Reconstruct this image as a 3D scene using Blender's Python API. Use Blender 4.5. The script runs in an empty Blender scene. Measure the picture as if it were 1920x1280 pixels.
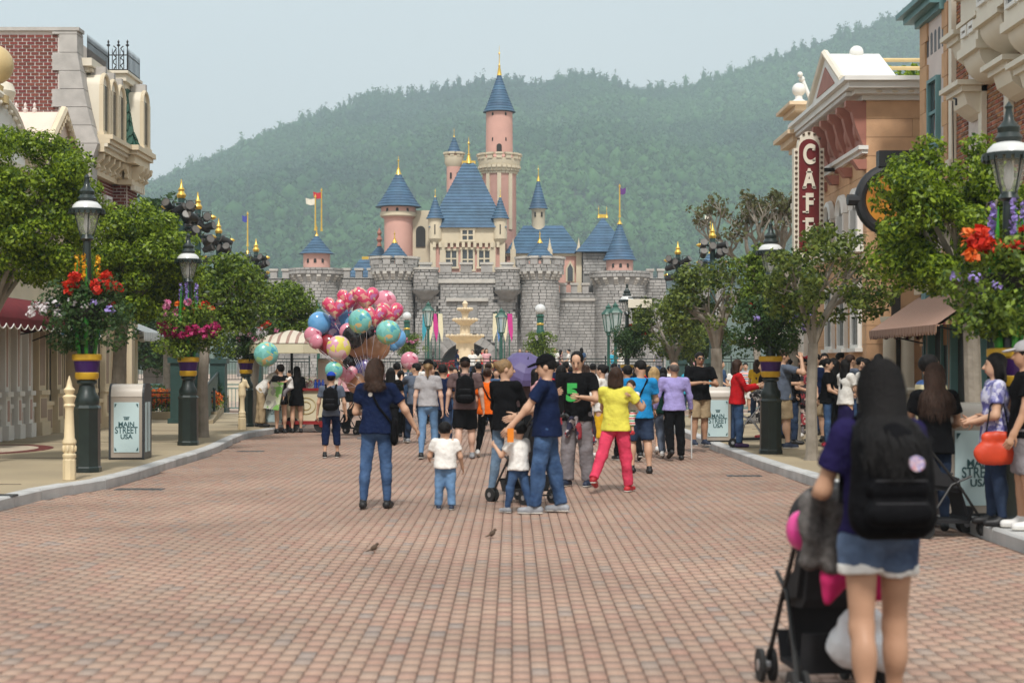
import bpy, math, random
import numpy as np
from mathutils import Vector, Matrix
R=math.radians
SC=bpy.context.scene; COL=SC.collection
random.seed(7); np.random.seed(7)
# ---------------------------------------------------------------- camera, sky, sun
F=3000.0; EYE=1.62; HZ=686.0          # focal length and horizon of a 1920 px wide frame
cd=bpy.data.cameras.new('camera'); cam=bpy.data.objects.new('camera',cd); COL.objects.link(cam)
cam.location=(0,0,EYE); cam.rotation_euler=(R(90),0,0)
cd.sensor_width=36; cd.lens=36*F/1920; cd.shift_y=(HZ-640)/1920; cd.clip_start=.1; cd.clip_end=6000
cd.dof.use_dof=True; cd.dof.focus_distance=42; cd.dof.aperture_fstop=2.7
SC.camera=cam
SUN_EL=53; SUN_AZ=180                  # degrees; compass bearing of the sun, +Y is 0
w=bpy.data.worlds.new("World"); SC.world=w; w.use_nodes=True
nt=w.node_tree; nt.nodes.clear()
out=nt.nodes.new('ShaderNodeOutputWorld'); bg=nt.nodes.new('ShaderNodeBackground')
sk=nt.nodes.new('ShaderNodeTexSky'); sk.sky_type='NISHITA'; sk.sun_disc=False
sk.sun_elevation=R(SUN_EL); sk.sun_rotation=R(SUN_AZ); sk.dust_density=5; sk.air_density=1; sk.ozone_density=1
mx=nt.nodes.new('ShaderNodeMix'); mx.data_type='RGBA'; mx.inputs[0].default_value=.92
mx.inputs[7].default_value=(9.3,9.75,9.9,1)       # the even cloud layer
tcw=nt.nodes.new('ShaderNodeTexCoord'); nw=nt.nodes.new('ShaderNodeTexNoise'); nw.inputs['Scale'].default_value=3.2; nw.inputs['Detail'].default_value=5
mpw=nt.nodes.new('ShaderNodeMapping'); mpw.inputs['Scale'].default_value=(1,1,2.6); nt.links.new(tcw.outputs['Generated'],mpw.inputs[0]); nt.links.new(mpw.outputs[0],nw.inputs['Vector'])
crw=nt.nodes.new('ShaderNodeValToRGB'); crw.color_ramp.elements[0].position=.3; crw.color_ramp.elements[1].position=.72
crw.color_ramp.elements[0].color=(9.2,9.38,9.42,1); crw.color_ramp.elements[1].color=(9.85,9.98,9.95,1); nt.links.new(nw.outputs[0],crw.inputs[0]); nt.links.new(crw.outputs[0],mx.inputs[7])
nt.links.new(sk.outputs[0],mx.inputs[6]); nt.links.new(mx.outputs[2],bg.inputs[0]); bg.inputs[1].default_value=.1
nt.links.new(bg.outputs[0],out.inputs[0])
sl=bpy.data.lights.new("sun","SUN"); sl.energy=3.2; sl.angle=R(7); sl.color=(1,.965,.91)
so=bpy.data.objects.new('sun',sl); COL.objects.link(so)
so.rotation_euler=(R(90-SUN_EL),0,R(180-SUN_AZ)); so.location=(0,-20,60)
vs=SC.view_settings; vs.view_transform='Standard'; vs.look='None'; vs.exposure=0.0; vs.gamma=1; vs.use_curve_mapping=False
cy=SC.cycles
cy.max_bounces=5; cy.diffuse_bounces=3; cy.glossy_bounces=2; cy.transmission_bounces=4; cy.transparent_max_bounces=8; cy.volume_bounces=1
cy.caustics_reflective=False; cy.caustics_refractive=False; cy.sample_clamp_indirect=4
# ---------------------------------------------------------------- helpers
def XW(px,Y): return (px-960)/F*Y
def ZW(py,Y): return EYE+(HZ-py)/F*Y
def YG(py,g=0): return (EYE-g)*F/(py-HZ)
MATS={}
def mat(name,c,rough=.7,var=.12,vs=6,bump=0,bs=60,c2=None,metal=0,spec=.4,isl=0,sss=0,coat=0,trans=0):
    """plain surface: base colour with soft noise variation (c2 = second tone), optional fine relief and a tone per piece"""
    if name in MATS: return MATS[name]
    m=bpy.data.materials.new(name); m.use_nodes=True; t=m.node_tree; N=t.nodes; L=t.links
    b=N['Principled BSDF']; b.inputs['Roughness'].default_value=rough; b.inputs['Metallic'].default_value=metal
    b.inputs['Specular IOR Level'].default_value=spec
    if coat: b.inputs['Coat Weight'].default_value=coat
    if trans: b.inputs['Transmission Weight'].default_value=trans
    tc=N.new('ShaderNodeTexCoord'); nz=N.new('ShaderNodeTexNoise'); nz.inputs['Scale'].default_value=vs; nz.inputs['Detail'].default_value=5
    L.new(tc.outputs['Object'],nz.inputs['Vector'])
    rp=N.new('ShaderNodeValToRGB'); e=rp.color_ramp.elements
    a=c2 or tuple(x*(1-var) for x in c); d=c if c2 else tuple(min(1,x*(1+var)) for x in c)
    e[0].position=.3; e[1].position=.7; e[0].color=(*a,1); e[1].color=(*d,1)
    L.new(nz.outputs[0],rp.inputs[0]); src=rp.outputs[0]
    if isl:
        g=N.new('ShaderNodeNewGeometry'); oi=N.new('ShaderNodeObjectInfo'); ad=N.new('ShaderNodeMath'); ad.operation='ADD'
        fr=N.new('ShaderNodeMath'); fr.operation='FRACT'
        L.new(g.outputs['Random Per Island'],ad.inputs[0]); L.new(oi.outputs['Random'],ad.inputs[1]); L.new(ad.outputs[0],fr.inputs[0])
        mr=N.new('ShaderNodeMapRange'); mr.inputs[3].default_value=1-isl; mr.inputs[4].default_value=1+isl
        L.new(fr.outputs[0],mr.inputs[0]); hs=N.new('ShaderNodeHueSaturation'); L.new(mr.outputs[0],hs.inputs['Value'])
        m2=N.new('ShaderNodeMapRange'); m2.inputs[3].default_value=.5-isl*.05; m2.inputs[4].default_value=.5+isl*.05
        f2=N.new('ShaderNodeMath'); f2.operation='MULTIPLY'; f2.inputs[1].default_value=7.31; f3=N.new('ShaderNodeMath'); f3.operation='FRACT'
        L.new(fr.outputs[0],f2.inputs[0]); L.new(f2.outputs[0],f3.inputs[0]); L.new(f3.outputs[0],m2.inputs[0]); L.new(m2.outputs[0],hs.inputs['Hue'])
        L.new(src,hs.inputs['Color']); src=hs.outputs[0]
    L.new(src,b.inputs['Base Color'])
    if bump:
        n2=N.new('ShaderNodeTexNoise'); n2.inputs['Scale'].default_value=bs; n2.inputs['Detail'].default_value=4
        L.new(tc.outputs['Object'],n2.inputs['Vector']); bp=N.new('ShaderNodeBump'); bp.inputs['Strength'].default_value=bump; bp.inputs['Distance'].default_value=.02
        L.new(n2.outputs[0],bp.inputs['Height']); L.new(bp.outputs[0],b.inputs['Normal'])
    MATS[name]=m; return m
def stripes(name,cols,scale,axis='X',rough=.75,dist=0,kind='BANDS'):
    """printed stripes across an object axis"""
    if name in MATS: return MATS[name]
    m=bpy.data.materials.new(name); m.use_nodes=True; t=m.node_tree; N=t.nodes; L=t.links
    b=N['Principled BSDF']; b.inputs['Roughness'].default_value=rough
    tc=N.new('ShaderNodeTexCoord'); sp=N.new('ShaderNodeSeparateXYZ'); L.new(tc.outputs['Object'],sp.inputs[0])
    mu=N.new('ShaderNodeMath'); mu.operation='MULTIPLY'; mu.inputs[1].default_value=scale; L.new(sp.outputs[axis],mu.inputs[0])
    fr=N.new('ShaderNodeMath'); fr.operation='FRACT'; L.new(mu.outputs[0],fr.inputs[0])
    rp=N.new('ShaderNodeValToRGB'); rp.color_ramp.interpolation='CONSTANT'; el=rp.color_ramp.elements
    while len(el)<len(cols): el.new(.5)
    for i,c in enumerate(cols): el[i].position=i/len(cols); el[i].color=(*c,1)
    L.new(fr.outputs[0],rp.inputs[0]); L.new(rp.outputs[0],b.inputs['Base Color']); MATS[name]=m; return m
def spots(name,cols,scale,rough=.7,coat=0,pos=None):
    """printed all-over pattern: irregular cells in several colours"""
    if name in MATS: return MATS[name]
    m=bpy.data.materials.new(name); m.use_nodes=True; t=m.node_tree; N=t.nodes; L=t.links
    b=N['Principled BSDF']; b.inputs['Roughness'].default_value=rough; b.inputs['Coat Weight'].default_value=coat
    tc=N.new('ShaderNodeTexCoord'); v=N.new('ShaderNodeTexVoronoi'); v.inputs['Scale'].default_value=scale
    nz=N.new('ShaderNodeTexNoise'); nz.inputs['Scale'].default_value=scale*.8; vm=N.new('ShaderNodeMix'); vm.data_type='RGBA'; vm.inputs[0].default_value=.12
    L.new(tc.outputs['Object'],nz.inputs['Vector']); L.new(tc.outputs['Object'],vm.inputs[6]); L.new(nz.outputs['Color'],vm.inputs[7]); L.new(vm.outputs[2],v.inputs['Vector'])
    sp=N.new('ShaderNodeSeparateColor'); L.new(v.outputs['Color'],sp.inputs[0])
    rp=N.new('ShaderNodeValToRGB'); rp.color_ramp.interpolation='CONSTANT'; el=rp.color_ramp.elements
    while len(el)<len(cols): el.new(.5)
    for i,c in enumerate(cols): el[i].position=(pos[i] if pos else i/len(cols)); el[i].color=(*c,1)
    L.new(sp.outputs[0],rp.inputs[0]); L.new(rp.outputs[0],b.inputs['Base Color']); MATS[name]=m; return m
def leafmat(name,c,c2,tr=.35,rough=.55):
    if name in MATS: return MATS[name]
    m=bpy.data.materials.new(name); m.use_nodes=True; t=m.node_tree; N=t.nodes; L=t.links
    b=N['Principled BSDF']; b.inputs['Roughness'].default_value=rough; b.inputs['Specular IOR Level'].default_value=.35
    g=N.new('ShaderNodeNewGeometry'); rp=N.new('ShaderNodeValToRGB'); e=rp.color_ramp.elements
    e[0].color=(*c,1); e[1].color=(*c2,1); L.new(g.outputs['Random Per Island'],rp.inputs[0]); L.new(rp.outputs[0],b.inputs['Base Color'])
    ts=N.new('ShaderNodeBsdfTranslucent'); L.new(rp.outputs[0],ts.inputs[0]); mxs=N.new('ShaderNodeMixShader'); mxs.inputs[0].default_value=tr
    L.new(b.outputs[0],mxs.inputs[1]); L.new(ts.outputs[0],mxs.inputs[2]); L.new(mxs.outputs[0],N['Material Output'].inputs[0]); MATS[name]=m; return m
def glassmat(name,c=(.8,.85,.85),alpha=.35,rough=.05):
    if name in MATS: return MATS[name]
    m=bpy.data.materials.new(name); m.use_nodes=True; b=m.node_tree.nodes['Principled BSDF']
    b.inputs['Base Color'].default_value=(*c,1); b.inputs['Alpha'].default_value=alpha; b.inputs['Roughness'].default_value=rough; MATS[name]=m; return m
def tag(o,label=None,cat=None,group=None,kind=None):
    if label: o['label']=label
    if cat: o['category']=cat
    if group: o['group']=group
    if kind: o['kind']=kind
    return o
def thing(name,label,cat,loc=(0,0,0),rz=0,group=None):
    o=bpy.data.objects.new(name,None); COL.objects.link(o); o.location=loc; o.rotation_euler=(0,0,rz); o.empty_display_size=.1
    return tag(o,label,cat,group)
def objm(name,me,parent=None,loc=None,rot=None,scale=None):
    o=bpy.data.objects.new(name,me); COL.objects.link(o)
    if parent: o.parent=parent
    if loc is not None: o.location=loc
    if rot is not None: o.rotation_euler=rot
    if scale is not None: o.scale=scale
    return o
def copytree(o,parent=None,**k):
    c=o.copy(); COL.objects.link(c)
    if parent: c.parent=parent
    for ch in list(o.children): copytree(ch,c)
    return c
def npmesh(name,V,Fc,m=None,smooth=False,ang=None):
    me=bpy.data.meshes.new(name); V=np.asarray(V,np.float32); Fc=np.asarray(Fc,np.int32); k=Fc.shape[1]
    me.vertices.add(len(V)); me.vertices.foreach_set('co',V.ravel()); me.loops.add(Fc.size); me.loops.foreach_set('vertex_index',Fc.ravel())
    me.polygons.add(len(Fc)); me.polygons.foreach_set('loop_start',np.arange(0,Fc.size,k,dtype=np.int32))
    if smooth: me.polygons.foreach_set('use_smooth',np.ones(len(Fc),bool))
    me.update(calc_edges=True)
    if m: me.materials.append(m)
    return me
class MB:
    """collects solids; build() links them as ONE mesh object"""
    def __init__(s): s.v=[]; s.f=[]; s.T=None
    def add(s,V,Fs):
        o=len(s.v)
        if s.T is not None: V=[tuple(s.T@Vector(p)) for p in V]
        s.v+=[tuple(p) for p in V]; s.f+=[tuple(i+o for i in q) for q in Fs]; return s
    def box(s,c,d,rz=0,tap=1):
        x,y,z=d[0]/2,d[1]/2,d[2]/2; ca,sa=math.cos(rz),math.sin(rz); V=[]
        for k,(i,j,l) in enumerate([(-1,-1,-1),(1,-1,-1),(1,1,-1),(-1,1,-1),(-1,-1,1),(1,-1,1),(1,1,1),(-1,1,1)]):
            t=tap if l>0 else 1; X,Y=i*x*t,j*y*t; V.append((c[0]+X*ca-Y*sa,c[1]+X*sa+Y*ca,c[2]+l*z))
        return s.add(V,[(0,3,2,1),(4,5,6,7),(0,1,5,4),(1,2,6,5),(2,3,7,6),(3,0,4,7)])
    def bb(s,x0,x1,y0,y1,z0,z1): return s.box(((x0+x1)/2,(y0+y1)/2,(z0+z1)/2),(abs(x1-x0),abs(y1-y0),abs(z1-z0)))
    def tube(s,pts,rs,n=8,cap=True):
        P=[Vector(p) for p in pts]; rs=rs if isinstance(rs,(list,tuple)) else [rs]*len(P); V=[]; Fs=[]; u=None
        for i,p in enumerate(P):
            d=(P[min(i+1,len(P)-1)]-P[max(i-1,0)])
            d=d.normalized() if d.length>1e-9 else Vector((0,0,1))
            if u is None: u=d.orthogonal().normalized()
            else:
                u=u-d*u.dot(d); u=u.normalized() if u.length>1e-6 else d.orthogonal().normalized()
            q=d.cross(u)
            for k in range(n):
                a=2*math.pi*k/n; V.append(p+(u*math.cos(a)+q*math.sin(a))*rs[i])
        for i in range(len(P)-1):
            for k in range(n): a=i*n+k; b=i*n+(k+1)%n; Fs.append((a,b,b+n,a+n))
        if cap: Fs.append(tuple(range(n))[::-1]); Fs.append(tuple(range(len(V)-n,len(V))))
        return s.add(V,Fs)
    def lathe(s,prof,n=16,c=(0,0,0),sy=1,cap=True,a0=0):
        V=[]; Fs=[]
        for r,z in prof:
            for k in range(n):
                a=a0+2*math.pi*k/n; V.append((c[0]+r*math.cos(a),c[1]+r*sy*math.sin(a),c[2]+z))
        for i in range(len(prof)-1):
            for k in range(n): a=i*n+k; b=i*n+(k+1)%n; Fs.append((a,b,b+n,a+n))
        if cap: Fs.append(tuple(range(n))[::-1]); Fs.append(tuple(range(len(V)-n,len(V))))
        return s.add(V,Fs)
    def sph(s,c,r,n=12,m=8):
        r=r if isinstance(r,(list,tuple)) else (r,r,r); V=[]; Fs=[]
        for i in range(m+1):
            t=math.pi*(i+.02)/(m+.04)
            for k in range(n): a=2*math.pi*k/n; V.append((c[0]+r[0]*math.sin(t)*math.cos(a),c[1]+r[1]*math.sin(t)*math.sin(a),c[2]-r[2]*math.cos(t)))
        for i in range(m):
            for k in range(n): a=i*n+k; b=i*n+(k+1)%n; Fs.append((a,b,b+n,a+n))
        return s.add(V,Fs)
    def prism(s,poly,d0,d1,ax='y'):
        """2D outline extruded along an axis: poly in (x,z) for 'y', (y,z) for 'x', (x,y) for 'z'"""
        n=len(poly); g={'y':lambda p,d:(p[0],d,p[1]),'x':lambda p,d:(d,p[0],p[1]),'z':lambda p,d:(p[0],p[1],d)}[ax]
        V=[g(p,d0) for p in poly]+[g(p,d1) for p in poly]
        ar=sum(poly[i][0]*poly[(i+1)%n][1]-poly[(i+1)%n][0]*poly[i][1] for i in range(n))
        Fs=[tuple(range(n)),tuple(range(2*n-1,n-1,-1))]+[((i+1)%n,i,i+n,(i+1)%n+n) for i in range(n)]
        flip=(ar>0)==((d1>d0)==(ax!='y'))
        if flip: Fs=[q[::-1] for q in Fs]
        return s.add(V,Fs)
    def build(s,name,m=None,parent=None,smooth=35,loc=None,rot=None,kind=None):
        me=bpy.data.meshes.new(name); me.from_pydata(s.v,[],s.f); me.update()
        if smooth:
            me.polygons.foreach_set('use_smooth',[True]*len(me.polygons)); me.set_sharp_from_angle(angle=R(smooth))
        if m: me.materials.append(m)
        o=objm(name,me,parent,loc,rot)
        if kind: o['kind']=kind
        return o
def textmesh(body,size,depth=.004,bold=0.0,name='lettering',sx=1):
    cu=bpy.data.curves.new('t','FONT'); cu.body=body; cu.size=size; cu.extrude=depth/2; cu.align_x='CENTER'; cu.align_y='CENTER'; cu.offset=bold
    o=bpy.data.objects.new('t',cu); COL.objects.link(o)
    me=bpy.data.meshes.new_from_object(o.evaluated_get(bpy.context.evaluated_depsgraph_get())); bpy.data.objects.remove(o); bpy.data.curves.remove(cu)
    me.transform(Matrix.Diagonal((sx,1,1,1))); me.name=name; return me
# ---------------------------------------------------------------- blended solids (distance field -> one continuous skin)
def nets(D,org,h):
    S=D<0; n=D.shape; c=np.zeros((n[0]-1,n[1]-1,n[2]-1),np.int8); CR=[(i,j,k) for i in (0,1) for j in (0,1) for k in (0,1)]
    for i,j,k in CR: c+=S[i:n[0]-1+i,j:n[1]-1+j,k:n[2]-1+k]
    act=(c>0)&(c<8); idx=-np.ones(act.shape,np.int32); I=np.argwhere(act); idx[act]=np.arange(len(I))
    val={q:D[I[:,0]+q[0],I[:,1]+q[1],I[:,2]+q[2]] for q in CR}; acc=np.zeros((len(I),3)); cnt=np.zeros(len(I))
    for a in CR:
        for ax in range(3):
            if a[ax]: continue
            b=list(a); b[ax]=1; va,vb=val[a],val[tuple(b)]; m=(va<0)!=(vb<0); t=va[m]/(va[m]-vb[m]); p=np.tile(np.array(a,float),(m.sum(),1)); p[:,ax]+=t; acc[m]+=p; cnt[m]+=1
    V=np.asarray(org)+h*(I+acc/cnt[:,None]); Q=[]
    for ax in range(3):
        s0=[slice(1,-1)]*3; s1=[slice(1,-1)]*3; s0[ax]=slice(0,-1); s1[ax]=slice(1,None)
        A=S[tuple(s0)]; B=S[tuple(s1)]; E=np.argwhere(A!=B); fl=A[tuple(E.T)]; E=E+1; E[:,ax]-=1
        u,v=(ax+1)%3,(ax+2)%3; q=[]
        for du,dv in ((-1,-1),(0,-1),(0,0),(-1,0)):
            G=E.copy(); G[:,u]+=du; G[:,v]+=dv; q.append(idx[tuple(G.T)])
        q=np.stack(q,1); q[~fl]=q[~fl][:,::-1]; Q.append(q)
    Q=np.concatenate(Q); return V,Q[(Q>=0).all(1)]
class SDF:
    def __init__(s,k=.03): s.p=[]; s.k=k; s.cuts=[]; s.fold=0; s.ph=random.uniform(0,9); s.pl=[]
    def cap(s,a,b,ra,rb=None,sq=None,flat=False,k=None):
        s.p.append((0,np.array(a,float),np.array(b,float),ra,ra if rb is None else rb,sq,flat,s.k if k is None else k)); return s
    def ell(s,c,r,M=None,k=None):
        s.p.append((1,np.array(c,float),np.array(r,float),None if M is None else np.array(M,float),0,0,0,s.k if k is None else k)); return s
    def cut(s,c,r,M=None): s.cuts.append((np.array(c,float),np.array(r,float),None if M is None else np.array(M,float))); return s
    def plane(s,p,n): s.pl.append((np.array(p,float),np.array(n,float))); return s     # keeps the side against n
    def mesh(s,h):
        lo=np.full(3,1e9); hi=-lo; bx=[]
        for q in s.p:
            if q[0]==0:
                r=max(q[3],q[4]); a=np.minimum(q[1],q[2])-r; b=np.maximum(q[1],q[2])+r
            else: r=q[2].max(); a=q[1]-r; b=q[1]+r
            bx.append((a,b)); lo=np.minimum(lo,a); hi=np.maximum(hi,b)
        lo-=3*h; n=np.ceil((hi+3*h-lo)/h).astype(int)+1; D=np.full(n,.2,np.float32); X=[lo[i]+h*np.arange(n[i]) for i in range(3)]
        for q,(a,b) in zip(s.p,bx):
            k=q[7]; mg=k+2.5*h+s.fold; i0=np.maximum(0,((a-mg-lo)/h).astype(int)); i1=np.minimum(n,np.ceil((b+mg-lo)/h).astype(int)+1)
            sl=tuple(slice(i0[i],i1[i]) for i in range(3)); P=np.stack(np.meshgrid(*[X[i][sl[i]] for i in range(3)],indexing='ij'),-1)
            if q[0]==0:
                pa=P-q[1]; ab=q[2]-q[1]; LL=max(ab@ab,1e-9)
                if q[5] is not None: u,f=np.array(q[5][0]),q[5][1]; g=(1/f-1); pa=pa+(pa@u)[...,None]*u*g
                t=np.clip(pa@ab/LL,0,1); d=np.sqrt(((pa-t[...,None]*ab)**2).sum(-1))-(q[3]+(q[4]-q[3])*t)
                if q[6]: d=np.maximum(d,((P-q[2])@ab)/math.sqrt(LL))
            else:
                pa=P-q[1]
                if q[3] is not None: pa=pa@q[3]
                e=np.sqrt(((pa/q[2])**2).sum(-1)); d=(e-1)*q[2].min()
            o=D[sl]; hh=np.clip(.5+.5*(o-d)/k,0,1); D[sl]=o*(1-hh)+d*hh-k*hh*(1-hh)
        if s.fold:
            G=np.meshgrid(*X,indexing='ij',sparse=True); f=s.ph
            D+=(s.fold*(np.sin(G[0]*31+G[2]*17+f+2*np.sin(G[1]*13+f))*.5+np.sin(G[1]*37-G[2]*23+2*f+1.5*np.sin(G[0]*19))*.5+np.sin(G[2]*41+G[0]*21+f*3)*.3+np.sin(G[2]*95+G[0]*40+2.2*np.sin(G[0]*33+G[1]*29+f))*.16+np.sin(G[0]*88-G[2]*61+1.7*np.sin(G[2]*27+f))*.12)).astype(np.float32)
        for c,r,M in s.cuts:
            P=np.stack(np.meshgrid(*X,indexing='ij'),-1)-c
            if M is not None: P=P@M
            D=np.maximum(D,-((np.sqrt(((P/r)**2).sum(-1))-1)*r.min()))
        for p,nn in s.pl:
            G=np.meshgrid(*X,indexing='ij',sparse=True); D=np.maximum(D,(G[0]-p[0])*nn[0]+(G[1]-p[1])*nn[1]+(G[2]-p[2])*nn[2])
        return nets(D,lo,h)
    def obj(s,name,h,m,parent=None):
        V,Q=s.mesh(h); return objm(name,npmesh(name,V,Q,m,True),parent)
# ================================================================ setting: ground, road, kerbs, pavements, hills, haze
def sheet(name,pts,z,m,kind='structure'):
    mb=MB(); mb.add([(x,y,z) for x,y in pts],[tuple(range(len(pts)))]); o=mb.build(name,m,smooth=0); o['kind']=kind; return o
M_ground=mat('ground',(.11,.11,.07),.95,.3,.05)
sheet('ground',[(-2280,-50),(2280,-50),(2280,3180),(-2280,3180)],-.06,M_ground)
M_mortar=mat('mortar',(.13,.085,.065),.95,.3,3)
M_conc=mat('pavement_concrete',(.40,.325,.21),.85,.16,.55,.25,90,c2=(.30,.245,.165))
M_plaza=mat('plaza_paving',(.38,.29,.23),.85,.2,.8,.2,40)
LK=[(-6.1,1),(-6.05,9),(-5.9,15),(-5.76,18),(-5.66,19.8),(-5.36,21.5),(-5.40,25),(-5.5,29.5),(-5.82,33.5),(-5.93,36.3),(-5.70,38.6),(-5.6,43),(-6.6,48),(-10,52),(-16,55)]
RK=[(4.7,1),(4.6,10),(4.45,13.9),(4.44,16.3),(4.26,18.5),(4.07,22.2),(3.92,26.7),(3.89,31.6),(3.95,35.7),(4.0,43),(5.0,48),(8.5,52),(14,55)]
def resample(P,step):
    P=[Vector(p) for p in P]; 
    # smooth once, then walk
    Q=[]
    for i in range(len(P)-1):
        p0,p1,p2,p3=P[max(i-1,0)],P[i],P[i+1],P[min(i+2,len(P)-1)]
        for k in range(12):
            t=k/12; Q.append(.5*((2*p1)+(p2-p0)*t+(2*p0-5*p1+4*p2-p3)*t*t+(3*p1-p0-3*p2+p3)*t**3))
    Q.append(P[-1]); out=[Q[0]]; acc=0
    for a,b in zip(Q,Q[1:]):
        d=(b-a).length
        while acc+d>=step:
            t=(step-acc)/d; a=a.lerp(b,t); out.append(a); d=(b-a).length; acc=0
        acc+=d
    return out
LP=resample(LK,.92); RP=resample(RK,.92); KH=.13
def xat(P,y):
    for a,b in zip(P,P[1:]):
        if a.y<=y<=b.y: return a.x+(b.x-a.x)*(y-a.y)/(b.y-a.y+1e-9)
    return P[0].x if y<P[0].y else P[-1].x
# road bed and bricks (long side along the street, running bond)
road=sheet('road',[(-20,-3),(16,-3),(16,58),(-20,58)],-.009,M_mortar)
m=bpy.data.materials.new('paving_brick'); m.use_nodes=True; MATS['paving_brick']=m
N=m.node_tree.nodes; L=m.node_tree.links; b=N['Principled BSDF']; b.inputs['Roughness'].default_value=.72; b.inputs['Specular IOR Level'].default_value=.35
g=N.new('ShaderNodeNewGeometry'); oi=N.new('ShaderNodeObjectInfo'); ad=N.new('ShaderNodeMath'); ad.operation='ADD'; fr=N.new('ShaderNodeMath'); fr.operation='FRACT'
L.new(g.outputs['Random Per Island'],ad.inputs[0]); L.new(oi.outputs['Random'],ad.inputs[1]); L.new(ad.outputs[0],fr.inputs[0])
rp=N.new('ShaderNodeValToRGB'); el=rp.color_ramp.elements
TONES=[(0, (0.3586, 0.2294, 0.1744)), (0.16, (0.3797, 0.2555, 0.1915)), (0.34, (0.3497, 0.2178, 0.1658)), (0.48, (0.3707, 0.2555, 0.1915)), (0.62, (0.3466, 0.2439, 0.1858)), (0.74, (0.3557, 0.212, 0.1629)), (0.86, (0.3827, 0.2613, 0.1972)), (0.94, (0.3226, 0.2439, 0.1972)), (1, (0.2956, 0.2323, 0.2001))]
while len(el)<len(TONES): el.new(.5)
for e_,(p_,c_) in zip(el,TONES): e_.position=p_; e_.color=(*c_,1)
L.new(fr.outputs[0],rp.inputs[0])
tc=N.new('ShaderNodeTexCoord'); nz=N.new('ShaderNodeTexNoise'); nz.inputs['Scale'].default_value=.45; nz.inputs['Detail'].default_value=6; L.new(g.outputs['Position'],nz.inputs['Vector'])
mr=N.new('ShaderNodeMapRange'); mr.inputs[1].default_value=.3; mr.inputs[2].default_value=.7; mr.inputs[3].default_value=.78; mr.inputs[4].default_value=1.14; L.new(nz.outputs[0],mr.inputs[0])
n3=N.new('ShaderNodeTexNoise'); n3.inputs['Scale'].default_value=70; L.new(g.outputs['Position'],n3.inputs['Vector'])
m3=N.new('ShaderNodeMapRange'); m3.inputs[3].default_value=.85; m3.inputs[4].default_value=1.15; L.new(n3.outputs[0],m3.inputs[0])
mm=N.new('ShaderNodeMath'); mm.operation='MULTIPLY'; L.new(mr.outputs[0],mm.inputs[0]); L.new(m3.outputs[0],mm.inputs[1])
hs=N.new('ShaderNodeHueSaturation'); L.new(mm.outputs[0],hs.inputs['Value']); L.new(rp.outputs[0],hs.inputs['Color']); L.new(hs.outputs[0],b.inputs['Base Color'])
BF=np.array([[4,5,6,7],[0,1,5,4],[1,2,6,5],[2,3,7,6],[3,0,4,7]])
def brickgeo(w,l,gx,gy):
    a=np.array([[-.5,-.5],[.5,-.5],[.5,.5],[-.5,.5]]); V=np.zeros((8,3)); V[:4,:2]=a*[w-gx,l-gy]; V[4:,:2]=a*[w-gx-.004,l-gy-.0015]; V[:4,2]=-.012; return V
def cellset(w,l,y0,y1):
    out=[]; 
    for i in range(-180,150):
        x=(i+.5)*w
        for j in range(int(y0/l),int(y1/l)):
            y=(j+(.5 if i%2 else 0))*l
            if y<9.5 and abs(x)>.34*y+.5: continue
            if xat(LP,y)+.02<x-w/2+.03 and x+w/2-.03<xat(RP,y)-.02: out.append((x,y))
    return np.array(out)
BW,BL=.1,.2
rng=np.random.RandomState(3); BV=brickgeo(BW,BL,.0085,.002); bm_=npmesh('brick',BV,BF,m)
cells=cellset(BW,BL,7.4,57); vis=(np.abs(cells[:,0])<.318*cells[:,1])&(cells[:,1]>8.2)
order=np.argsort(np.where(vis,cells[:,1],1e6)); near=order[:300]; rest=order[300:]
for q in near: objm('brick',bm_,road,loc=(cells[q,0],cells[q,1],rng.uniform(-.0015,.0015)),rot=(rng.uniform(-.004,.004),rng.uniform(-.006,.006),0))
def laid(C,V0):
    V=V0[None]+np.stack([C[:,0],C[:,1],rng.uniform(-.0015,.0015,len(C))],1)[:,None,:]; V[:,:,2]+=(V0[None,:,0]*rng.uniform(-.01,.01,(len(C),1)))
    o=objm('brick_paving',npmesh('brick_paving',V.reshape(-1,3),(BF[None]+8*np.arange(len(C))[:,None,None]).reshape(-1,4),m),road); o['kind']='stuff'
laid(cells[rest],BV)
# kerbs
M_kerb=mat('kerb_stone',(.46,.46,.45),.8,.14,3,.3,50,isl=.13)
KW=.2
def kerb(P,side,name):
    pts=[Vector((p.x,p.y)) for p in P]; nr=[]
    for i in range(len(pts)):
        t=(pts[min(i+1,len(pts)-1)]-pts[max(i-1,0)]).normalized(); nr.append(Vector((-t.y,t.x))*side)
    root=thing(name,None,None); root['kind']='structure'
    for i in range(len(pts)-1):
        g_=.006; a=pts[i].lerp(pts[i+1],g_); b_=pts[i].lerp(pts[i+1],1-g_); na,nb=nr[i],nr[i+1]; A=a+na*KW; B=b_+nb*KW; mb=MB(); h=KH+random.uniform(-.004,.004); ch=.02
        rows=[(a,b_,-.05),(a,b_,h-ch),(a+na*ch,b_+nb*ch,h),(A,B,h),(A,B,-.05)]
        V=[]; 
        for p,q,z in rows: V+=[(p.x,p.y,z),(q.x,q.y,z)]
        Fs=[(2*k,2*k+1,2*k+3,2*k+2) for k in range(4)]+[(0,2,4,6,8),(9,7,5,3,1)]
        if side>0: Fs=[f[::-1] for f in Fs]
        mb.add(V,Fs); mb.build('kerb_stone',M_kerb,root,smooth=0)
    return [p+n*KW for p,n in zip(pts,nr)]
LO=kerb(LP,1,'kerb'); RO=kerb(RP,-1,'kerb')
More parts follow.
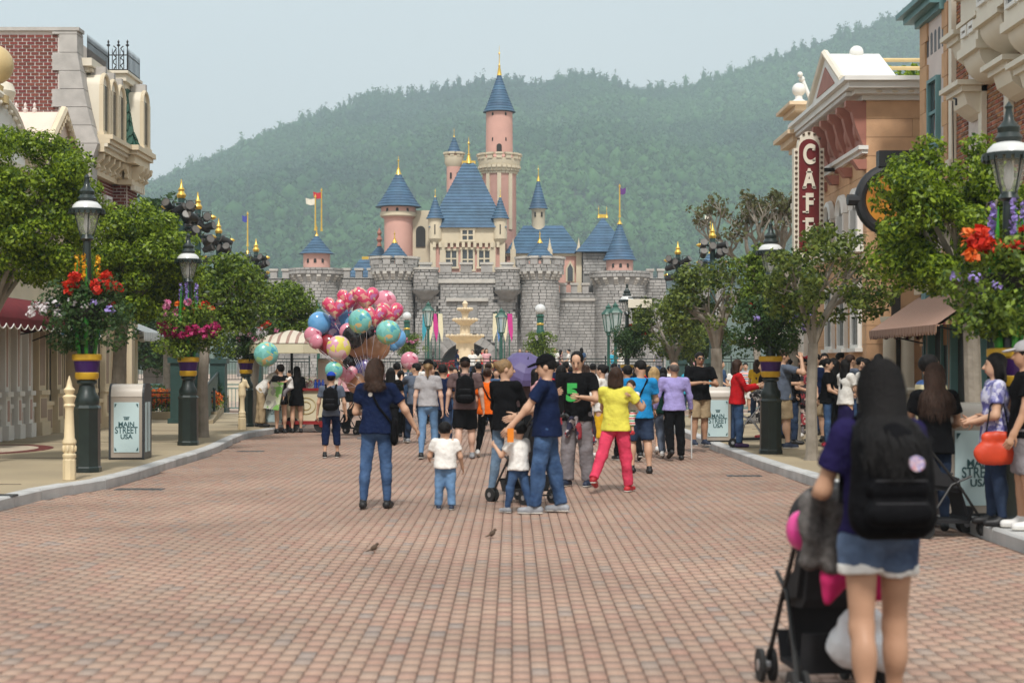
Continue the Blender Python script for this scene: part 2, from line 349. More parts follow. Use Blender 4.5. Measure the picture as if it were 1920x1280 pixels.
# pavements
sheet('pavement',[(p.x,p.y) for p in LO]+[(-40,55),(-40,1)],KH-.004,M_conc)
sheet('pavement',([(p.x,p.y) for p in RO]+[(40,55),(40,1)])[::-1],KH-.004,M_conc)
M_joint=mat('joint',(.12,.1,.08),.95); 
o=MB()
for Y in (14,20.2,26,31.5,37,42.5,48): o.box((-9.5,Y,KH+.0),(6.6,.02,.006)); o.box((9.2,Y+1,KH),(7,.02,.006))
o=o.build('expansion_joint',M_joint,smooth=0); o['kind']='structure'
# plaza round the fountain, the raised terrace before the castle
sheet('plaza',[(-60,58),(60,58),(60,74),(-60,74)],-.008,M_plaza)
mb=MB(); mb.bb(-60,60,74,150,-.05,.85); o=mb.build('terrace',M_plaza,smooth=0); o['kind']='structure'
mb=MB(); mb.bb(-60,60,73.75,74.02,-.05,.92); o=mb.build('terrace_kerb',mat('pale_stone',(.55,.5,.4),.8,.12,4),smooth=0); o['kind']='structure'
# hills
SIL=[(-700,640),(-200,560),(100,500),(250,440),(300,365),(345,312),(400,292),(440,272),(500,246),(560,220),(640,200),(700,178),(780,176),(850,160),(940,140),(1000,154),(1060,134),(1100,130),(1160,152),(1200,160),(1280,155),(1350,136),(1420,112),(1500,86),(1560,66),(1640,38),(1720,6),(1900,-50),(2300,-150),(2900,-220)]
RY=620.0; SX=np.array([(p-960)/F*RY for p,_ in SIL]); SZ=np.array([EYE+(HZ-q)/F*RY-5.0 for _,q in SIL])
def nz2(x,y,s):
    return (np.sin(x*.021+1.3*np.sin(y*.013+s))+np.sin(y*.027-x*.011+2*s)+.6*np.sin(x*.06+y*.035+s*3)+.4*np.sin(x*.11-y*.09+s))/3
def hz(x,y):
    r=np.interp(x,SX,SZ); t=np.clip((y-250)/(RY-250),0,1); b=np.clip((y-RY)/350,0,1)
    return r*(t**.92)*(1-.55*b)+nz2(x,y,1.7)*7*np.sin(np.pi*np.clip(t,0,1))*(1-b)-1.0
KH_=3.2
gx=np.arange(-640,661,13.0); gy=np.arange(240,960,13.0); GX,GY=np.meshgrid(gx,gy,indexing='ij'); GZ=hz(GX,GY)
V=np.stack([GX,GY,GZ],-1).reshape(-1,3); a=np.arange(len(gx)*len(gy)).reshape(len(gx),len(gy))
Q=np.stack([a[:-1,:-1],a[1:,:-1],a[1:,1:],a[:-1,1:]],-1).reshape(-1,4)
o=objm('hill',npmesh('hill',V*KH_,Q,mat('hill_soil',(.05,.07,.03),.95,.3,.02),True)); o['kind']='structure'
# the wood on the hill: one mass of crowns
bmx=bmesh_=None
import bmesh
def ico(n):
    bm=bmesh.new(); bmesh.ops.create_icosphere(bm,subdivisions=n,radius=1); bm.verts.ensure_lookup_table()
    v=np.array([q.co[:] for q in bm.verts]); f=np.array([[p.index for p in q.verts] for q in bm.faces]); bm.free(); return v,f
IV,IF=ico(1)
rs=np.random.RandomState(5)
n=60000
x=rs.uniform(-260,290,n); y=250+(RY+6-250)*rs.rand(n)**.8
k=(np.abs(x+5)<.345*y+6)&(y>300); P=np.stack([x[k],y[k]],1)
seen=set(); keep=np.zeros(len(P),bool)
for i,(a_,b_) in enumerate(P):
    s_=2.35 if b_>390 else 2.75; c_=(int(a_//s_),int(b_//s_),s_)
    if c_ not in seen: seen.add(c_); keep[i]=True
P=P[keep]; rad=rs.uniform(1.15,2.0,len(P))*np.where(rs.rand(len(P))<.07,1.4,1)*np.where(P[:,1]<390,1.15,1)
xr=rs.uniform(-150,300,700); P=np.concatenate([P,np.stack([xr,RY+rs.uniform(-6,6,700)],1)]); rad=np.concatenate([rad,rs.uniform(1.0,2.4,700)])
Z=hz(P[:,0],P[:,1]); S=np.stack([rad,rad,rad*rs.uniform(.9,1.4,len(P))],1)
sp=(P[:,1]>RY-10)&(rs.rand(len(P))<.2); S[sp]*=[.55,.55,1.8]
sp=(P[:,1]>RY-14)&(P[:,0]>-66)&(P[:,0]<-20)&(rs.rand(len(P))<.6); S[sp]*=[.5,.5,1.9]
S[:,2]=np.minimum(S[:,2],4.8)
K=46
core=IV[None]*S[:,None,:]*.8*(1+rs.uniform(-.2,.2,(len(P),12,1)))
th=rs.uniform(0,2*np.pi,(len(P),K)); ph=np.arccos(rs.uniform(-.45,1,(len(P),K)))
dr=np.stack([np.sin(ph)*np.cos(th),np.sin(ph)*np.sin(th),np.cos(ph)],-1)
ce=dr*S[:,None,:]*rs.uniform(.72,1.12,(len(P),K,1))
tr=ce[:,:,None,:]+rs.normal(0,.22,(len(P),K,3,3))*np.minimum(rad,1.8)[:,None,None,None]
W=np.concatenate([core,tr.reshape(len(P),K*3,3)],1); W[:,:,0]+=P[:,None,0]; W[:,:,1]+=P[:,None,1]; W[:,:,2]+=(Z+S[:,2]*.75)[:,None]
FT=np.concatenate([IF,12+np.arange(K*3).reshape(K,3)]); nv=12+K*3
Q=FT[None]+nv*np.arange(len(P))[:,None,None]
fm=npmesh('forest',W.reshape(-1,3)*KH_,Q.reshape(-1,3))
at=fm.attributes.new('tone','FLOAT','POINT'); at.data.foreach_set('value',np.repeat(np.clip(.45*rs.rand(len(P))+.55*(.5+1.3*nz2(P[:,0]*1.6,P[:,1]*1.4,.4)),0,1),nv).astype(np.float32))  # random tone per crown; broad dark patches paint in gully shading
fmat=mat('forest_leaf',(.1,.1,.1),.85,spec=.15); N=fmat.node_tree.nodes; L=fmat.node_tree.links; an=N.new('ShaderNodeAttribute'); an.attribute_name='tone'
rp=N.new('ShaderNodeValToRGB'); e=rp.color_ramp.elements; e[0].color=(.016,.058,.024,1); e[1].color=(.075,.17,.05,1); L.new(an.outputs['Fac'],rp.inputs[0]); L.new(rp.outputs[0],N['Principled BSDF'].inputs['Base Color'])
fm.materials.append(fmat); o=objm('forest',fm); o['kind']='stuff'
print('crowns',len(P),'bricks',len(cells))
# the misty air
mb=MB(); mb.bb(-2290,2290,-55,3190,-1.5,900); hm=bpy.data.materials.new('haze'); hm.use_nodes=True; t=hm.node_tree; t.nodes.clear()
ou=t.nodes.new('ShaderNodeOutputMaterial'); pv=t.nodes.new('ShaderNodeVolumePrincipled'); pv.inputs['Color'].default_value=(.74,.90,1,1); pv.inputs['Density'].default_value=.00037; pv.inputs['Anisotropy'].default_value=0
t.links.new(pv.outputs[0],ou.inputs['Volume']); o=mb.build('haze',hm,smooth=0); o['kind']='stuff'
# ================================================================ buildings along the street
M_cream=mat('cream_paint',(.66,.56,.40),.55,.06,2); M_creamd=mat('dark_cream_paint',(.56,.46,.32),.55,.06,2)  # M_creamd is a second, darker cream paint
M_white=mat('white_paint',(.76,.75,.71),.5,.05,2); M_ivory=mat('ivory_paint',(.72,.66,.54),.5,.05,2)
M_taupe=mat('taupe_paint',(.34,.25,.19),.6,.1,3); M_pink=mat('pink_paint',(.66,.57,.53),.65,.05,2)
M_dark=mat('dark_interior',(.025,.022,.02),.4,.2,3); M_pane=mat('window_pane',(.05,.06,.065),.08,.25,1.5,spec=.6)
M_brickL=mat('red_brick',(.17,.045,.035),.85,.15,9,.3,60,isl=.22); M_grout=mat('grout',(.62,.56,.52),.9,.08,9)
M_grey=mat('grey_render_stone',(.43,.41,.385),.85,.12,4,.3,40,isl=.05)
M_green=mat('green_shingle',(.022,.085,.06),.6,.2,6,isl=.25); M_iron=mat('black_iron',(.015,.016,.018),.45,.2,9)
M_tan=mat('tan_stone',(.58,.355,.20),.85,.12,2.5,.3,35,isl=.06); M_terra=mat('terracotta_paint',(.36,.15,.11),.6,.1,4)
M_teal=mat('teal_paint',(.12,.25,.26),.5,.08,4); M_gold=mat('gold_paint',(.62,.40,.09),.35,.12,6,metal=.55); M_straw=mat('straw_paint',(.60,.45,.22),.45,.08,4)
M_brickR=mat('orange_brick',(.30,.12,.06),.85,.2,9,.2,60,isl=.45)
def part(par,name,m,fn,smooth=35,kind=None):
    mb=MB(); fn(mb); return mb.build(name,m,par,smooth,kind=kind)
def boxp(par,name,m,x0,x1,y0,y1,z0,z1,**k): return part(par,name,m,lambda b:b.bb(x0,x1,y0,y1,z0,z1),smooth=0,**k)
def moulding(b,x0,x1,y0,y1,z,steps):
    """stack of slabs: steps=(height, overhang)"""
    for h,o in steps: b.bb(x0-o,x1+o,y0-o,y1+o,z,z+h); z+=h-.002
def rowbricks(par,m,x0,x1,z0,z1,y,L,H,name='brick',limit=300,th=.02,face='y'):
    """real bricks proud of a grout bed, running bond; the highest ones separate, the rest joined"""
    B=[]; z=z1-H; r=0
    while z>=z0-.001:
        x=x0-(L/2 if r%2 else 0)
        while x<x1-.01:
            a,b=max(x,x0),min(x+L,x1)
            if b-a>.03: B.append((a,b,z))
            x+=L
        z-=H; r+=1
    cache={}; g=.024; rest=MB()
    for i,(a,b,z) in enumerate(B):
        dz=random.uniform(-.004,.004)
        if i<limit:
            k=round(b-a,3)
            if k not in cache:
                q=MB()
                q.box((0,0,0),(k-g,th,H-g) if face=='y' else (th,k-g,H-g)); o=q.build(name,m,par,0); cache[k]=o.data
            else: o=objm(name,cache[k],par)
            o.location=((a+b)/2,y+dz,z+H/2) if face=='y' else (y+dz,(a+b)/2,z+H/2)
        else:
            if face=='y': rest.box(((a+b)/2,y+dz,z+H/2),(b-a-g,th,H-g))
            else: rest.box((y+dz,(a+b)/2,z+H/2),(th,b-a-g,H-g))
    if rest.v: o=rest.build(name+'work',m,par,0); o['kind']='stuff'
def window(par,x,y0,y1,z0,z1,side,fm,arch=False,rail=True,d=.08,name='window'):
    """sash window in a wall whose face is the plane X=x and looks towards side*X: frame proud, pane set back"""
    b=MB(); f=.07; s=side
    for (a0,a1,c0,c1) in ((y0,y0+f,z0,z1),(y1-f,y1,z0,z1),(y0+f,y1-f,z1-f,z1),(y0+f,y1-f,z0,z0+f)): b.bb(x-s*.05,x+s*d,a0,a1,c0,c1)
    if rail: zc=(z0+z1)/2; b.bb(x-s*.04,x+s*d*.7,y0+f,y1-f,zc-.03,zc+.03)
    o=b.build(name,fm,par,0); q=MB(); q.bb(x-s*.04,x+s*.015,y0+f,y1-f,z0+f,z1-f); q.build('pane',M_pane,o,0); q=MB(); q.bb(x-s*.03,x+s*(d+.07),y0-.06,y1+.06,z0-.08,z0-.002); q.build('sill',fm,o,0); return o
def scallop_valance(b,x,y0,y1,z,n,h,th=.02,ax='x'):
    pts=[(y0,z)]; 
    w_=(y1-y0)/n
    for i in range(n):
        for k in range(1,7):
            t=k/6; pts.append((y0+w_*(i+t),z-h*.55-h*.45*math.sin(math.pi*t)))
    pts.append((y1,z)); b.prism(pts,x-th/2,x+th/2,ax)
# ---------------------------------------------------------------- cream shop, near left
SH=thing('shop_building','cream shop front with white arched parapet and small gabled pediment under the tall brick gable','building'); FX=-10.3
boxp(SH,'wall',M_cream,-15,FX,20,36.95,.1,5.5)
part(SH,'cornice',M_ivory,lambda b:[moulding(b,-12,FX,19.5,36.7,5.2,[(.12,.06),(.1,.2),(.14,.4),(.1,.48)])]+[b.bb(FX+.06,FX+.3,20+.22*i,20.11+.22*i,5.06,5.19) for i in range(76)])
def arch(b,y0,y1,z0,h,xa,xb,n=16):
    b.prism([(y0,z0)]+[((y0+y1)/2-(y1-y0)/2*math.cos(math.pi*i/n),z0+h*math.sin(math.pi*i/n)+.25) for i in range(n+1)]+[(y1,z0)],xa,xb,'x')
part(SH,'arched_parapet',M_white,lambda b:arch(b,28.6,32.7,5.6,1.0,-13,-9.95))
part(SH,'arch_trim',M_ivory,lambda b:[b.tube([(-9.93,30.65-1.98*math.cos(math.pi*i/18),5.9+.98*math.sin(math.pi*i/18)) for i in range(19)],.09,8)]+[b.sph((-9.86,30.65-1.75*math.cos(math.pi*(i+.5)/16),5.9+.8*math.sin(math.pi*(i+.5)/16)),.05,8,6) for i in range(16)])
part(SH,'pediment',mat('pale_pink_paint',(.68,.55,.46),.55,.05,2),lambda b:b.prism([(33.3,5.6),(33.3,5.95),(34.85,7.15),(36.4,5.95),(36.4,5.6)],-12.5,-9.8,'x'))
def rake(b):
    for s in (-1,1):
        p0=Vector((-9.76,34.85,7.2)); p1=Vector((-9.76,34.85+s*1.7,5.88)); b.tube([p0,p1],.09,6)
        for i in range(13): q=p0.lerp(p1,(i+.7)/14); b.box((-9.7,q.y,q.z-.13),(.09,.07,.08))
part(SH,'pediment_trim',M_cream,rake)
part(SH,'pediment_vent',M_iron,lambda b:[b.bb(-9.79,-9.74,34.5+.14*i,34.56+.14*i,6.1,6.5) for i in range(6)]+[b.bb(-9.8,-9.75,34.45,35.3,6.04,6.1)])
part(SH,'roof_scroll',M_cream,lambda b:[b.tube([(-10.1,33.2-.2*i,5.8+.55*abs(math.sin(i*1.1))) for i in range(4)],[.3,.22,.3,.2],8)])
part(SH,'roof_cresting',M_pink,lambda b:[b.lathe([(.04,0),(.06,.08),(.02,.12),(.035,.18),(.005,.24)],6,(-10.4-.2*i,34.85,7.12)) for i in range(9)])
part(SH,'urn',M_ivory,lambda b:b.lathe([(.26,0),(.26,.12),(.12,.2),(.1,.3),(.3,.45),(.36,.62),(.3,.78),(.12,.86),(.16,.94),(.05,1.06),(.01,1.2)],16,(-10.6,33.0,6.65)))
part(SH,'ball_finial',M_straw,lambda b:(b.lathe([(.3,0),(.3,.15),(.17,.2),(.2,.34),(.1,.4)],16,(-10.1,31.15,6.72)),b.sph((-10.1,31.15,7.48),.39,20,14)))
# ground floor of the shop: pilasters, panelled piers, dark recesses
def front(par,x,y0,bays,side,pm,bm,pn):
    """shop front: bays of (pilaster width, recess width)"""
    y=y0
    for pw,rw in bays:
        part(par,'pilaster',pm,lambda b:(b.bb(x,x+side*.22,y,y+pw,.12,.42),b.bb(x,x+side*.16,y+.03,y+pw-.03,.42,1.0),b.bb(x,x+side*.21,y,y+pw,1.0,1.1),b.bb(x,x+side*.13,y+.05,y+pw-.05,1.1,2.75),b.bb(x,x+side*.2,y,y+pw,2.75,3.0)),0)
        part(par,'pilaster_panel',bm,lambda b:(b.bb(x,x+side*.165,y+.1,y+pw-.1,.5,.92),b.bb(x,x+side*.135,y+.13,y+pw-.13,1.2,2.6)),0)
        y+=pw
        w=part(par,'shop_window',pm,lambda b:(b.bb(x-side*.05,x+side*.05,y,y+rw,.12,.75),b.bb(x-side*.04,x+side*.09,y,y+rw,.75,.84),b.bb(x-side*.04,x+side*.08,y,y+rw,2.6,2.75),b.bb(x-side*.03,x+side*.07,y+rw/2-.03,y+rw/2+.03,.84,2.6)),0)
        part(w,'pane',pn,lambda b:b.bb(x-side*.03,x+side*.012,y+.002,y+rw-.002,.84,2.6),0)
        part(w,'riser_panel',bm,lambda b:b.bb(x,x+side*.066,y+.1,y+rw-.1,.25,.66),0)
        y+=rw
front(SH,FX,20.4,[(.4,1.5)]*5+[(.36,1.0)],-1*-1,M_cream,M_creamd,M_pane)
front(SH,FX,31.3,[(.34,.42)]*4,1,M_white,mat('dusty_pink_paint',(.50,.33,.28),.6,.06,3),M_taupe)
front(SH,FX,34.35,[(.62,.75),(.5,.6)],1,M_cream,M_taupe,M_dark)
# ---------------------------------------------------------------- brick corner building with mansard roof
BB=thing('brick_building','tall red brick building with green shingled mansard roof, cream dormers and iron cresting','building')
Y0,XF=37.0,-9.9
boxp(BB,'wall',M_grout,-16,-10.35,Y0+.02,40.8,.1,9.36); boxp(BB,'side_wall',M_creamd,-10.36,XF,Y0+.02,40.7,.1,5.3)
rowbricks(BB,M_brickL,-12.4,-10.5,5.4,9.28,Y0+.012,.195,.0795)
prof=lambda zs:[]
quo=[]; z=5.5
while z<9.3:
    h=.42 if z<8.9 else 9.36-z; t=(z-6.6)/2.3; xo=-9.45-.6*min(1,max(0,t))**.6 if z>6.6 else -9.72
    xo2=-9.45-.6*min(1,max(0,(z+h-6.6)/2.3))**.6 if z+h>6.6 else -9.72
    xi=-10.62 if len(quo)%2 else -10.46; quo.append((xi,xo,xo2,z,h)); z+=h
for xi,xo,xo2,z,h in quo:
    part(BB,'quoin_stone',M_grey,lambda b:b.prism([(xi,z+.006),(xo,z+.006),(xo2,z+h-.006),(xi,z+h-.006)],Y0-.04,Y0+.5,'y'),0)
part(BB,'coping',M_grey,lambda b:b.bb(-16,-10.0,Y0-.06,Y0+.42,9.36,9.44),0)
# street wall of brick, bay wall of brick facing the camera
part(BB,'upper_wall',M_grout,lambda b:(b.bb(-10.36,XF,Y0+.05,39.7,3.2,6.58),b.bb(-10.36,-9.55,39.7,40.75,3.2,6.58)),0)
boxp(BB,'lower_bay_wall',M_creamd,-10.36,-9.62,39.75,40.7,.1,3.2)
def rb(x0,x1,z0,z1,y,f):
    o=MB(); H=.0795; L=.195; z=z1-H; r=0
    while z>z0:
        x=x0-(L/2 if r%2 else 0)
        while x<x1-.02:
            a,b=max(x,x0),min(x+L,x1)
            if f=='y': o.box(((a+b)/2,y,z+H/2),(b-a-.024,.018,H-.024))
            else: o.box((y,(a+b)/2,z+H/2),(.018,b-a-.024,H-.024))
            x+=L
        z-=H; r+=1
    q=o.build('brickwork',M_brickL,BB,0); q['kind']='stuff'
rb(-9.9,-9.56,3.3,6.1,39.69,'y'); rb(37.5,39.65,3.3,6.1,XF+.005,'x'); rb(39.72,40.7,3.3,6.1,-9.545,'x')
for y0 in (37.7,38.7): window(BB,XF+.02,y0,y0+.55,4.1,5.75,1,M_white)
window(BB,-9.53,40.0,40.5,4.1,5.75,1,M_white)
def frz(b):
    b.bb(-10.3,XF+.08,Y0+.1,39.72,6.150,6.600); b.bb(-10.3,-9.45,39.6,40.8,6.150,6.600)
    b.bb(-10.3,XF+.16,Y0+.1,39.72,6.100,6.230); b.bb(-10.3,-9.38,39.5,40.85,6.100,6.230)
    b.bb(-10.3,XF+.42,Y0+.2,39.5,6.600,6.800); b.bb(-10.3,XF+.55,Y0+.2,39.4,6.798,6.900); b.bb(-10.3,XF+.62,Y0+.2,39.3,6.898,7.000)
    b.bb(-10.3,-9.26,39.28,40.9,6.602,6.800); b.bb(-10.3,-9.18,39.16,40.95,6.798,6.900); b.bb(-10.3,-9.12,39.08,41.0,6.898,7.020)
part(BB,'frieze',M_cream,frz,0)
def brk(b,x,y,s): b.prism([(x,6.583),(x+.3*s,6.583),(x+.28*s,6.454),(x+.16*s,6.353),(x+.2*s,6.266),(x+.02*s,6.180),(x,6.180)],y-.07,y+.07,'y')
for y in (37.4,37.9,38.4,38.9,39.3): part(BB,'bracket',M_cream,lambda b:brk(b,XF+.08,y,1),0)
for y in (39.85,40.3,40.7): part(BB,'bracket',M_cream,lambda b:brk(b,-9.45,y,1),0)
for i in range(3): part(BB,'bracket',M_cream,lambda b:b.prism([(39.6,6.583),(39.3,6.583),(39.32,6.454),(39.44,6.353),(39.4,6.266),(39.58,6.180),(39.6,6.180)],-9.85+.15*i,-9.77+.15*i,'x'),0)
part(BB,'dentils',M_ivory,lambda b:[b.bb(XF+.1,XF+.18,37.2+.12*i,37.27+.12*i,6.230,6.310) for i in range(20)]+[b.bb(XF+.42,XF+.5,37.2+.1*i,37.25+.1*i,6.720,6.800) for i in range(21)]+[b.bb(-9.44,-9.34,39.6+.2*i,39.72+.2*i,5.970,6.100) for i in range(6)],0)
# mansard slopes
part(BB,'roof',M_green,lambda b:(b.prism([(-10.4,6.97),(-9.62,6.97),(-9.92,7.4),(-10.05,8.55),(-10.4,8.55)],Y0+.3,39.9,'y'),b.prism([(-10.4,6.98),(-9.3,6.98),(-9.5,7.6),(-9.66,8.6),(-10.4,8.6)],39.7,40.75,'y')),0)
def shingle(x,y,z,tilt,rz):
    return (x,y,z,tilt,rz)
sb=MB(); w_,h_=.2,.26
sb.prism([(-w_/2,0)]+[(w_/2*math.cos(math.pi*(1+i/6)),-h_*.55+w_*.5*math.sin(math.pi*(1+i/6))) for i in range(7)][::1]+[(w_/2,0)],-.012,.012,'y')
sh=sb.build('shingle',M_green,BB,0); first=True
for r in range(14):
    z=7.22+r*.11; t=(z-6.98)/1.65
    for i in range(4):
        x=-10.0+.2*i+(.1 if r%2 else 0); lim=-9.34-.32*min(1,t)**.7
        if x>lim: continue
        o=sh if first else objm('shingle',sh.data,BB); first=False
        o.location=(x,39.66+.0*t+.02*random.random(),z); o.rotation_euler=(R(-9),0,0)
for r in range(14):
    z=7.22+r*.11; t=min(1,(z-6.98)/.7)
    for i in range(4):
        y=39.85+.2*i+(.1 if r%2 else 0); xx=np.interp(z,[6.98,7.6,8.6],[-9.3,-9.5,-9.66])+.025
        o=objm('shingle',sh.data,BB,loc=(xx,y,z),rot=(R(-12 if z>7.5 else -24),0,R(90)))
def dormer(y,x1,z0):
    d=part(BB,'dormer',M_ivory,lambda b:b.prism([(y-.34,z0),(y-.34,z0+1.1)]+[(y-.34*math.cos(math.pi*i/10),z0+1.1+.3*math.sin(math.pi*i/10)) for i in range(1,10)]+[(y+.34,z0+1.1),(y+.34,z0)],x1-.75,x1,'x'),40)
    part(d,'trim',M_cream,lambda b:([b.tube([(x1+.02,y-.33*math.cos(math.pi*i/12),z0+1.1+.3*math.sin(math.pi*i/12)) for i in range(13)],.05,6)],b.bb(x1-.02,x1+.07,y-.38,y-.24,z0,z0+1.1),b.bb(x1-.02,x1+.07,y+.24,y+.38,z0,z0+1.1),b.bb(x1-.1,x1+.1,y-.42,y+.42,z0-.1,z0)))
    part(d,'pane',M_pane,lambda b:b.bb(x1-.03,x1+.012,y-.24,y+.24,z0+.1,z0+1.15),0)
    part(d,'keystone',M_grey,lambda b:b.bb(x1-.3,x1+.05,y-.08,y+.08,z0+1.38,z0+1.58),0)
for y in (37.75,38.55,39.3): dormer(y,-9.62,7.08)
dormer(40.25,-9.25,7.1)
part(BB,'upper_cornice',M_ivory,lambda b:(b.bb(-10.5,-9.92,Y0+.4,39.6,8.5,8.62),b.bb(-10.5,-9.8,Y0+.3,39.5,8.618,8.8),b.bb(-10.5,-9.6,39.5,40.8,8.502,8.64),b.bb(-10.5,-9.5,39.4,40.85,8.638,8.82),b.bb(-10.5,-9.44,39.32,40.9,8.818,8.88),[b.bb(-9.92,-9.84,Y0+.5+.11*i,Y0+.56+.11*i,8.52,8.6) for i in range(19)]),0)
def crest(par,p0,p1,z,n):
    P0,P1=Vector(p0),Vector(p1); q=part(par,'iron_cresting',M_iron,lambda b:(b.tube([(*P0,z+.06),(*P1,z+.06)],.014,5),b.tube([(*P0,z+.42),(*P1,z+.42)],.014,5),[b.tube([(*P0.lerp(P1,i/n),z),(*P0.lerp(P1,i/n),z+.5),(*P0.lerp(P1,i/n),z+.6)],[.011,.011,.001],5) for i in range(n+1)]))
crest(BB,(-9.95,37.5),(-9.95,39.5),8.8,20); crest(BB,(-9.5,39.5),(-9.5,40.8),8.88,10); crest(BB,(-9.95,39.46),(-9.48,39.46),8.86,5)
part(BB,'cresting_scroll',M_iron,lambda b:[b.tube([(-9.7+s*(.03+.1*abs(math.cos(a*.9))),39.44,8.9+.06*a) for a in range(11)],.014,5) for s in (-1,1)]+[b.lathe([(.012,0),(.012,.62),(.05,.66),(.012,.7),(.03,.74),(.001,.8)],6,(x,39.44,8.86)) for x in (-9.95,-9.7,-9.48)])
front(BB,XF,37.0,[(.5,.9),(.5,.55)],1,M_cream,M_taupe,M_dark); front(BB,-9.6,39.8,[(.3,.6)],1,M_cream,M_taupe,M_dark)
# awnings on the left
def awning(name,label,m,x0,x1,y0,y1,zt,zb,val,nsc,trim,curve=True):
    t=thing(name,label,'awning',(x0,(y0+y1)/2,zb)); n=8 if curve else 1
    pr=[(x0+(x1-x0)*math.sin(math.pi/2*i/n),zb+(zt-zb)*math.cos(math.pi/2*i/n)) for i in range(n+1)]
    lx,ly=x0,(y0+y1)/2
    o=part(t,'canopy',m,lambda b:b.prism([(p[0]-lx,p[1]-zb) for p in pr]+[(p[0]-lx-(.03 if x1>x0 else -.03),p[1]-zb-.03) for p in pr[::-1]],y0-ly,y1-ly,'y'))
    for e in (y0+.012,y1-.012): part(t,'end_panel',m,lambda b:b.prism([(p[0]-lx,p[1]-zb) for p in pr]+[(0,0)],e-ly-.012,e-ly+.012,'y'),0)
    part(t,'valance',m,lambda b:scallop_valance(b,x1-lx,y0-ly,y1-ly,.0,nsc,val),0)
    part(t,'end_valance',m,lambda b:scallop_valance(b,y1-ly-.02,min(0,x1-lx),max(0,x1-lx),0,max(2,nsc//5),val,ax='y'),0)
    if trim:
        def tr(b):
            w2=(y1-y0)/nsc; pts=[]
            for i in range(nsc):
                for k in range(7): pts.append((x1-lx+.012,y0-ly+w2*(i+k/6),-val*.55-val*.45*math.sin(math.pi*k/6)))
            b.tube(pts,.014,4)
        part(t,'piping',trim,tr)
    for e in (y0+.1,y1-.1): part(t,'support_arm',M_iron,lambda b:b.tube([(0,e-ly,-.25),(x1-lx,e-ly,-.02)],.015,5))
    return t
M_red=mat('burgundy_canvas',(.15,.012,.018),.8,.18,5,.2,30); M_blue=mat('blue_canvas',(.02,.10,.17),.8,.15,5,.2,30)
awning('awning','dark red rounded awning with white scalloped edge over the cream shop front','a' and M_red,-10.3,-9.15,27.2,33.2,3.0,2.5,.2,14,M_white)
awning('awning','small blue scalloped awning beyond the dark red one',M_blue,-10.1,-9.5,33.6,36.9,2.72,2.4,.16,9,M_white)
M_wst=stripes('white_grey_stripe',[(.72,.72,.70),(.72,.72,.70),(.50,.52,.52)],5,'Y')
t=awning('awning','white fringed awning on cream posts at the far end of the brick building',M_wst,-11,-9.5,41.3,43.6,3.1,2.5,.24,22,None,False)
for y in (41.5,43.4): part(t,'post',M_cream,lambda b:b.lathe([(.16,-2.37),(.16,-2.2),(.11,-2.15),(.1,-.2),(.15,-.1),(.15,0)],14,(.75,y-42.45,0)))
# ---------------------------------------------------------------- right: tan stone building
TB=thing('stone_building','tan stone building with white cornice, red brown brackets and small white gable','building'); TX,TY=7.35,33.2
boxp(TB,'wall',mat('tan_joint',(.40,.24,.14),.9,.1,4),TX+.02,14,TY+.02,39.4,.1,7.2)
z=.12; r=0
while z<7.05:
    h=.39; x=TX; xs=[TX,TX+.95+.4*(r%2),TX+2.6-.4*(r%2),TX+4.2]
    for a,b_ in zip(xs,xs[1:]): part(TB,'stone',M_tan,lambda b:b.bb(a+(.004 if a>TX else 0),b_-.004,TY-.02,TY+.1,z+.005,z+h-.005),0)
    for a,b_ in ((TY+.1,34.6),(34.6,36.3),(36.3,38.1),(38.1,39.4)): part(TB,'stone',M_tan,lambda b:b.bb(TX,TX+.1,a+.004,b_-.004,z+.005,z+h-.005),0)
    z+=h; r+=1
part(TB,'cornice',M_white,lambda b:([b.bb(TX-o,14,TY-o,39.4,7.12+zz,7.12+zz+h) for o,zz,h in ((.1,0,.1),(.3,.098,.1),(.46,.196,.14),(.56,.334,.09))],[b.bb(TX-.42,TX-.3,TY+.12*i,TY+.06+.12*i,7.22,7.3) for i in range(50)]),0)
part(TB,'cornice_stud',M_ivory,lambda b:[b.sph((TX+.2+.33*i,TY-.31,7.27),(.07,.03,.03),8,5) for i in range(12)])
part(TB,'string_course',M_white,lambda b:(b.bb(TX-.1,TX+.02,TY-.08,39.4,6.02,6.1),b.bb(TX-.18,TX+.02,TY-.12,39.4,6.098,6.18)),0)
part(TB,'attic_band',M_terra,lambda b:b.bb(TX-.05,TX+.02,TY-.005,39.3,6.2,7.1),0)
for y in (33.3,34.2,35.1,36,36.9,37.8): part(TB,'bracket',M_terra,lambda b:b.prism([(TX-.04,7.12),(TX-.42,7.12),(TX-.42,7.0),(TX-.3,6.9),(TX-.22,6.6),(TX-.14,6.4),(TX-.06,6.2),(TX-.04,6.2)],y-.1,y+.1,'y'),0)
for y in (33.75,34.65,35.55,36.45,37.35): part(TB,'attic_shell',M_terra,lambda b:b.sph((TX-.06,y,6.62),(.1,.22,.26),12,8))
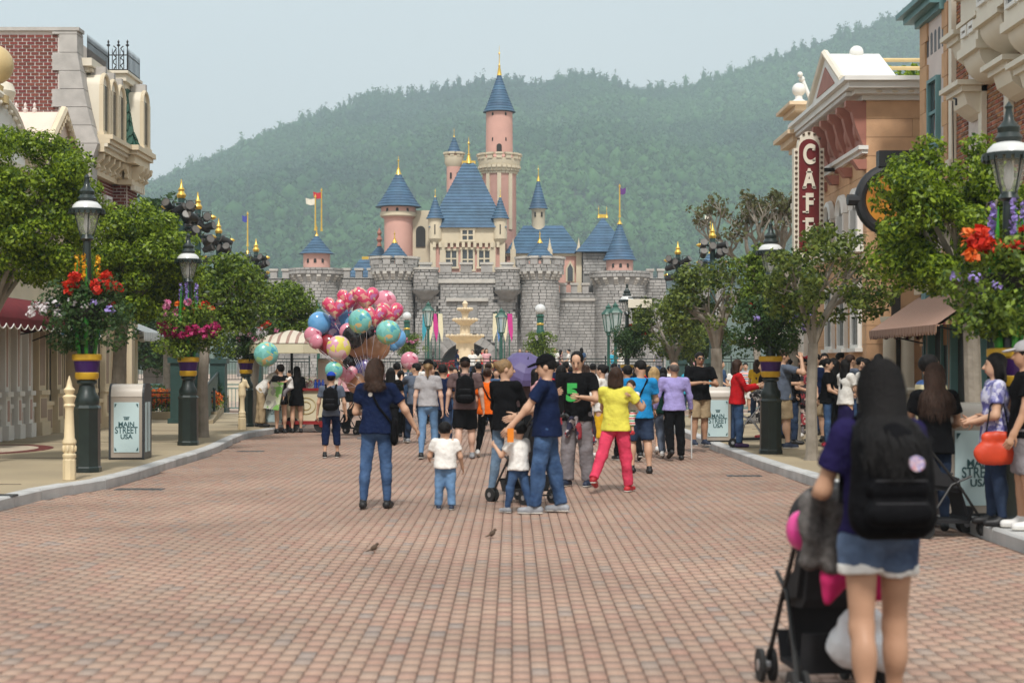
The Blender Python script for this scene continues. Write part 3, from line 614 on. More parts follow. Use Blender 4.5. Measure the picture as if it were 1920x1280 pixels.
def archwin(y,z0,z1,w):
    d=part(TB,'arched_window',M_white,lambda b:([b.tube([(TX-.06,y-w/2*math.cos(math.pi*i/12),z1+w/2*math.sin(math.pi*i/12)) for i in range(13)],.1,6)],b.bb(TX-.12,TX+.02,y-w/2-.09,y-w/2+.09,z0,z1),b.bb(TX-.12,TX+.02,y+w/2-.09,y+w/2+.09,z0,z1),b.bb(TX-.2,TX+.02,y-w/2-.16,y+w/2+.16,z0-.14,z0)))
    part(d,'pane',M_pane,lambda b:b.prism([(y-w/2,z0),(y-w/2,z1)]+[(y-w/2*math.cos(math.pi*i/10),z1+w/2*math.sin(math.pi*i/10)) for i in range(1,10)]+[(y+w/2,z1),(y+w/2,z0)],TX-.012,TX+.03,'x'),0)
    part(d,'capital',M_terra,lambda b:[b.prism([(TX-.16,z1+.75),(TX-.3,z1+.95),(TX,z1+.95),(TX,z1+.75)],yy-.14,yy+.14,'y') for yy in (y-w/2-.3,)],0)
for y in (33.95,35.35,36.75,38.1): archwin(y,4.15,4.95,.72); 
for y in (34.0,35.4,36.8): window(TB,TX-.01,y-.4,y+.4,2.0,3.4,-1,M_white)
part(TB,'gable',M_white,lambda b:b.prism([(33.5,7.62),(35.3,8.5),(37.1,7.62)],6.92,8.1,'x'),0)
part(TB,'gable_panel',M_terra,lambda b:b.prism([(34.3,7.68),(35.3,8.2),(36.3,7.68)],6.9,6.95,'x'),0)
part(TB,'gable_trim',M_ivory,lambda b:[b.tube([(6.9,35.3+s*1.85,7.62),(6.9,35.3,8.52)],.08,6) for s in (-1,1)])
part(TB,'gable_knob',M_white,lambda b:b.sph((7.6,35.3,8.52),.16,12,8))
part(TB,'roof_rail',M_straw,lambda b:(b.tube([(7.75,35.4,7.5),(7.75,35.4,8.25),(7.85,35.4,8.38),(11,35.4,8.38)],.045,6),b.tube([(8.0,35.4,7.5),(8.0,35.4,8.1),(8.1,35.4,8.2),(11,35.4,8.2)],.045,6)))

for x in (7.75,8.12): part(TB,'porch_column',M_ivory,lambda b:b.lathe([(.2,0),(.2,.9),(.24,.92),(.24,1.0),(.14,1.05),(.13,2.3),(.18,2.4),(.2,2.5)],16,(x,32.85,.13)))
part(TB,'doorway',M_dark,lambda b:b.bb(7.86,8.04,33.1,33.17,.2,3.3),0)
# white building with pale cornices behind it
WB=thing('white_building','white building with two tiers of straw coloured cornice behind the cafe sign','building')
boxp(WB,'wall',M_white,7.2,14,39.5,40.8,.1,7.3)
part(WB,'cornice',mat('sand_paint',(.66,.50,.33),.6,.06,3),lambda b:[b.bb(7.15-o,14,39.5-o,40.8+o,zz,zz+h) for o,zz,h in ((.08,7.0,.14),(.26,7.138,.16),(.42,7.296,.1),(.36,8.02,.08),(.2,7.9,.124))],0)
boxp(WB,'parapet',M_white,7.22,14,39.56,40.8,7.394,7.9)
part(WB,'urn',M_white,lambda b:(b.lathe([(.2,0),(.2,.1),(.1,.16),(.08,.3)],12,(7.15,39.9,8.1)),b.sph((7.15,39.9,8.5),.17,14,10),b.tube([(7.5,40.2,8.3),(7.3,40.2,8.8)],.05,8),b.sph((7.28,40.2,8.82),.08,10,8),b.sph((7.22,40.1,8.92),.07,10,8)))
for y in (39.7,40.2): window(WB,7.19,y,y+.35,3.9,5.4,-1,M_ivory)
part(WB,'band',M_ivory,lambda b:(b.bb(7.1,14,39.44,40.8,5.6,5.75),b.bb(7.1,14,39.44,40.8,3.4,3.55)),0)
awning('awning','small red and white striped awning beyond the bare trunked tree',stripes('red_white_stripe',[(.7,.66,.62),(.32,.10,.10)],6,'Y'),6.94,6.1,40,43,2.75,2.3,.14,12,None,False)
# cafe sign
CS=thing('cafe_sign','tall dark red vertical sign with cream bulb border reading CAFE','sign',(6.66,36,4.05)); hw,H_=.34,2.45
def so_(hw,z0,z1,n=10): return [(-hw,z0),(hw,z0)]+[(hw*math.cos(math.pi*i/n),z1+hw*math.sin(math.pi*i/n)) for i in range(n+1)]
part(CS,'border',M_ivory,lambda b:(b.prism([(-hw,0),(hw,0),(hw,H_),(.24,H_),]+[(.24*math.cos(math.pi*i/10),H_+.08+.3*math.sin(math.pi*i/10)) for i in range(11)]+[(-.24,H_),(-hw,H_)],-.12,.12,'y')),0)
part(CS,'panel',mat('sign_red',(.14,.012,.014),.45,.1,4),lambda b:b.prism(so_(.225,.12,H_-.02),-.135,.135,'y'),0)
M_bulb=mat('brown_bulb',(.12,.08,.05),.3,.1,9)
bb_=MB(); bb_.sph((0,0,0),.033,8,6); bo=bb_.build('bulb',M_bulb,CS); bl=[(s*.285,.12+.118*i) for s in (-1,1) for i in range(20)]+[(.27*math.cos(a),H_+.1+.24*math.sin(a)) for a in (.5,1.1,1.57,2.04,2.64)]
for i,(x,z) in enumerate(bl):
    o=bo if i==0 else objm('bulb',bo.data,CS); o.location=(x,-.13,z)
for i,ch in enumerate('CAFE'):
    z=H_-.16-.55*i; me=textmesh(ch,.6,.03,.022,'letter',.66); me.materials.append(M_ivory); o=objm('letter',me,CS,loc=(0,-.15,z),rot=(R(90),0,0))
    part(CS,'letter_serif',M_ivory,lambda b:[b.bb(x0,x1,-.165,-.137,zz-.016,zz+.016) for x0,x1,zz in {'C':((.07,.13,z+.12),(.07,.13,z-.12)),'A':((-.15,-.06,z-.17),(.06,.15,z-.17),(-.07,.07,z+.17)),'F':((-.15,-.02,z-.17),(-.15,-.08,z+.17),(.1,.125,z+.11)),'E':((-.15,-.08,z-.17),(-.15,-.08,z+.17),(.1,.125,z+.11))}[ch]],0)
part(CS,'bracket',M_iron,lambda b:[b.tube([(hw,0,z),(.66,0,z)],.045,8) for z in (.75,1.98)]); part(CS,'bracket_cap',M_terra,lambda b:[b.tube([(.6,0,z),(.69,0,z)],.09,10) for z in (.75,1.98)])
# round orange sign
RS=thing('round_sign','round orange sign in a heavy black ring, half hidden by the near tree','sign',(7.15,30.2,4.75))
part(RS,'ring',M_iron,lambda b:b.tube([(.58*math.cos(2*math.pi*i/32),0,.58*math.sin(2*math.pi*i/32)) for i in range(33)],.11,10,cap=False))
part(RS,'face',mat('amber_face',(.55,.24,.02),.4,.25,2.5,c2=(.35,.12,.02)),lambda b:b.tube([(0,-.03,0),(0,.03,0)],.5,32)); part(RS,'hub',M_iron,lambda b:b.tube([(-.82,0,0),(-.6,0,0)],.11,10)); part(RS,'bracket',M_iron,lambda b:b.bb(-.25,.95,-.12,.12,.62,.92),0)
# ---------------------------------------------------------------- right: ornate building at the frame edge
OB=thing('ornate_building','tall ornate building with cream oriel bays, chequered brick and a teal sash window','building'); OX=8.0
boxp(OB,'wall',M_pink,OX,15,29.45,31.2,.1,9.4); boxp(OB,'side_wall',M_grout,OX+.02,15,18,29.45,.1,12)
z=2.0; r=0
while z<8.2:
    part(OB,'quoin_stone',M_tan,lambda b:(b.bb(OX-.04,OX+.4+.1*(r%2),30.86-.14*(r%2),31.24,z+.005,z+.445)),0); part(OB,'quoin_stone',M_tan,lambda b:b.bb(OX-.035,OX+.1,29.3,29.55+.12*(r%2),z+.005,z+.445),0); z+=.45; r+=1
part(OB,'cornice',M_teal,lambda b:[b.bb(OX-o,15,29.5-.0,31.2+o,zz,zz+h) for o,zz,h in ((.12,8.2,.12),(.3,8.318,.12),(.42,8.436,.1))],0)
part(OB,'frieze_slot',M_dark,lambda b:[b.prism([(29.62+.27*i,7.55)]+[(29.69+.27*i-.07*math.cos(math.pi*k/6),7.9+.07*math.sin(math.pi*k/6)) for k in range(7)]+[(29.76+.27*i,7.55)],OX-.006,OX+.02,'x') for i in range(5)],0)
window(OB,OX-.01,29.85,30.55,5.75,7.05,-1,M_teal); boxp(OB,'window_sill',M_grey,OX-.14,OX+.02,29.7,30.7,5.45,5.66)
def chk(y0,y1,z0,z1):
    rowbricks(OB,M_brickR,y0,y1,z0,z1,OX+.01,.2,.08,limit=30,face='x')
chk(28.1,29.25,3.6,9.6); chk(26.1,27.0,3.6,10.5); chk(23.4,25.5,3.6,11)
def oriel(y0,y1,z0,z1,xo):
    o=part(OB,'oriel',M_ivory,lambda b:(b.bb(xo,OX+.03,y0,y1,z0,z1),[b.bb(xo-p,OX+.03,y0-p,y1+p,z1+zz,z1+zz+h) for p,zz,h in ((.06,-.5,.07),(.1,-.02,.08),(.22,.058,.1),(.3,.156,.07))],b.bb(xo-.05,OX+.03,y0-.05,y1+.05,z0-.02,z0+.12),
      b.prism([(xo+.04,z0-.02)]+[(OX-(OX-xo-.04)*math.cos(math.pi/2*i/8),z0-.02-.42*math.sin(math.pi/2*i/8)) for i in range(1,9)]+[(OX,z0-.02)],y0+.05,y1-.05,'y')),30)
    n=2
    for i in range(n):
        a=y0+.12+(y1-y0-.2)/n*i; c=a+(y1-y0-.36)/n
        q=part(o,'window',M_white,lambda b:(b.bb(xo-.05,xo+.01,a,a+.06,z0+.35,z1-.6),b.bb(xo-.05,xo+.01,c-.06,c,z0+.35,z1-.6),b.bb(xo-.05,xo+.01,a,c,z0+.29,z0+.35),b.bb(xo-.05,xo+.01,a,c,z1-.6,z1-.53)),0)
        part(q,'pane',M_pane,lambda b:b.bb(xo-.008,xo+.01,a+.06,c-.06,z0+.35,z1-.6),0)
    return o
oriel(25.75,26.75,6.75,7.75,7.5); oriel(24.3,25.5,7.0,8.3,7.4); oriel(22.6,23.9,6.6,8.6,7.35); oriel(26.0,26.7,8.3,10.2,7.55)
for y0,y1,z in ((26.95,27.95,6.25),(24.5,25.5,6.2),(23,24.2,6.0),(27.2,27.9,7.15)):
    part(OB,'hood',M_ivory,lambda b:(b.bb(OX-.42,OX,y0,y1,z,z+.1),b.bb(OX-.52,OX,y0-.08,y1+.08,z+.098,z+.18),b.prism([(OX-.36,z),(OX-.3,z-.2),(OX-.12,z-.34),(OX,z-.4),(OX,z)],y0+.1,y1-.1,'y')),0)
for y in (28.9,27.05,25.6,24.3): part(OB,'pilaster',M_ivory,lambda b:(b.bb(OX-.09,OX,y-.1,y+.1,2.9,9.6),b.bb(OX-.14,OX,y-.14,y+.14,5.2,5.34)),0)
part(OB,'ball_finial',M_ivory,lambda b:[(b.box((7.5,y,z),(.3,.3,.3)),b.lathe([(.1,.15),(.07,.22),(.09,.28)],10,(7.5,y,z)),b.sph((7.5,y,z+.42),.16,14,10)) for y,z in ((24.1,7.2),(25.6,7.95))])
part(OB,'cable',M_iron,lambda b:(b.tube([(7.98,28.9,4.95),(7.3,26.5,6.0)],.012,4),b.tube([(7.3,26.45,6.04),(7.3,26.3,6.0),(7.3,26.3,5.9)],.02,5)))
front(OB,OX,18.5,[(.5,1.6)]*4,-1,M_creamd,M_taupe,M_pane); front(OB,OX,26.9,[(.45,1.3),(.35,1.2),(.3,.7)],-1,M_teal,M_taupe,M_dark)
boxp(OB,'fascia',M_creamd,OX-.16,OX,18.2,31.2,3.0,3.5)
M_bst=stripes('brown_stripe',[(.40,.24,.18),(.27,.15,.105),(.40,.24,.18),(.34,.21,.15)],4.2,'Y'); M_bs2=stripes('brown_stripe_end',[(.42,.30,.16),(.10,.02,.02),(.30,.22,.10),(.14,.05,.03)],5,'X')
t=awning('awning','faded brown striped awning with fringed edge on the ornate building',M_bst,OX,6.95,26.2,31.1,3.02,2.3,.17,26,None,False)
for o in t.children:
    if o.name.startswith('end_'): o.data.materials[0]=M_bs2
# ================================================================ castle (a plain fairy-tale castle of towers, walls and blue roofs)
CY=115.0; PX=F/CY; GZ_=.85
DP=[115.0]
def cx(p): return (p-960)/F*DP[0]
def czz(p): return EYE+(HZ-p)/F*DP[0]
M_stone=mat('castle_stone',(.335,.325,.31),.9,.18,1.2,.4,9,isl=.13); M_stone2=mat('castle_mortar',(.25,.245,.235),.95,.15,2)
M_pinkw=mat('pink_render',(.60,.345,.285),.8,.08,.8); M_crw=mat('cream_render',(.60,.52,.38),.8,.08,.8); M_cap=mat('pale_capstone',(.46,.44,.40),.85,.12,2,isl=.08)
M_slate=mat('blue_slate',(.055,.115,.19),.6,.2,1.5,isl=.1); M_gilt=mat('gilt',(.75,.50,.10),.3,.08,4,metal=.7)
CA=thing('castle','fairy tale castle with grey stone walls, pink towers and blue pointed roofs','castle',(0,CY,GZ_))
class CB(MB):
    pass
def cp(name,m,fn,par=None,smooth=35,kind=None):
    b=MB(); fn(b); 
    b.v=[(x,y-CY,z-GZ_) for x,y,z in b.v] if par is None or par is CA else [(x,y-CY,z-GZ_) for x,y,z in b.v]
    return b.build(name,m,par or CA,smooth,kind=kind)
ST=MB(); IND=[]
def stones_flat(x0,x1,z0,z1,y,hole=None,th=.16,h=.22,ind=False):
    z=z0; r=0
    while z<z1-.05:
        x=x0-random.uniform(0,.4)
        while x<x1:
            l=random.uniform(.3,.58); a,b=max(x,x0),min(x+l,x1)
            if b-a>.08 and not (hole and hole((a+b)/2,z+h/2)):
                q=((a+b)/2,y+random.uniform(-.016,.016)+.02,z+h/2,b-a-.03,th,min(h,z1-z)-.03)
                IND.append(q) if ind else ST.box(q[:3],q[3:])
            x+=l
        z+=h; r+=1
def stones_round(c,rad,z0,z1,h=.22,a0=math.pi*.93,a1=math.pi*2.07):
    z=z0
    while z<z1-.05:
        a=a0+random.uniform(-.05,.0)
        while a<a1:
            da=random.uniform(.3,.56)/rad; am=a+da/2; q=rad+random.uniform(-.016,.016)
            ST.box((c[0]+q*math.cos(am),c[1]+q*math.sin(am),z+h/2),(.16,da*rad-.03,min(h,z1-z)-.03),rz=am); a+=da
        z+=h
def battl(x0,x1,z,y,n,w=.55,h=.55,d=.5):
    for i in range(n):
        x=x0+(x1-x0)*(i+.5)/n; ww=(x1-x0)/n*w
        cp('merlon',M_stone,lambda b:b.bb(x-ww/2,x+ww/2,y,y+d,z,z+h),smooth=0); cp('capstone',M_cap,lambda b:b.bb(x-ww/2-.08,x+ww/2+.08,y-.08,y+d+.08,z+h,z+h+.16),smooth=0)
def wall(px0,px1,py1,y,n,ind=False,hole=None,base=GZ_):
    x0,x1,z1=cx(px0),cx(px1),czz(py1); cp('wall',M_stone2,lambda b:b.bb(x0,x1,y+.1,y+1.6,base,z1) if not hole else b.bb(x0,x1,y+.6,y+1.6,base,z1),smooth=0)
    stones_flat(x0,x1,base,z1,y,hole,ind=ind); 
    if n: battl(x0,x1,z1+.02,y-.05,n)
def corbels(c,r0,r1,z0,z1,n,m=None,a0=math.pi,a1=2*math.pi):
    for i in range(n):
        a=a0+(a1-a0)*(i+.5)/n
        cp('corbel',m or M_cap,lambda b:[b.box((c[0]+(r0+(r1-r0)*k/6)*math.cos(a),c[1]+(r0+(r1-r0)*k/6)*math.sin(a),z0+(z1-z0)*(k+.5)/3),((r1-r0)*(k+1)/3+.1,.3,(z1-z0)/3-.01),rz=a) for k in range(3)],smooth=0)
def ringbatt(c,r,z,n,h=.55,w=.62,m=None,cm=None,d=.35):
    for i in range(n):
        a=2*math.pi*(i+.5)/n; l=2*math.pi*r/n*w
        cp('merlon',m or M_stone,lambda b:b.box((c[0]+r*math.cos(a),c[1]+r*math.sin(a),z+h/2),(d,l,h),rz=a),smooth=0); cp('capstone',cm or M_cap,lambda b:b.box((c[0]+r*math.cos(a),c[1]+r*math.sin(a),z+h+.07),(d+.14,l+.14,.15),rz=a),smooth=0)
def roof(name,c,r,z0,z1,n=24,rot=0,sy=1,flare=.1):
    """pointed roof laid in real overlapping slate courses"""
    k=max(6,int((z1-z0)/.2)); pr=[]
    for i in range(k):
        t0,t1=i/k,(i+1)/k; f=lambda t:r*((1-t)+flare*(1-t)**6)
        pr+=[(f(t0)+.07,z0+(z1-z0)*t0),(f(t1)+.03,z0+(z1-z0)*t1-.01)]
    pr.append((.02,z1)); return cp(name,M_slate,lambda b:b.lathe(pr,n,(c[0],c[1],0),sy,a0=rot),smooth=30)
def spike(c,z,h,r=.22):
    cp('finial',M_gilt,lambda b:b.lathe([(r,0),(r*.85,h*.06),(r*.35,h*.3),(r*.5,h*.33),(r*.2,h*.37),(r*.14,h*.7),(r*.4,h*.74),(r*.1,h*.8),(.01,h)],10,(c[0],c[1],z-.15)))
def flag(c,z,h,m,dx=.7):
    cp('flagpole',M_gilt,lambda b:b.lathe([(.1,0),(.06,.3),(.045,h),(.09,h+.04),(.01,h+.25)],8,(c[0],c[1],z)))
    cp('flag',m,lambda b:b.prism([(c[0],z+h-.05),(c[0]+dx*.5,z+h-.12),(c[0]+dx,z+h-.02),(c[0]+dx*.95,z+h-.45),(c[0]+dx*.5,z+h-.55),(c[0],z+h-.5)],c[1]-.01,c[1]+.01,'y'),smooth=0)
def slit(x,z,y,w=.16,h=.5,m=None): cp('window',M_dark,lambda b:b.prism([(x-w,z),(x+w,z),(x+w,z+h)]+[(x+w*math.cos(math.pi*k/6),z+h+w*math.sin(math.pi*k/6)) for k in range(1,6)]+[(x-w,z+h)],y-.03,y+.2,'y'),smooth=0)
# gate block with round arch
gx0,gx1=780,970; gc,gr=cx(876),1.95; gz=GZ_
hole=lambda x,z: (abs(x-gc)<gr and z<gz+.5) or (x-gc)**2+(z-gz-.5)**2<gr*gr
YB=CY-1.0
cp('wall',M_stone2,lambda b:b.prism([(cx(gx0),gz),(gc-gr,gz),(gc-gr,gz+.5)]+[(gc-gr*math.cos(math.pi*k/14),gz+.5+gr*math.sin(math.pi*k/14)) for k in range(1,14)]+[(gc+gr,gz+.5),(gc+gr,gz),(cx(gx1),gz),(cx(gx1),czz(512)),(cx(gx0),czz(512))],YB+.1,YB+3,'y'),smooth=0)
stones_flat(cx(gx0),cx(gx1),gz,czz(512),YB,lambda x,z:hole(x,z) or (x-gc)**2+(z-gz-.5)**2<(gr+.62)**2 and z>gz+.4,ind=True)
for k in range(15):
    a=math.pi*(k+.5)/15; cp('arch_stone',M_stone,lambda b:b.prism([(gc+q*math.cos(a+s*.1),gz+.5+q*math.sin(a+s*.1)) for q,s in ((gr,-1),(gr+.6,-1),(gr+.6,1),(gr,1))],YB-.1,YB+.15,'y'),smooth=0)
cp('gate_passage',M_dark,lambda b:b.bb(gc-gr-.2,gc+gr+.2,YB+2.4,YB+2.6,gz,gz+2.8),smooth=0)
battl(cx(gx0),cx(gx1),czz(512),YB-.1,5)
cp('ledge',M_cap,lambda b:(b.bb(cx(gx0),cx(gx1),YB-.2,YB+.1,czz(532),czz(525)),b.bb(cx(838),cx(916),YB-.35,YB-.05,czz(566),czz(560))),smooth=0)
cp('niche',M_stone2,lambda b:b.prism([(cx(858),czz(598)),(cx(896),czz(598)),(cx(896),czz(566))]+[(gc+cx(896)*0+.73*math.cos(math.pi*k/8),czz(566)+.5*math.sin(math.pi*k/8)) for k in range(1,8)]+[(cx(858),czz(566))],YB-.14,YB,'y'),smooth=0)
for p in (800,952): # hanging bartizans beside the gate
    c=(cx(p),YB-.2); cp('bartizan',M_stone2,lambda b:b.lathe([(.1,czz(566)),(.5,czz(562)),(.62,czz(556)),(.9,czz(551)),(1.0,czz(546)),(.78,czz(545)),(.78,czz(508))],20,(c[0],c[1],0)))
    stones_round(c,.8,czz(545),czz(510),.24,math.pi,2*math.pi); cp('capstone',M_cap,lambda b:b.lathe([(.95,0),(.95,.16),(.2,.2)],20,(c[0],c[1],czz(508))))
for p in (823,929): cp('slot',M_dark,lambda b:b.bb(cx(p)-.16,cx(p)+.16,YB-.06,YB,czz(590),czz(536)),smooth=0)
for p in (782,968): cp('arrow_loop',M_dark,lambda b:(b.bb(cx(p)-.05,cx(p)+.05,YB-.12,YB,czz(595),czz(568)),b.bb(cx(p)-.22,cx(p)+.22,YB-.119,YB,czz(584),czz(581))),smooth=0)
# round gate towers
for p in (741,1012):
    c=(cx(p),CY-.6); cp('gate_tower',M_stone2,lambda b:b.lathe([(1.28,GZ_),(1.28,czz(530)),(1.6,czz(512)),(1.6,czz(498)),(.5,czz(498))],28,(c[0],c[1],0)))
    stones_round(c,1.3,GZ_,czz(530)); stones_round(c,1.62,czz(512),czz(498),.25); corbels(c,1.3,1.75,czz(527),czz(511),9); ringbatt(c,1.58,czz(499),12,.45)
    roof('roof',c,1.0,czz(486),czz(452),16); spike(c,czz(453),.9)
# curtain walls
wall(540,706,520,CY+1,7); wall(1046,1215,548,CY+1,8); cp('ledge',M_cap,lambda b:b.bb(cx(1046),cx(1125),CY+.8,CY+1.05,czz(563),czz(558)),smooth=0)
wall(705,782,520,CY+.6,0); wall(968,1046,520,CY+.6,0)
# corner towers
def corner(p,r,ztop,roofr,z0,z1,pr,fl,twin=False):
    c=(cx(p),CY+1.2); cp('corner_tower',M_stone2,lambda b:b.lathe([(r,GZ_),(r,ztop-1.0),(r+.35,ztop-.5),(r+.35,ztop),(.4,ztop)],28,(c[0],c[1],0)))
    stones_round(c,r+.02,GZ_,ztop-1.0); stones_round(c,r+.37,ztop-.45,ztop-.02,.24); corbels(c,r,r+.42,ztop-1.0,ztop-.48,8)
    cp('drum',M_pinkw,lambda b:b.lathe([(pr,ztop-.1),(pr,z0+.1)],24,(c[0],c[1],0)))
    for s in (-.55,0,.55): slit(c[0]+pr*math.sin(s),(ztop+z0)/2-.15,c[1]-pr*math.cos(s)-.0,.1,.2)
    roof('roof',c,roofr,z0,z1,24); return c
c=corner(590,1.55,czz(502),1.12,czz(474),czz(437),.98,None); spike(c,czz(440),1.0); flag((c[0]-.1,c[1]),czz(430),2.4,mat('white_flag',(.7,.66,.55),.8,.1,4),-.7); flag((c[0]+.3,c[1]+.4),czz(430),2.9,mat('red_flag',(.5,.03,.04),.8,.1,4),-.6)
c=corner(1164,1.75,czz(508),1.08,czz(486),czz(412),.98,None); spike(c,czz(414),.8); flag(c,czz(405),2.2,mat('purple_flag',(.12,.04,.2),.8,.1,4),.45)
c=(cx(1136),CY+4); cp('square_tower',M_stone2,lambda b:b.box((c[0],c[1],(GZ_+czz(470))/2),(3.1,3.1,czz(470)-GZ_))); stones_flat(c[0]-1.55,c[0]+1.55,czz(510),czz(470),c[1]-1.6); roof('roof',c,2.7,czz(468),czz(398),4,math.pi/4); cp('ridge',M_gilt,lambda b:b.bb(c[0]-.35,c[0]+.35,c[1]-.05,c[1]+.05,czz(399),czz(392)),smooth=0); spike((c[0]-.3,c[1]),czz(395),.9,.12); spike((c[0]+.3,c[1]),czz(395),.9,.12)
for s in (-.4,.4): slit(c[0]+s,czz(484),c[1]-1.62,.14,.4)
DP[0]=CY+2.4
# round pink tower with a plain blue cone
c=(cx(746),CY+3)
cp('tower',M_pinkw,lambda b:b.lathe([(1.05,czz(500)),(1.05,czz(410)),(1.28,czz(404)),(1.28,czz(388))],26,(c[0],c[1],0))); cp('band',M_crw,lambda b:b.lathe([(1.3,0),(1.36,.06),(1.36,.3),(1.3,.36)],26,(c[0],c[1],czz(406))))
for i in (-.6,0,.6): slit(c[0]+1.28*math.sin(i),czz(398),c[1]-1.28*math.cos(i),.1,.18)
roof('roof',c,1.5,czz(387),czz(318),26); spike(c,czz(322),1.4,.24)
cp('buttress_wall',M_crw,lambda b:b.bb(cx(768),cx(806),CY+3,CY+4,czz(500),czz(393)),smooth=0); slit(cx(788),czz(462),CY+2.95,.35,1.2)
DP[0]=CY+3.5
# low blue hall roof behind the left curtain wall
def hip(x0,x1,y0,y1,z0,z1,ins,m=M_slate):
    k=max(5,int((z1-z0)/.24)); 
    def f(b):
        for i in range(k):
            t=i/k; u=(i+1)/k; A=ins*t; Bq=ins*u; d=(y1-y0)/2*.98
            z=z0+(z1-z0)*t; zz=z0+(z1-z0)*u; a=[(x0+A-.09,y0+d*t-.09),(x1-A+.09,y0+d*t-.09),(x1-A+.09,y1-d*t+.09),(x0+A-.09,y1-d*t+.09)]; q=[(x0+Bq-.04,y0+d*u-.04),(x1-Bq+.04,y0+d*u-.04),(x1-Bq+.04,y1-d*u+.04),(x0+Bq-.04,y1-d*u+.04)]
            b.add([(*p_,z) for p_ in a]+[(*p_,zz) for p_ in q],[(0,1,5,4),(1,2,6,5),(2,3,7,6),(3,0,4,7),(3,2,1,0),(4,5,6,7)])
    return cp('roof',m,f,smooth=0)
cp('hall',M_pinkw,lambda b:b.bb(cx(655),cx(725),CY+3.4,CY+6,GZ_,czz(524)),smooth=0); hip(cx(648),cx(735),CY+3,CY+6.4,czz(526),czz(484),1.0); cp('ridge',M_gilt,lambda b:b.bb(cx(676),cx(715),CY+4.6,CY+4.8,czz(486),czz(479)),smooth=0)
roof('roof',(cx(706),CY+6),.75,czz(476),czz(455),16); cp('finial',M_terra,lambda b:b.lathe([(.2,0),(.12,.3),(.22,.5),(.1,.8),(.18,1.0),(.02,1.4)],10,(cx(706),CY+6,czz(457))))
cp('drum',M_crw,lambda b:b.lathe([(.7,czz(500)),(.7,czz(475))],16,(cx(706),CY+6,0)))
DP[0]=CY+1.5
# keep: pink and cream block under a steep blue roof
cp('keep',M_pinkw,lambda b:b.bb(cx(812),cx(942),CY+1.6,CY+7,GZ_,czz(455)),smooth=0); cp('keep_upper',M_crw,lambda b:(b.bb(cx(808),cx(946),CY+1.4,CY+7,czz(456),czz(426)),[b.bb(cx(812)+.42*i,cx(812)+.42*i+.22,CY+1.2,CY+1.42,czz(464),czz(454)) for i in range(12)]),smooth=0)
hip(cx(806),cx(948),CY+1.2,CY+7.2,czz(427),czz(297),2.4); cp('ridge',M_gilt,lambda b:b.bb(cx(864),cx(890),CY+4.1,CY+4.3,czz(299),czz(293)),smooth=0); spike((cx(877),CY+4.2),czz(294),2.0,.26)
for x in (812,830,924,942): cp('pilaster',M_crw,lambda b:b.bb(cx(x)-.2,cx(x)+.2,CY+1.35,CY+1.7,czz(510),czz(455)),smooth=0)
def castwin(px,py0,py1,y):
    x=cx(px); w=.38; o=cp('window',M_crw,lambda b:(b.bb(x-w-.14,x-w,y-.14,y,czz(py1),czz(py0)),b.bb(x+w,x+w+.14,y-.14,y,czz(py1),czz(py0)),b.bb(x-w-.2,x+w+.2,y-.16,y,czz(py0),czz(py0)+.16),b.bb(x-w-.2,x+w+.2,y-.18,y,czz(py1)-.14,czz(py1)),b.bb(x-.05,x+.05,y-.12,y,czz(py1),czz(py0)),b.bb(x-w,x+w,y-.11,y,czz((py0+py1)/2)-.05,czz((py0+py1)/2)+.05)),smooth=0)
    cp('pane',M_pane,lambda b:b.bb(x-w,x+w,y-.05,y,czz(py1),czz(py0)),o,0)
castwin(877,468,505,CY+1.6); castwin(846,470,500,CY+1.6); castwin(908,470,500,CY+1.6); castwin(877,432,450,CY+1.4)
for p in (816,938):
    c=(cx(p),CY+1.5); cp('turret',M_crw,lambda b:b.lathe([(.2,czz(458)),(.5,czz(448)),(.5,czz(409))],18,(c[0],c[1],0))); roof('roof',c,.56,czz(410),czz(368),18); spike(c,czz(370),.8,.12)
    cp('arrow_loop',M_dark,lambda b:b.bb(c[0]-.04,c[0]+.04,c[1]-.53,c[1]-.4,czz(440),czz(422)),smooth=0)
# tall tower
DP[0]=CY+8
c=(cx(936),CY+9)
cp('tall_tower',M_pinkw,lambda b:b.lathe([(1.35,GZ_+4),(1.3,czz(310)),(1.5,czz(300)),(1.05,czz(290)),(1.02,czz(208))],28,(c[0],c[1],0)))
cp('tower_rib',M_crw,lambda b:[b.box((c[0]+1.33*math.cos(a),c[1]+1.33*math.sin(a),(czz(430)+czz(322))/2),(.14,.3,czz(322)-czz(430)),rz=a) for a in (math.pi*1.28,math.pi*1.5,math.pi*1.72)],smooth=0)
cp('gallery',M_crw,lambda b:b.lathe([(1.3,czz(324)),(1.62,czz(312)),(1.62,czz(297)),(1.0,czz(297))],28,(c[0],c[1],0))); corbels(c,1.3,1.68,czz(325),czz(310),13,M_crw); ringbatt(c,1.58,czz(298),14,.32,.6,M_crw,M_crw,.22)
slit(c[0],czz(284),c[1]-1.06,.2,.4)
for a in (-.5,.5): slit(c[0]+1.02*math.sin(a),czz(216),c[1]-1.02*math.cos(a),.08,.16); slit(c[0]+1.02*math.sin(a),czz(264),c[1]-1.02*math.cos(a),.08,.2)
roof('roof',c,1.1,czz(207),czz(130),24); spike(c,czz(134),2.3,.2)
DP[0]=CY+9.5
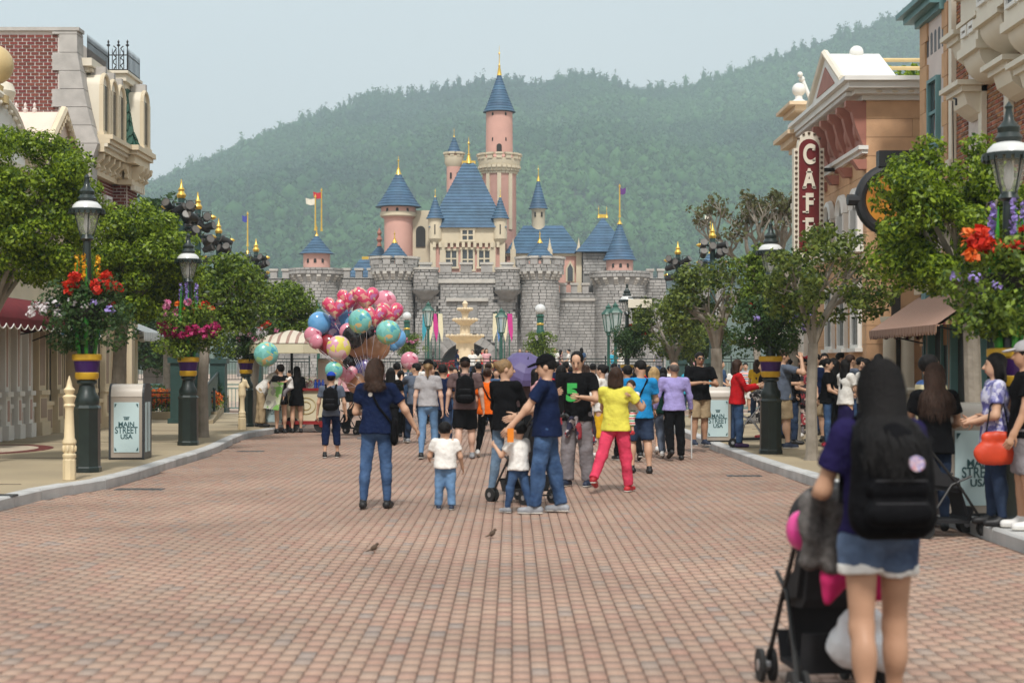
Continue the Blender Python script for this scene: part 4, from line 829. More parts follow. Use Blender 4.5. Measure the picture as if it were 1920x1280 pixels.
# slender tower behind the keep
c=(cx(851),CY+10); cp('slender_tower',M_pinkw,lambda b:b.lathe([(.62,GZ_+4),(.58,czz(286))],20,(c[0],c[1],0))); cp('gallery',M_crw,lambda b:b.lathe([(.58,czz(312)),(.74,czz(304)),(.74,czz(292)),(.5,czz(292))],20,(c[0],c[1],0))); ringbatt(c,.7,czz(293),9,.2,.6,M_crw,M_crw,.14); roof('roof',c,.5,czz(285),czz(254),18); spike(c,czz(256),.9,.12)
for a in (-.4,.5): slit(c[0]+.6*math.sin(a),czz(335),c[1]-.6*math.cos(a),.08,.4)
DP[0]=CY+4
# chapel range on the right with plain blue roof and a thin turret
cp('chapel',M_pinkw,lambda b:(b.bb(cx(950),cx(1088),CY+3,CY+8,GZ_,czz(478)),),smooth=0); cp('cornice',M_crw,lambda b:b.bb(cx(948),cx(1092),CY+2.8,CY+8.2,czz(482),czz(476)),smooth=0)
hip(cx(948),cx(1090),CY+2.7,CY+8.3,czz(477),czz(420),1.4)
c=(cx(1010),CY+5.5); cp('lantern_turret',M_crw,lambda b:b.lathe([(.5,czz(430)),(.5,czz(392)),(.6,czz(388))],16,(c[0],c[1],0))); roof('roof',c,.62,czz(388),czz(330),16); spike(c,czz(332),1.2,.14)
for s in (-.25,.25): slit(c[0]+s,czz(404),c[1]-.46,.07,.3)
for p in (962,1030,1084): cp('buttress',M_crw,lambda b:(b.bb(cx(p)-.2,cx(p)+.2,CY+2.6,CY+3.1,GZ_,czz(470)),b.lathe([(.18,0),(.05,.6),(.01,.9)],6,(cx(p),CY+2.85,czz(471)))),smooth=30)
o=cp('window',M_crw,lambda b:b.prism([(cx(1060),czz(530)),(cx(1076),czz(530)),(cx(1076),czz(505)),(cx(1068),czz(490)),(cx(1060),czz(505))],CY+2.85,CY+3,'y'),smooth=0); cp('pane',M_pane,lambda b:b.prism([(cx(1063),czz(528)),(cx(1073),czz(528)),(cx(1073),czz(505)),(cx(1068),czz(496)),(cx(1063),czz(505))],CY+2.8,CY+2.9,'y'),o,0)
DP[0]=CY+1
# far little turrets left and right of the wall
for p,z1,fm in ((460,470,mat('blue_flag',(.05,.06,.3),.8,.1,4)),(1335,470,None)):
    c=(cx(p),CY+2); t_=CA; cp('outer_turret',M_stone2,lambda b:b.lathe([(.8,GZ_),(.8,czz(505))],18,(c[0],c[1],0))); stones_round(c,.82,GZ_+2,czz(505)); roof('roof',c,.95,czz(505),czz(z1),18); spike(c,czz(z1+2),1.0,.2)
    flag(c,czz(z1-10),2.3,fm or mat('white_flag',(.7,.66,.55),.8,.1,4),-.4)
wall(500,545,522,CY+1.5,2); wall(1210,1250,522,CY+1.5,2)
# stones: those of the gate wall one by one, the rest joined
bs=MB(); bs.box((0,0,0),(1,1,1)); s0=bs.build('stone',M_stone,CA,0)
IND.sort(key=lambda q:q[2],reverse=True)
for i,q in enumerate(IND):
    if i<300:
        o=s0 if i==0 else objm('stone',s0.data,CA); o.location=(q[0],q[1]-CY,q[2]-GZ_); o.scale=q[3:]
    else: ST.box(q[:3],q[3:])
ST.v=[(x,y-CY,z-GZ_) for x,y,z in ST.v]; o=ST.build('stonework',M_stone,CA,0); o['kind']='stuff'
print('stones',len(ST.f)//6,len(IND))
# ================================================================ plants
def scatter(cen,rad,n,size,seed,asp=.55,shell=.6,up=.3):
    """n leaf blades spread through blobs; returns vertices and quads (each blade folded along its rib)"""
    r=np.random.RandomState(seed); cen=np.asarray(cen,float); rad=np.asarray(rad,float); k=r.randint(0,len(cen),n)
    d=r.normal(size=(n,3)); d/=np.linalg.norm(d,axis=1)[:,None]; q=(shell+(1-shell)*r.rand(n))[:,None]
    p=cen[k]+d*q*rad[k]; nn=d*.9+r.normal(0,.6,(n,3))+[0,0,up]; nn/=np.linalg.norm(nn,axis=1)[:,None]
    t=np.cross(nn,r.normal(size=(n,3))); t/=np.linalg.norm(t,axis=1)[:,None]; b=np.cross(nn,t); s=(size*r.uniform(.6,1.25,n))[:,None]
    V=np.stack([p-t*s,p+b*s*asp+nn*s*.18,p+t*s,p-b*s*asp+nn*s*.18],1).reshape(-1,3); return V,np.arange(4*n).reshape(n,4)
M_bark=mat('grey_bark',(.30,.265,.22),.9,.3,5,.6,14,c2=(.20,.175,.14)); M_bark2=mat('dark_bark',(.10,.085,.065),.95,.3,7,.6,20)
LF1=leafmat('bright_leaf',(.014,.055,.005),(.33,.45,.03),.42,.42); LF2=leafmat('mid_leaf',(.013,.048,.007),(.25,.35,.04),.40,.45); LF3=leafmat('olive_leaf',(.015,.044,.009),(.24,.30,.055),.40,.45); LF4=leafmat('dark_leaf',(.016,.045,.014),(.06,.115,.025),.3)  # random leaf tones, spread wide to paint in dark gaps and highlights
def tree(label,x,y,zb,th,c,r,ncl,npl,ls,seed,lm=LF1,bm=M_bark,tr=.1,name='tree',clr=.3,group='street trees along the pavements',flat=0):
    t=thing(name,label,'tree',(x,y,zb),0,group); rd=random.Random(seed); C=Vector((c[0]-x,c[1]-y,c[2]-zb)); 
    cl=[]
    while len(cl)<ncl:
        d=Vector((rd.gauss(0,1),rd.gauss(0,1),rd.gauss(0,1))).normalized()*(rd.uniform(.25,1)**.45)
        p=Vector((C.x+d.x*r[0],C.y+d.y*r[1],C.z+d.z*r[2]))
        if d.z<-.75: continue
        cl.append(p)
    top=Vector((C.x*.15,C.y*.15,th)); mb=MB()
    mb.tube([(0,0,-.05),(.01,0,.12),(0,.01,th*.5),tuple(top)],[tr*1.35,tr*1.02,tr*.9,tr*.82],10)
    nl=7
    for i in range(nl):
        a=2*math.pi*i/nl+rd.uniform(-.3,.3); e=Vector((C.x+math.cos(a)*r[0]*.62,C.y+math.sin(a)*r[1]*.62,C.z+rd.uniform(-.25,.55)*r[2])); m1=top.lerp(e,.45)+Vector((rd.uniform(-.1,.1),rd.uniform(-.1,.1),.12*r[2]))
        mb.tube([tuple(top-Vector((0,0,.05))),tuple(top.lerp(m1,.5)+Vector((0,0,.05))),tuple(m1),tuple(e)],[tr*.55,tr*.42,tr*.3,tr*.14],7)
        for p in sorted(cl,key=lambda q:(q-e).length)[:5]: mb.tube([tuple(m1.lerp(e,rd.random())),tuple(m1.lerp(p,.6)+Vector((0,0,.04))),tuple(p)],[tr*.18,tr*.12,tr*.05],5)
    mb.build('trunk',bm,t)
    V,Q=scatter([tuple(p) for p in cl],[(clr,clr,clr*.72)]*len(cl),ncl*npl,ls,seed)
    objm('crown',npmesh('crown',V,Q,lm),t); return t
tree('dense bright green round tree before the dark red awning at the left edge',-8.1,24.3,KH,2.0,(-7.4,24.1,3.93),(1.15,1.1,1.3),125,300,.036,1,LF1,clr=.27)
tree('broad dense green tree between the black lamp posts, behind the tall tan bin',-7.75,31.5,KH,2.35,(-7.2,31.0,3.5),(1.12,1.2,1.22),125,250,.044,2,LF1,tr=.15,clr=.29)
tree('green tree with pale grey trunk beside the second black lamp post',-6.5,33.6,KH,2.3,(-6.05,34,3.1),(.9,.9,.9),70,140,.05,3,LF2,tr=.12,clr=.3)
tree('small darker green tree hanging over the vendor cart canopy',-6.7,41.5,KH,2.2,(-5.95,41,2.95),(.95,.9,.8),64,130,.054,4,LF2,tr=.13,clr=.3)
tree('airy olive green tree with a slim pale forked trunk beside the black lamp post',4.75,25.4,KH,1.85,(4.95,25.4,2.95),(1.05,1.0,.85),64,85,.046,5,LF3,tr=.1,clr=.22)
tree('dense green tree in front of the ornate building and round orange sign',5.6,19.4,KH,2.0,(5.35,19.3,3.35),(.98,.95,1.0),125,270,.034,6,LF1,tr=.12,clr=.23)
tree('olive tree with a grey trunk rising behind the tan bin',4.75,37,KH,1.9,(4.55,37,3.0),(1.15,1.1,1.05),62,85,.054,7,LF3,tr=.16,clr=.27)
tree('thin leaved olive tree with spreading low branches before the castle wall',4.9,48,0,1.75,(4.7,48,2.75),(1.35,1.2,1.1),62,80,.062,8,LF3,tr=.14,clr=.3)
tree('green tree behind the right black lamp post, over the queue of people',5.4,30.5,KH,2.2,(5.0,30.3,3.1),(.75,.8,.85),66,110,.048,9,LF2,tr=.1,clr=.28)
tree('dark glossy tree standing behind the brick corner building',-11.2,52,0,4.5,(-11.6,52,6.1),(1.3,1.2,1.0),60,45,.12,10,LF4,M_bark2,.15,clr=.4,group=None)
tree('dark leafy tree beyond the white fringed awning',-15.5,64,0,1.5,(-14.6,64,2.5),(2.2,1.5,1.3),90,60,.11,12,LF4,M_bark2,.15,clr=.5,group=None)
tree('sparse yellowish tree on the roof terrace of the tan stone building',9.3,38,7.3,.6,(9.3,38,8.3),(.8,.6,.45),30,30,.07,13,LF1,M_bark2,.06,clr=.28,group=None)
# the nearly bare tree behind the cafe sign
t=thing('bare_tree','nearly bare grey tree with few brownish leaves behind the cafe sign','tree',(9.3,58,0)); rd=random.Random(21); mb=MB(); tips=[]
def limb(p,d,l,r,k):
    q=p; pts=[tuple(p)]; rr=[r]
    for i in range(4):
        d=(d+Vector((rd.uniform(-.3,.3),rd.uniform(-.3,.3),rd.uniform(-.1,.3)))).normalized(); q=q+d*l/4; pts.append(tuple(q)); rr.append(r*(1-.12*(i+1)))
    mb.tube(pts,rr,6 if k>1 else 4)
    if k==0: tips.append(q); return
    for i in range(3 if k>1 else 4):
        a=rd.uniform(0,6.28); s=rd.uniform(.5,1.0); dd=(d+Vector((math.cos(a)*s,math.sin(a)*s,rd.uniform(-.25,.4)))).normalized(); limb(Vector(pts[-1-rd.randint(0,1)]),dd,l*rd.uniform(.6,.85),r*.6,k-1)
limb(Vector((0,0,-.1)),Vector((-.03,0,1)),5.2,.2,0); tips.clear()
for i in range(5):
    a=i*1.26+.4; limb(Vector((-.12,0,4.8)),Vector((math.cos(a)*.8-.2,math.sin(a)*.7,.95)).normalized(),1.4,.13,3)
mb.build('trunk',M_bark,t)
V,Q=scatter([tuple(p) for p in tips if rd.random()<.8],[(.2,.2,.16)]*400 if False else [(.2,.2,.16)]*len(tips),1100,.085,4); Q=Q[:]
tips2=[tuple(p) for p in tips if rd.random()<.7]; V,Q=scatter(tips2,[(.22,.22,.16)]*len(tips2),2200,.09,4); objm('crown',npmesh('crown',V,Q,leafmat('brown_leaf',(.10,.075,.03),(.13,.15,.05),.4)),t)
for i,(x,y,z,r_,lb) in enumerate([(11,62,3.6,1.6,'low green tree at the foot of the bare tree'),(7.6,66,2.6,1.3,'dark green tree behind the right spotlight masts'),(13,60,2.2,1.6,'dark bushy tree beside the striped awning')]):
    tree(lb,x,y,0,1.2,(x,y,z),(r_,r_,r_*.8),70,50,.1,30+i,LF2 if i!=1 else LF4,M_bark2,.12,clr=.5,group=None)
# flowers
def flmat(n,c,c2=None): return leafmat(n,c,c2 or tuple(x*.7 for x in c),.3)
FR=flmat('red_petal',(.62,.02,.012),(.72,.06,.02)); FO=flmat('orange_petal',(.70,.10,.01),(.8,.2,.02)); FW=flmat('white_petal',(.75,.70,.72)); FM=flmat('magenta_petal',(.34,.008,.07),(.45,.02,.16)); FP=flmat('pink_petal',(.68,.16,.36),(.8,.4,.55)); FY=flmat('yellow_petal',(.8,.36,.01),(.85,.5,.03)); FV=flmat('violet_petal',(.30,.22,.58),(.42,.34,.72)); FG=mat('spear_leaf',(.03,.22,.02),.4,.2,9)
def blossoms(par,m,cen,rad,n,s,seed,name='blossom'):
    V,Q=scatter(cen,rad,n,s,seed,.8,.85,.5); o=objm(name,npmesh(name,V,Q,m),par); o['kind']='stuff'; return o
def basket(label,x,y,z,r,seed,cols,h=.5,lm=LF4,group='flower baskets on the lamp posts'):
    t=thing('flower_basket',label,'flower basket',(x,y,z),0,group)
    part(t,'bowl',M_iron,lambda b:b.lathe([(.08,-.2),(.2,-.15),(.26,0),(.22,.02)],14))
    rd=random.Random(seed); cl=[(rd.gauss(0,.5)*r,rd.gauss(0,.5)*r,rd.uniform(-1,.62)*h) for _ in range(70)]; V,Q=scatter(cl,[(.2,.2,.17)]*70,5600,.034,seed); objm('foliage',npmesh('foliage',V,Q,lm),t)
    for i,(m_,n_,zc,sp,s_,off) in enumerate(cols):
        cc=[]
        for k in range(n_//6+1):
            a=rd.uniform(0,6.28); q=rd.uniform(.55,1.2)*r*sp; cc.append((q*math.cos(a)+off,q*math.sin(a)*.9-.05,zc+rd.uniform(-.12,.12)))
        blossoms(t,m_,cc,[(.06,.06,.05)]*len(cc),int(n_*2.6),s_*1.05,seed+i)
    return t
# ================================================================ street furniture
M_lamp=mat('dark_green_iron',(.012,.022,.02),.38,.2,6,coat=.2); M_lgreen=mat('green_iron',(.018,.085,.06),.4,.1,6); M_purple=mat('purple_enamel',(.04,.008,.10),.35,.1,6); M_yel=mat('yellow_gold_paint',(.55,.33,.02),.4,.1,6)
M_milk=mat('milk_glass',(.60,.61,.60),.25,.03,3); M_glass=glassmat('lamp_glass',(.75,.8,.75),.25)
M_tower=mat('tower_green',(.025,.06,.055),.5,.15,6); M_blackm=mat('black_metal',(.02,.02,.02),.45,.2,9); M_lens=mat('spot_lens',(.12,.11,.10),.15,.2,5)
def street_lamp(label,x,y,z,h=4.05,tall=True,spikes=FY):
    t=thing('street_lamp',label,'street lamp',(x,y,z),0,'black lamp posts along the street'); k=h/4.05
    part(t,'plinth',M_lamp,lambda b:b.lathe([(.205,0),(.205,.06),(.19,.08),(.185,.86),(.2,.9),(.17,.94)],8,a0=math.pi/8),smooth=20)
    part(t,'post',M_lamp,lambda b:b.lathe([(.15,.9),(.175,.98),(.17,1.05),(.125,1.12),(.105,1.22),(.14,1.25),(.14,1.28),(.11,1.3),(.12,1.36),(.1,1.5),(.085,1.65),(.06,2.4),(.055,h-.95),(.1,h-.92),(.07,h-.86)],16))
    o=part(t,'band',M_purple,lambda b:b.lathe([(.15,1.36),(.19,1.6)],20)); part(o,'band_rim',M_yel,lambda b:b.lathe([(.145,1.3),(.165,1.33),(.165,1.39),(.15,1.41)],20)); part(o,'band_rim',M_yel,lambda b:b.lathe([(.18,1.56),(.205,1.58),(.205,1.65),(.18,1.66)],20))
    g=part(t,'lantern_glass',M_glass,lambda b:b.lathe([(.07,h-.86),(.12,h-.78),(.17,h-.55),(.17,h-.5)],16)); part(t,'lantern_frame',M_lamp,lambda b:[b.tube([(.09*math.cos(a),.09*math.sin(a),h-.88),(.18*math.cos(a),.18*math.sin(a),h-.52)],.01,4) for a in (.4,1.97,3.54,5.1)])
    part(t,'bulb',M_milk,lambda b:b.lathe([(.02,h-.84),(.05,h-.74),(.045,h-.62),(.01,h-.56)],10))
    part(t,'lantern_dome',M_milk,lambda b:b.lathe([(.21,h-.5),(.195,h-.45),(.15,h-.405),(.1,h-.385)],20))
    part(t,'rim',M_lamp,lambda b:(b.lathe([(.17,h-.53),(.25,h-.53),(.25,h-.5),(.22,h-.49)],20),[b.box((.245*math.cos(a),.245*math.sin(a),h-.545),(.02,.05,.05),rz=a) for a in [2*math.pi*i/20 for i in range(20)]]))
    part(t,'finial',M_lamp,lambda b:b.lathe([(.11,h-.385),(.135,h-.35),(.1,h-.3),(.11,h-.25),(.05,h-.18),(.03,h-.08),(.04,h-.05),(.005,h)],14))
    if spikes:
        part(t,'leaf_spear',FG,lambda b:[b.tube([(.1*math.cos(a),.1*math.sin(a),1.6),(.17*math.cos(a),.17*math.sin(a),2.2),(.13*math.cos(a),.13*math.sin(a),3.0)],[.025,.045,.004],5) for a in (.2,1.3,2.6,3.6,4.9)])
        for a in (0.15,2.99,4.7): blossoms(t,spikes,[(.15*math.cos(a),.15*math.sin(a),2.72+.06*i) for i in range(6)],[(.03,.03,.04)]*6,60,.028,int(a*10),'flower_spike')
    return t
def pav(px,py): Y=YG(py,KH); return XW(px,Y),Y
x,y=pav(163,884); street_lamp('black lamp post with milk glass lantern right beside the cream spired bollard',x,y,KH,4.2); basket('round basket of scarlet and small white flowers on the lamp post beside the bollard',x,y,KH+2.3,.55,3,[(FR,170,.36,.62,.05,.1),(FW,150,.02,1,.026,-.22),(FR,10,.05,.6,.045,.08),(FV,24,-.05,1,.035,.15)])
x,y=pav(353,834); street_lamp('black lamp post with violet flower spike beside the grey tree trunk',x,y,KH,4.0,spikes=FV); basket('basket of magenta trailing flowers topped with pink ones on the lamp beside the tree trunk',x,y,KH+2.25,.55,5,[(FM,420,-.08,.95,.04,0),(FP,40,.36,.6,.045,-.1),(FO,18,.38,.5,.05,.12),(FR,20,.36,.6,.045,.05)],lm=LF2)
x,y=-6.55,39.4; street_lamp('black lamp post behind the horse head bollard',x,y,KH,4.0,spikes=None); basket('basket of white flowers with some red, over the horse head bollard',x,y,KH+2.25,.6,7,[(FW,170,.05,.95,.032,-.05),(FR,40,.2,.95,.045,.1),(FP,40,.0,.9,.035,.2)])
x,y=pav(1445,850); street_lamp('black lamp post at the kerb between the tan bin and the slim forked tree',x,y,KH,3.95,spikes=None); basket('green leafy basket with few red and mauve flowers hidden among the branches',x,y,KH+2.25,.5,8,[(FR,16,.2,.8,.04,0),(FV,30,.0,.9,.035,.1)])
street_lamp('near black lamp post with violet flower spikes at the right frame edge',4.72,15.2,KH,4.0,spikes=FV); basket('large basket of bright red geraniums at the right frame edge',4.72,15.15,KH+2.35,.42,9,[(FR,150,.32,.75,.042,-.05),(FO,30,.3,.7,.04,-.2),(FP,10,.15,.8,.035,-.2),(FV,30,-.05,.9,.025,-.1)],lm=LF2)
street_lamp('distant black lamp post before the castle wall',3.45,48,0,4.1,spikes=None); basket('dark green basket with a few red flowers before the castle wall',3.5,47.8,2.45,.5,10,[(FR,20,.25,.8,.05,0)])
# bins
M_bin=mat('tan_steel',(.36,.31,.26),.42,.06,2,spec=.5); M_bint=mat('pale_steel',(.52,.47,.41),.35,.05,2); M_plate=mat('pale_blue_plate',(.50,.64,.66),.4,.03,2); M_ink=mat('dark_green_ink',(.03,.09,.10),.5,.05,5)
M_bed=mat('bin_edge',(.03,.035,.04),.4,.1,5)
def bin_(label,x,y,z,rz=0,w=.58,d=.62,h=1.16,big=1):
    t=thing('litter_bin',label,'litter bin',(x,y,z),rz,'tan litter bins with pale blue plates'); w*=big; h*=big; d*=big
    part(t,'body',M_bin,lambda b:b.bb(-w/2,w/2,-d/2,d/2,.03,h-.2*big)); pr=[(-d/2-.01,h-.2*big)]+[(-d/2+.15*big-.16*big*math.cos(math.pi/2*i/6),h-.2*big+.2*big*math.sin(math.pi/2*i/6)) for i in range(7)]
    pr+=[(-p,q) for p,q in pr[::-1]]
    part(t,'lid',M_bint,lambda b:b.prism(pr,-w/2+.002,w/2-.002,'x'))
    pe=[(-d/2-.02,.0)]+[(p*1.03,q+.012) for p,q in pr]+[(d/2+.02,.0)]
    for s in (-1,1): part(t,'side_frame',M_bed,lambda b:b.prism(pe,s*w/2-.03*(s<0),s*(w/2)+.03*(s>0),'x'),0)
    part(t,'base',M_bed,lambda b:b.bb(-w/2,w/2,-d/2+.02,d/2-.02,0,.035),0)
    pw,z0,z1=w*.40,h*.095,h*.76
    p=part(t,'plate',M_plate,lambda b:b.bb(-pw,pw,-d/2-.012,-d/2+.005,z0,z1),0)
    zc=(z0+z1)/2; yy=-d/2-.015
    for tx,sz,dz,sx in (('MAIN',.105,.045,1.0),('STREET',.15,-.05,.74),('USA',.105,-.15,1.0)):
        me=textmesh(tx,sz*big,.004,.002,'lettering',sx); me.materials.append(M_ink); objm('lettering',me,p,loc=(0,yy,zc+dz*big),rot=(R(90),0,0))
    part(p,'emblem',M_ink,lambda b:(b.bb(-.035,.035,yy-.002,yy+.002,zc+.12*big,zc+.128*big),b.bb(-.05,.05,yy-.002,yy+.002,zc+.158*big,zc+.168*big),[b.prism([(x-.009,zc+.128*big),(x+.009,zc+.128*big),(x+.012,zc+.158*big),(x-.004,zc+.158*big)],yy-.002,yy+.002,'y') for x in (-.025,0,.025)]),0)
    part(p,'corner_mark',M_ink,lambda b:[b.prism([(sx*pw*.93,za),(sx*pw*.76,za),(sx*pw*.86,za+.04*sz),(sx*pw*.93,za+.06*sz)][::1],yy-.002,yy+.002,'y') for sx in (-1,1) for za,sz in ((z0+.025,1),(z1-.025,-1))],0)
    part(t,'side_plate',M_plate,lambda b:[b.bb(w/2+.03,w/2+.036,-d/2+.08+q,-d/2+.08+q+.16,z0,z1) for q in (0,.24)],0)
    return t
x,y=pav(236,861); bin_('tall tan bin standing beside the first black lamp post, nearest the cream shop',x,y+.3,KH,R(2),.50,.6,1.2)
x,y=pav(1347,828); bin_('tan bin at the kerb with people standing on both sides of it',x,y+.3,KH,R(-2),.5,.6,1.08)
bin_('large tan bin partly hidden by the woman in a flowered blouse',4.62,16.2,KH,R(4),.62,.6,1.12); bin_('tan bin behind the bending vendor in a white shirt',-5.9,39.9,KH,R(4),.52,.6,1.12)
# bollards
M_bol=mat('cream_bollard',(.66,.54,.34),.5,.08,5)
x,y=pav(130,899); t=thing('bollard','cream turned bollard with pointed spire top near the kerb','bollard',(x,y,KH))
part(t,'base',M_bol,lambda b:b.lathe([(.085,0),(.085,.26),(.075,.28)],8,a0=math.pi/8),smooth=20); part(t,'shaft',M_bol,lambda b:b.lathe([(.07,.27),(.088,.3),(.088,.33),(.07,.35),(.075,.36),(.075,.46),(.09,.48),(.09,.51),(.068,.55),(.055,.9),(.06,.95),(.075,.97),(.06,1.0),(.075,1.05),(.09,1.09),(.05,1.12),(.065,1.15),(.075,1.18),(.04,1.22),(.03,1.28),(.006,1.36)],18)); part(t,'leaf_band',M_bol,lambda b:[b.sph((.078*math.cos(a),.078*math.sin(a),.41),(.02,.02,.05),6,5) for a in [i*math.pi/4 for i in range(8)]])
x,y=pav(454,805); t=thing('bollard','cream hitching post topped with a carved horse head','bollard',(x,y,KH)); part(t,'base',M_bol,lambda b:b.lathe([(.095,0),(.095,.26),(.08,.28)],8,a0=math.pi/8),smooth=20); part(t,'shaft',M_bol,lambda b:b.lathe([(.075,.27),(.09,.32),(.075,.36),(.085,.4),(.06,.45),(.055,.72),(.08,.78),(.09,.81),(.06,.84)],16))
s=SDF(.02); s.cap((0,0,.82),(0,0,1.02),.09,.075).cap((0,0,1.0),(.06,0,1.12),.075,.06).cap((.06,0,1.12),(.14,0,1.0),.055,.035).cap((-.04,.0,1.05),(-.05,0,.9),.035,.03).cap((.02,.03,1.15),(.02,.035,1.22),.016,.006).cap((.02,-.03,1.15),(.02,-.035,1.22),.016,.006); s.obj('horse_head',.012,M_bol,t)
# spotlight masts
def mast(label,px,ptop,Y,lights,gz=0):
    zt=ZW(ptop,Y); x=XW(px,Y); t=thing('spotlight_mast',label,'light mast',(x,Y,gz),0,'green spotlight masts round the plaza')
    part(t,'pedestal',M_tower,lambda b:(b.bb(-.3,.3,-.3,.3,0,.25),b.bb(-.24,.24,-.24,.24,.25,1.7),b.bb(-.3,.3,-.3,.3,1.698,1.85)),0); part(t,'pole',M_tower,lambda b:b.lathe([(.14,1.84),(.1,2.2),(.085,zt-gz-.45)],12))
    part(t,'finial',M_gilt,lambda b:b.lathe([(.1,zt-gz-.5),(.13,zt-gz-.42),(.07,zt-gz-.32),(.09,zt-gz-.27),(.04,zt-gz-.2),(.01,zt-gz)],10))
    for dz in (.72,1.28):
        part(t,'crossarm',M_tower,lambda b:b.tube([(-.4,0,zt-gz-dz),(.4,0,zt-gz-dz)],.04,8)); part(t,'arm_tip',M_gilt,lambda b:[b.tube([(s*.39,0,zt-gz-dz),(s*.45,0,zt-gz-dz),(s*.53,0,zt-gz-dz)],[.07,.065,.01],8) for s in (-1,1)])
    rd=random.Random(px)
    for i,(dx,dz) in enumerate(lights):
        dx*=.62; dz=.38+dz*.46
        q=MB(); yaw=rd.uniform(-1.2,1.2); pit=rd.uniform(-.5,-.1); q.T=Matrix.Translation((dx,-.12,zt-gz-dz))@Matrix.Rotation(yaw,4,'Z')@Matrix.Rotation(pit,4,'X')
        q.tube([(0,.2,0),(0,.15,0),(0,-.1,0),(0,-.2,0)],[.06,.1,.11,.125],12); o=q.build('spotlight',M_blackm,t)
        q=MB(); q.T=Matrix.Translation((dx,-.12,zt-gz-dz))@Matrix.Rotation(yaw,4,'Z')@Matrix.Rotation(pit,4,'X'); q.tube([(0,-.198,0),(0,-.206,0)],.11,12); q.build('lens',M_lens,o)
        q=MB(); q.tube([(dx-.13,-.12,zt-gz-dz),(dx-.12,-.12,zt-gz-dz+.18),(dx+.12,-.12,zt-gz-dz+.18),(dx+.13,-.12,zt-gz-dz)],.015,5); q.build('yoke',M_blackm,o)
    part(t,'cable',M_blackm,lambda b:[b.tube([(-.32,-.1,zt-gz-.8),(-.5,-.1,zt-gz-1.3),(-.4,-.1,zt-gz-1.9),(-.2,-.1,zt-gz-2.0)],.014,4),b.tube([(.5,-.1,zt-gz-1.4),(.45,-.1,zt-gz-1.75),(.1,-.1,zt-gz-1.6)],.012,4)]); return t
LS=[(-.5,.75),(.45,.8),(-.5,1.35),(.5,1.35),(-.05,.95),(-.5,2.2),(.5,2.25),(.3,1.4)]
mast('tallest spotlight mast, nearest the brick corner building',340,336,42,LS); mast('spotlight mast just right of the tallest one, above the left trees',371,360,45.5,LS); mast('third spotlight mast from the brick building, with wide cross arms',410,409,52,LS); mast('shortest left spotlight mast, above the small trees by the castle wall',480,447,60,LS)
mast('taller right spotlight mast before the bare tree',1336,418,52,LS); mast('shorter right spotlight mast nearest the castle corner tower',1271,452,60,LS)
# globe lamps, lantern posts
def globe(label,px,pg,Y,rg,gz):
    z=ZW(pg,Y); x=XW(px,Y); t=thing('globe_lamp',label,'street lamp',(x,Y,gz),0,'green posts with white globes'); h=z-gz
    part(t,'globe',M_milk,lambda b:b.sph((0,0,h),rg,20,14)); part(t,'post',M_lgreen,lambda b:b.lathe([(.2,0),(.2,.4),(.12,.5),(.11,h-rg-.8),(.16,h-rg-.75),(.16,h-rg-.6),(.13,h-rg-.55),(.13,h-rg-.1),(.17,h-rg-.05),(.1,h-rg+.03)],14)); part(t,'collar',M_gilt,lambda b:b.lathe([(.135,h-rg-.4),(.145,h-rg-.38),(.145,h-rg-.34),(.135,h-rg-.32)],14)); return x,z
x,z=globe('white globe lamp on a green post beside the balloons',763,593,72,.2,0); basket('pinkish flower basket on the globe lamp beside the balloons',x,71.9,2.7,.5,14,[(FP,60,.1,.9,.06,0)],lm=LF2,group=None)
x,z=globe('white globe lamp on a thick green post right of the fountain',1013,580,62,.21,0); basket('leafy basket with pale flowers on the globe lamp right of the fountain',x,61.9,2.55,.55,15,[(FW,60,.1,.9,.05,0)],lm=LF2,group=None)
def lantern(label,px,ptop,Y,gz):
    x=XW(px,Y); h=ZW(ptop,Y)-gz; t=thing('lantern_post',label,'street lamp',(x,Y,gz),0,'green lantern posts before the castle')
    part(t,'post',M_lgreen,lambda b:b.lathe([(.2,0),(.2,.7),(.1,.85),(.07,1.2),(.06,h-1.45),(.11,h-1.4),(.08,h-1.3)],12)); part(t,'glass',glassmat('lantern_pane',(.5,.6,.58),.6),lambda b:b.lathe([(.14,h-1.25),(.27,h-.5)],6)); part(t,'frame',M_lgreen,lambda b:([b.tube([(.145*math.cos(a),.145*math.sin(a),h-1.28),(.28*math.cos(a),.28*math.sin(a),h-.48)],.025,4) for a in [i*math.pi/3 for i in range(6)]],b.lathe([(.12,h-1.32),(.16,h-1.25)],6))); part(t,'cap',M_lgreen,lambda b:b.lathe([(.33,h-.5),(.3,h-.44),(.12,h-.25),(.14,h-.18),(.05,h-.1),(.01,h)],6),smooth=20); return t
lantern('green lantern post seen between the small trees and the balloons',597,567,66,.0); lantern('green lantern post left of the fountain before the banners',803,564,80,GZ_); lantern('green lantern post right of the fountain before the banners',940,576,80,GZ_); lantern('left one of two close green lantern posts before the right castle wall',1141,568,70,0); lantern('right one of two close green lantern posts before the right castle wall',1154,565,69,0)
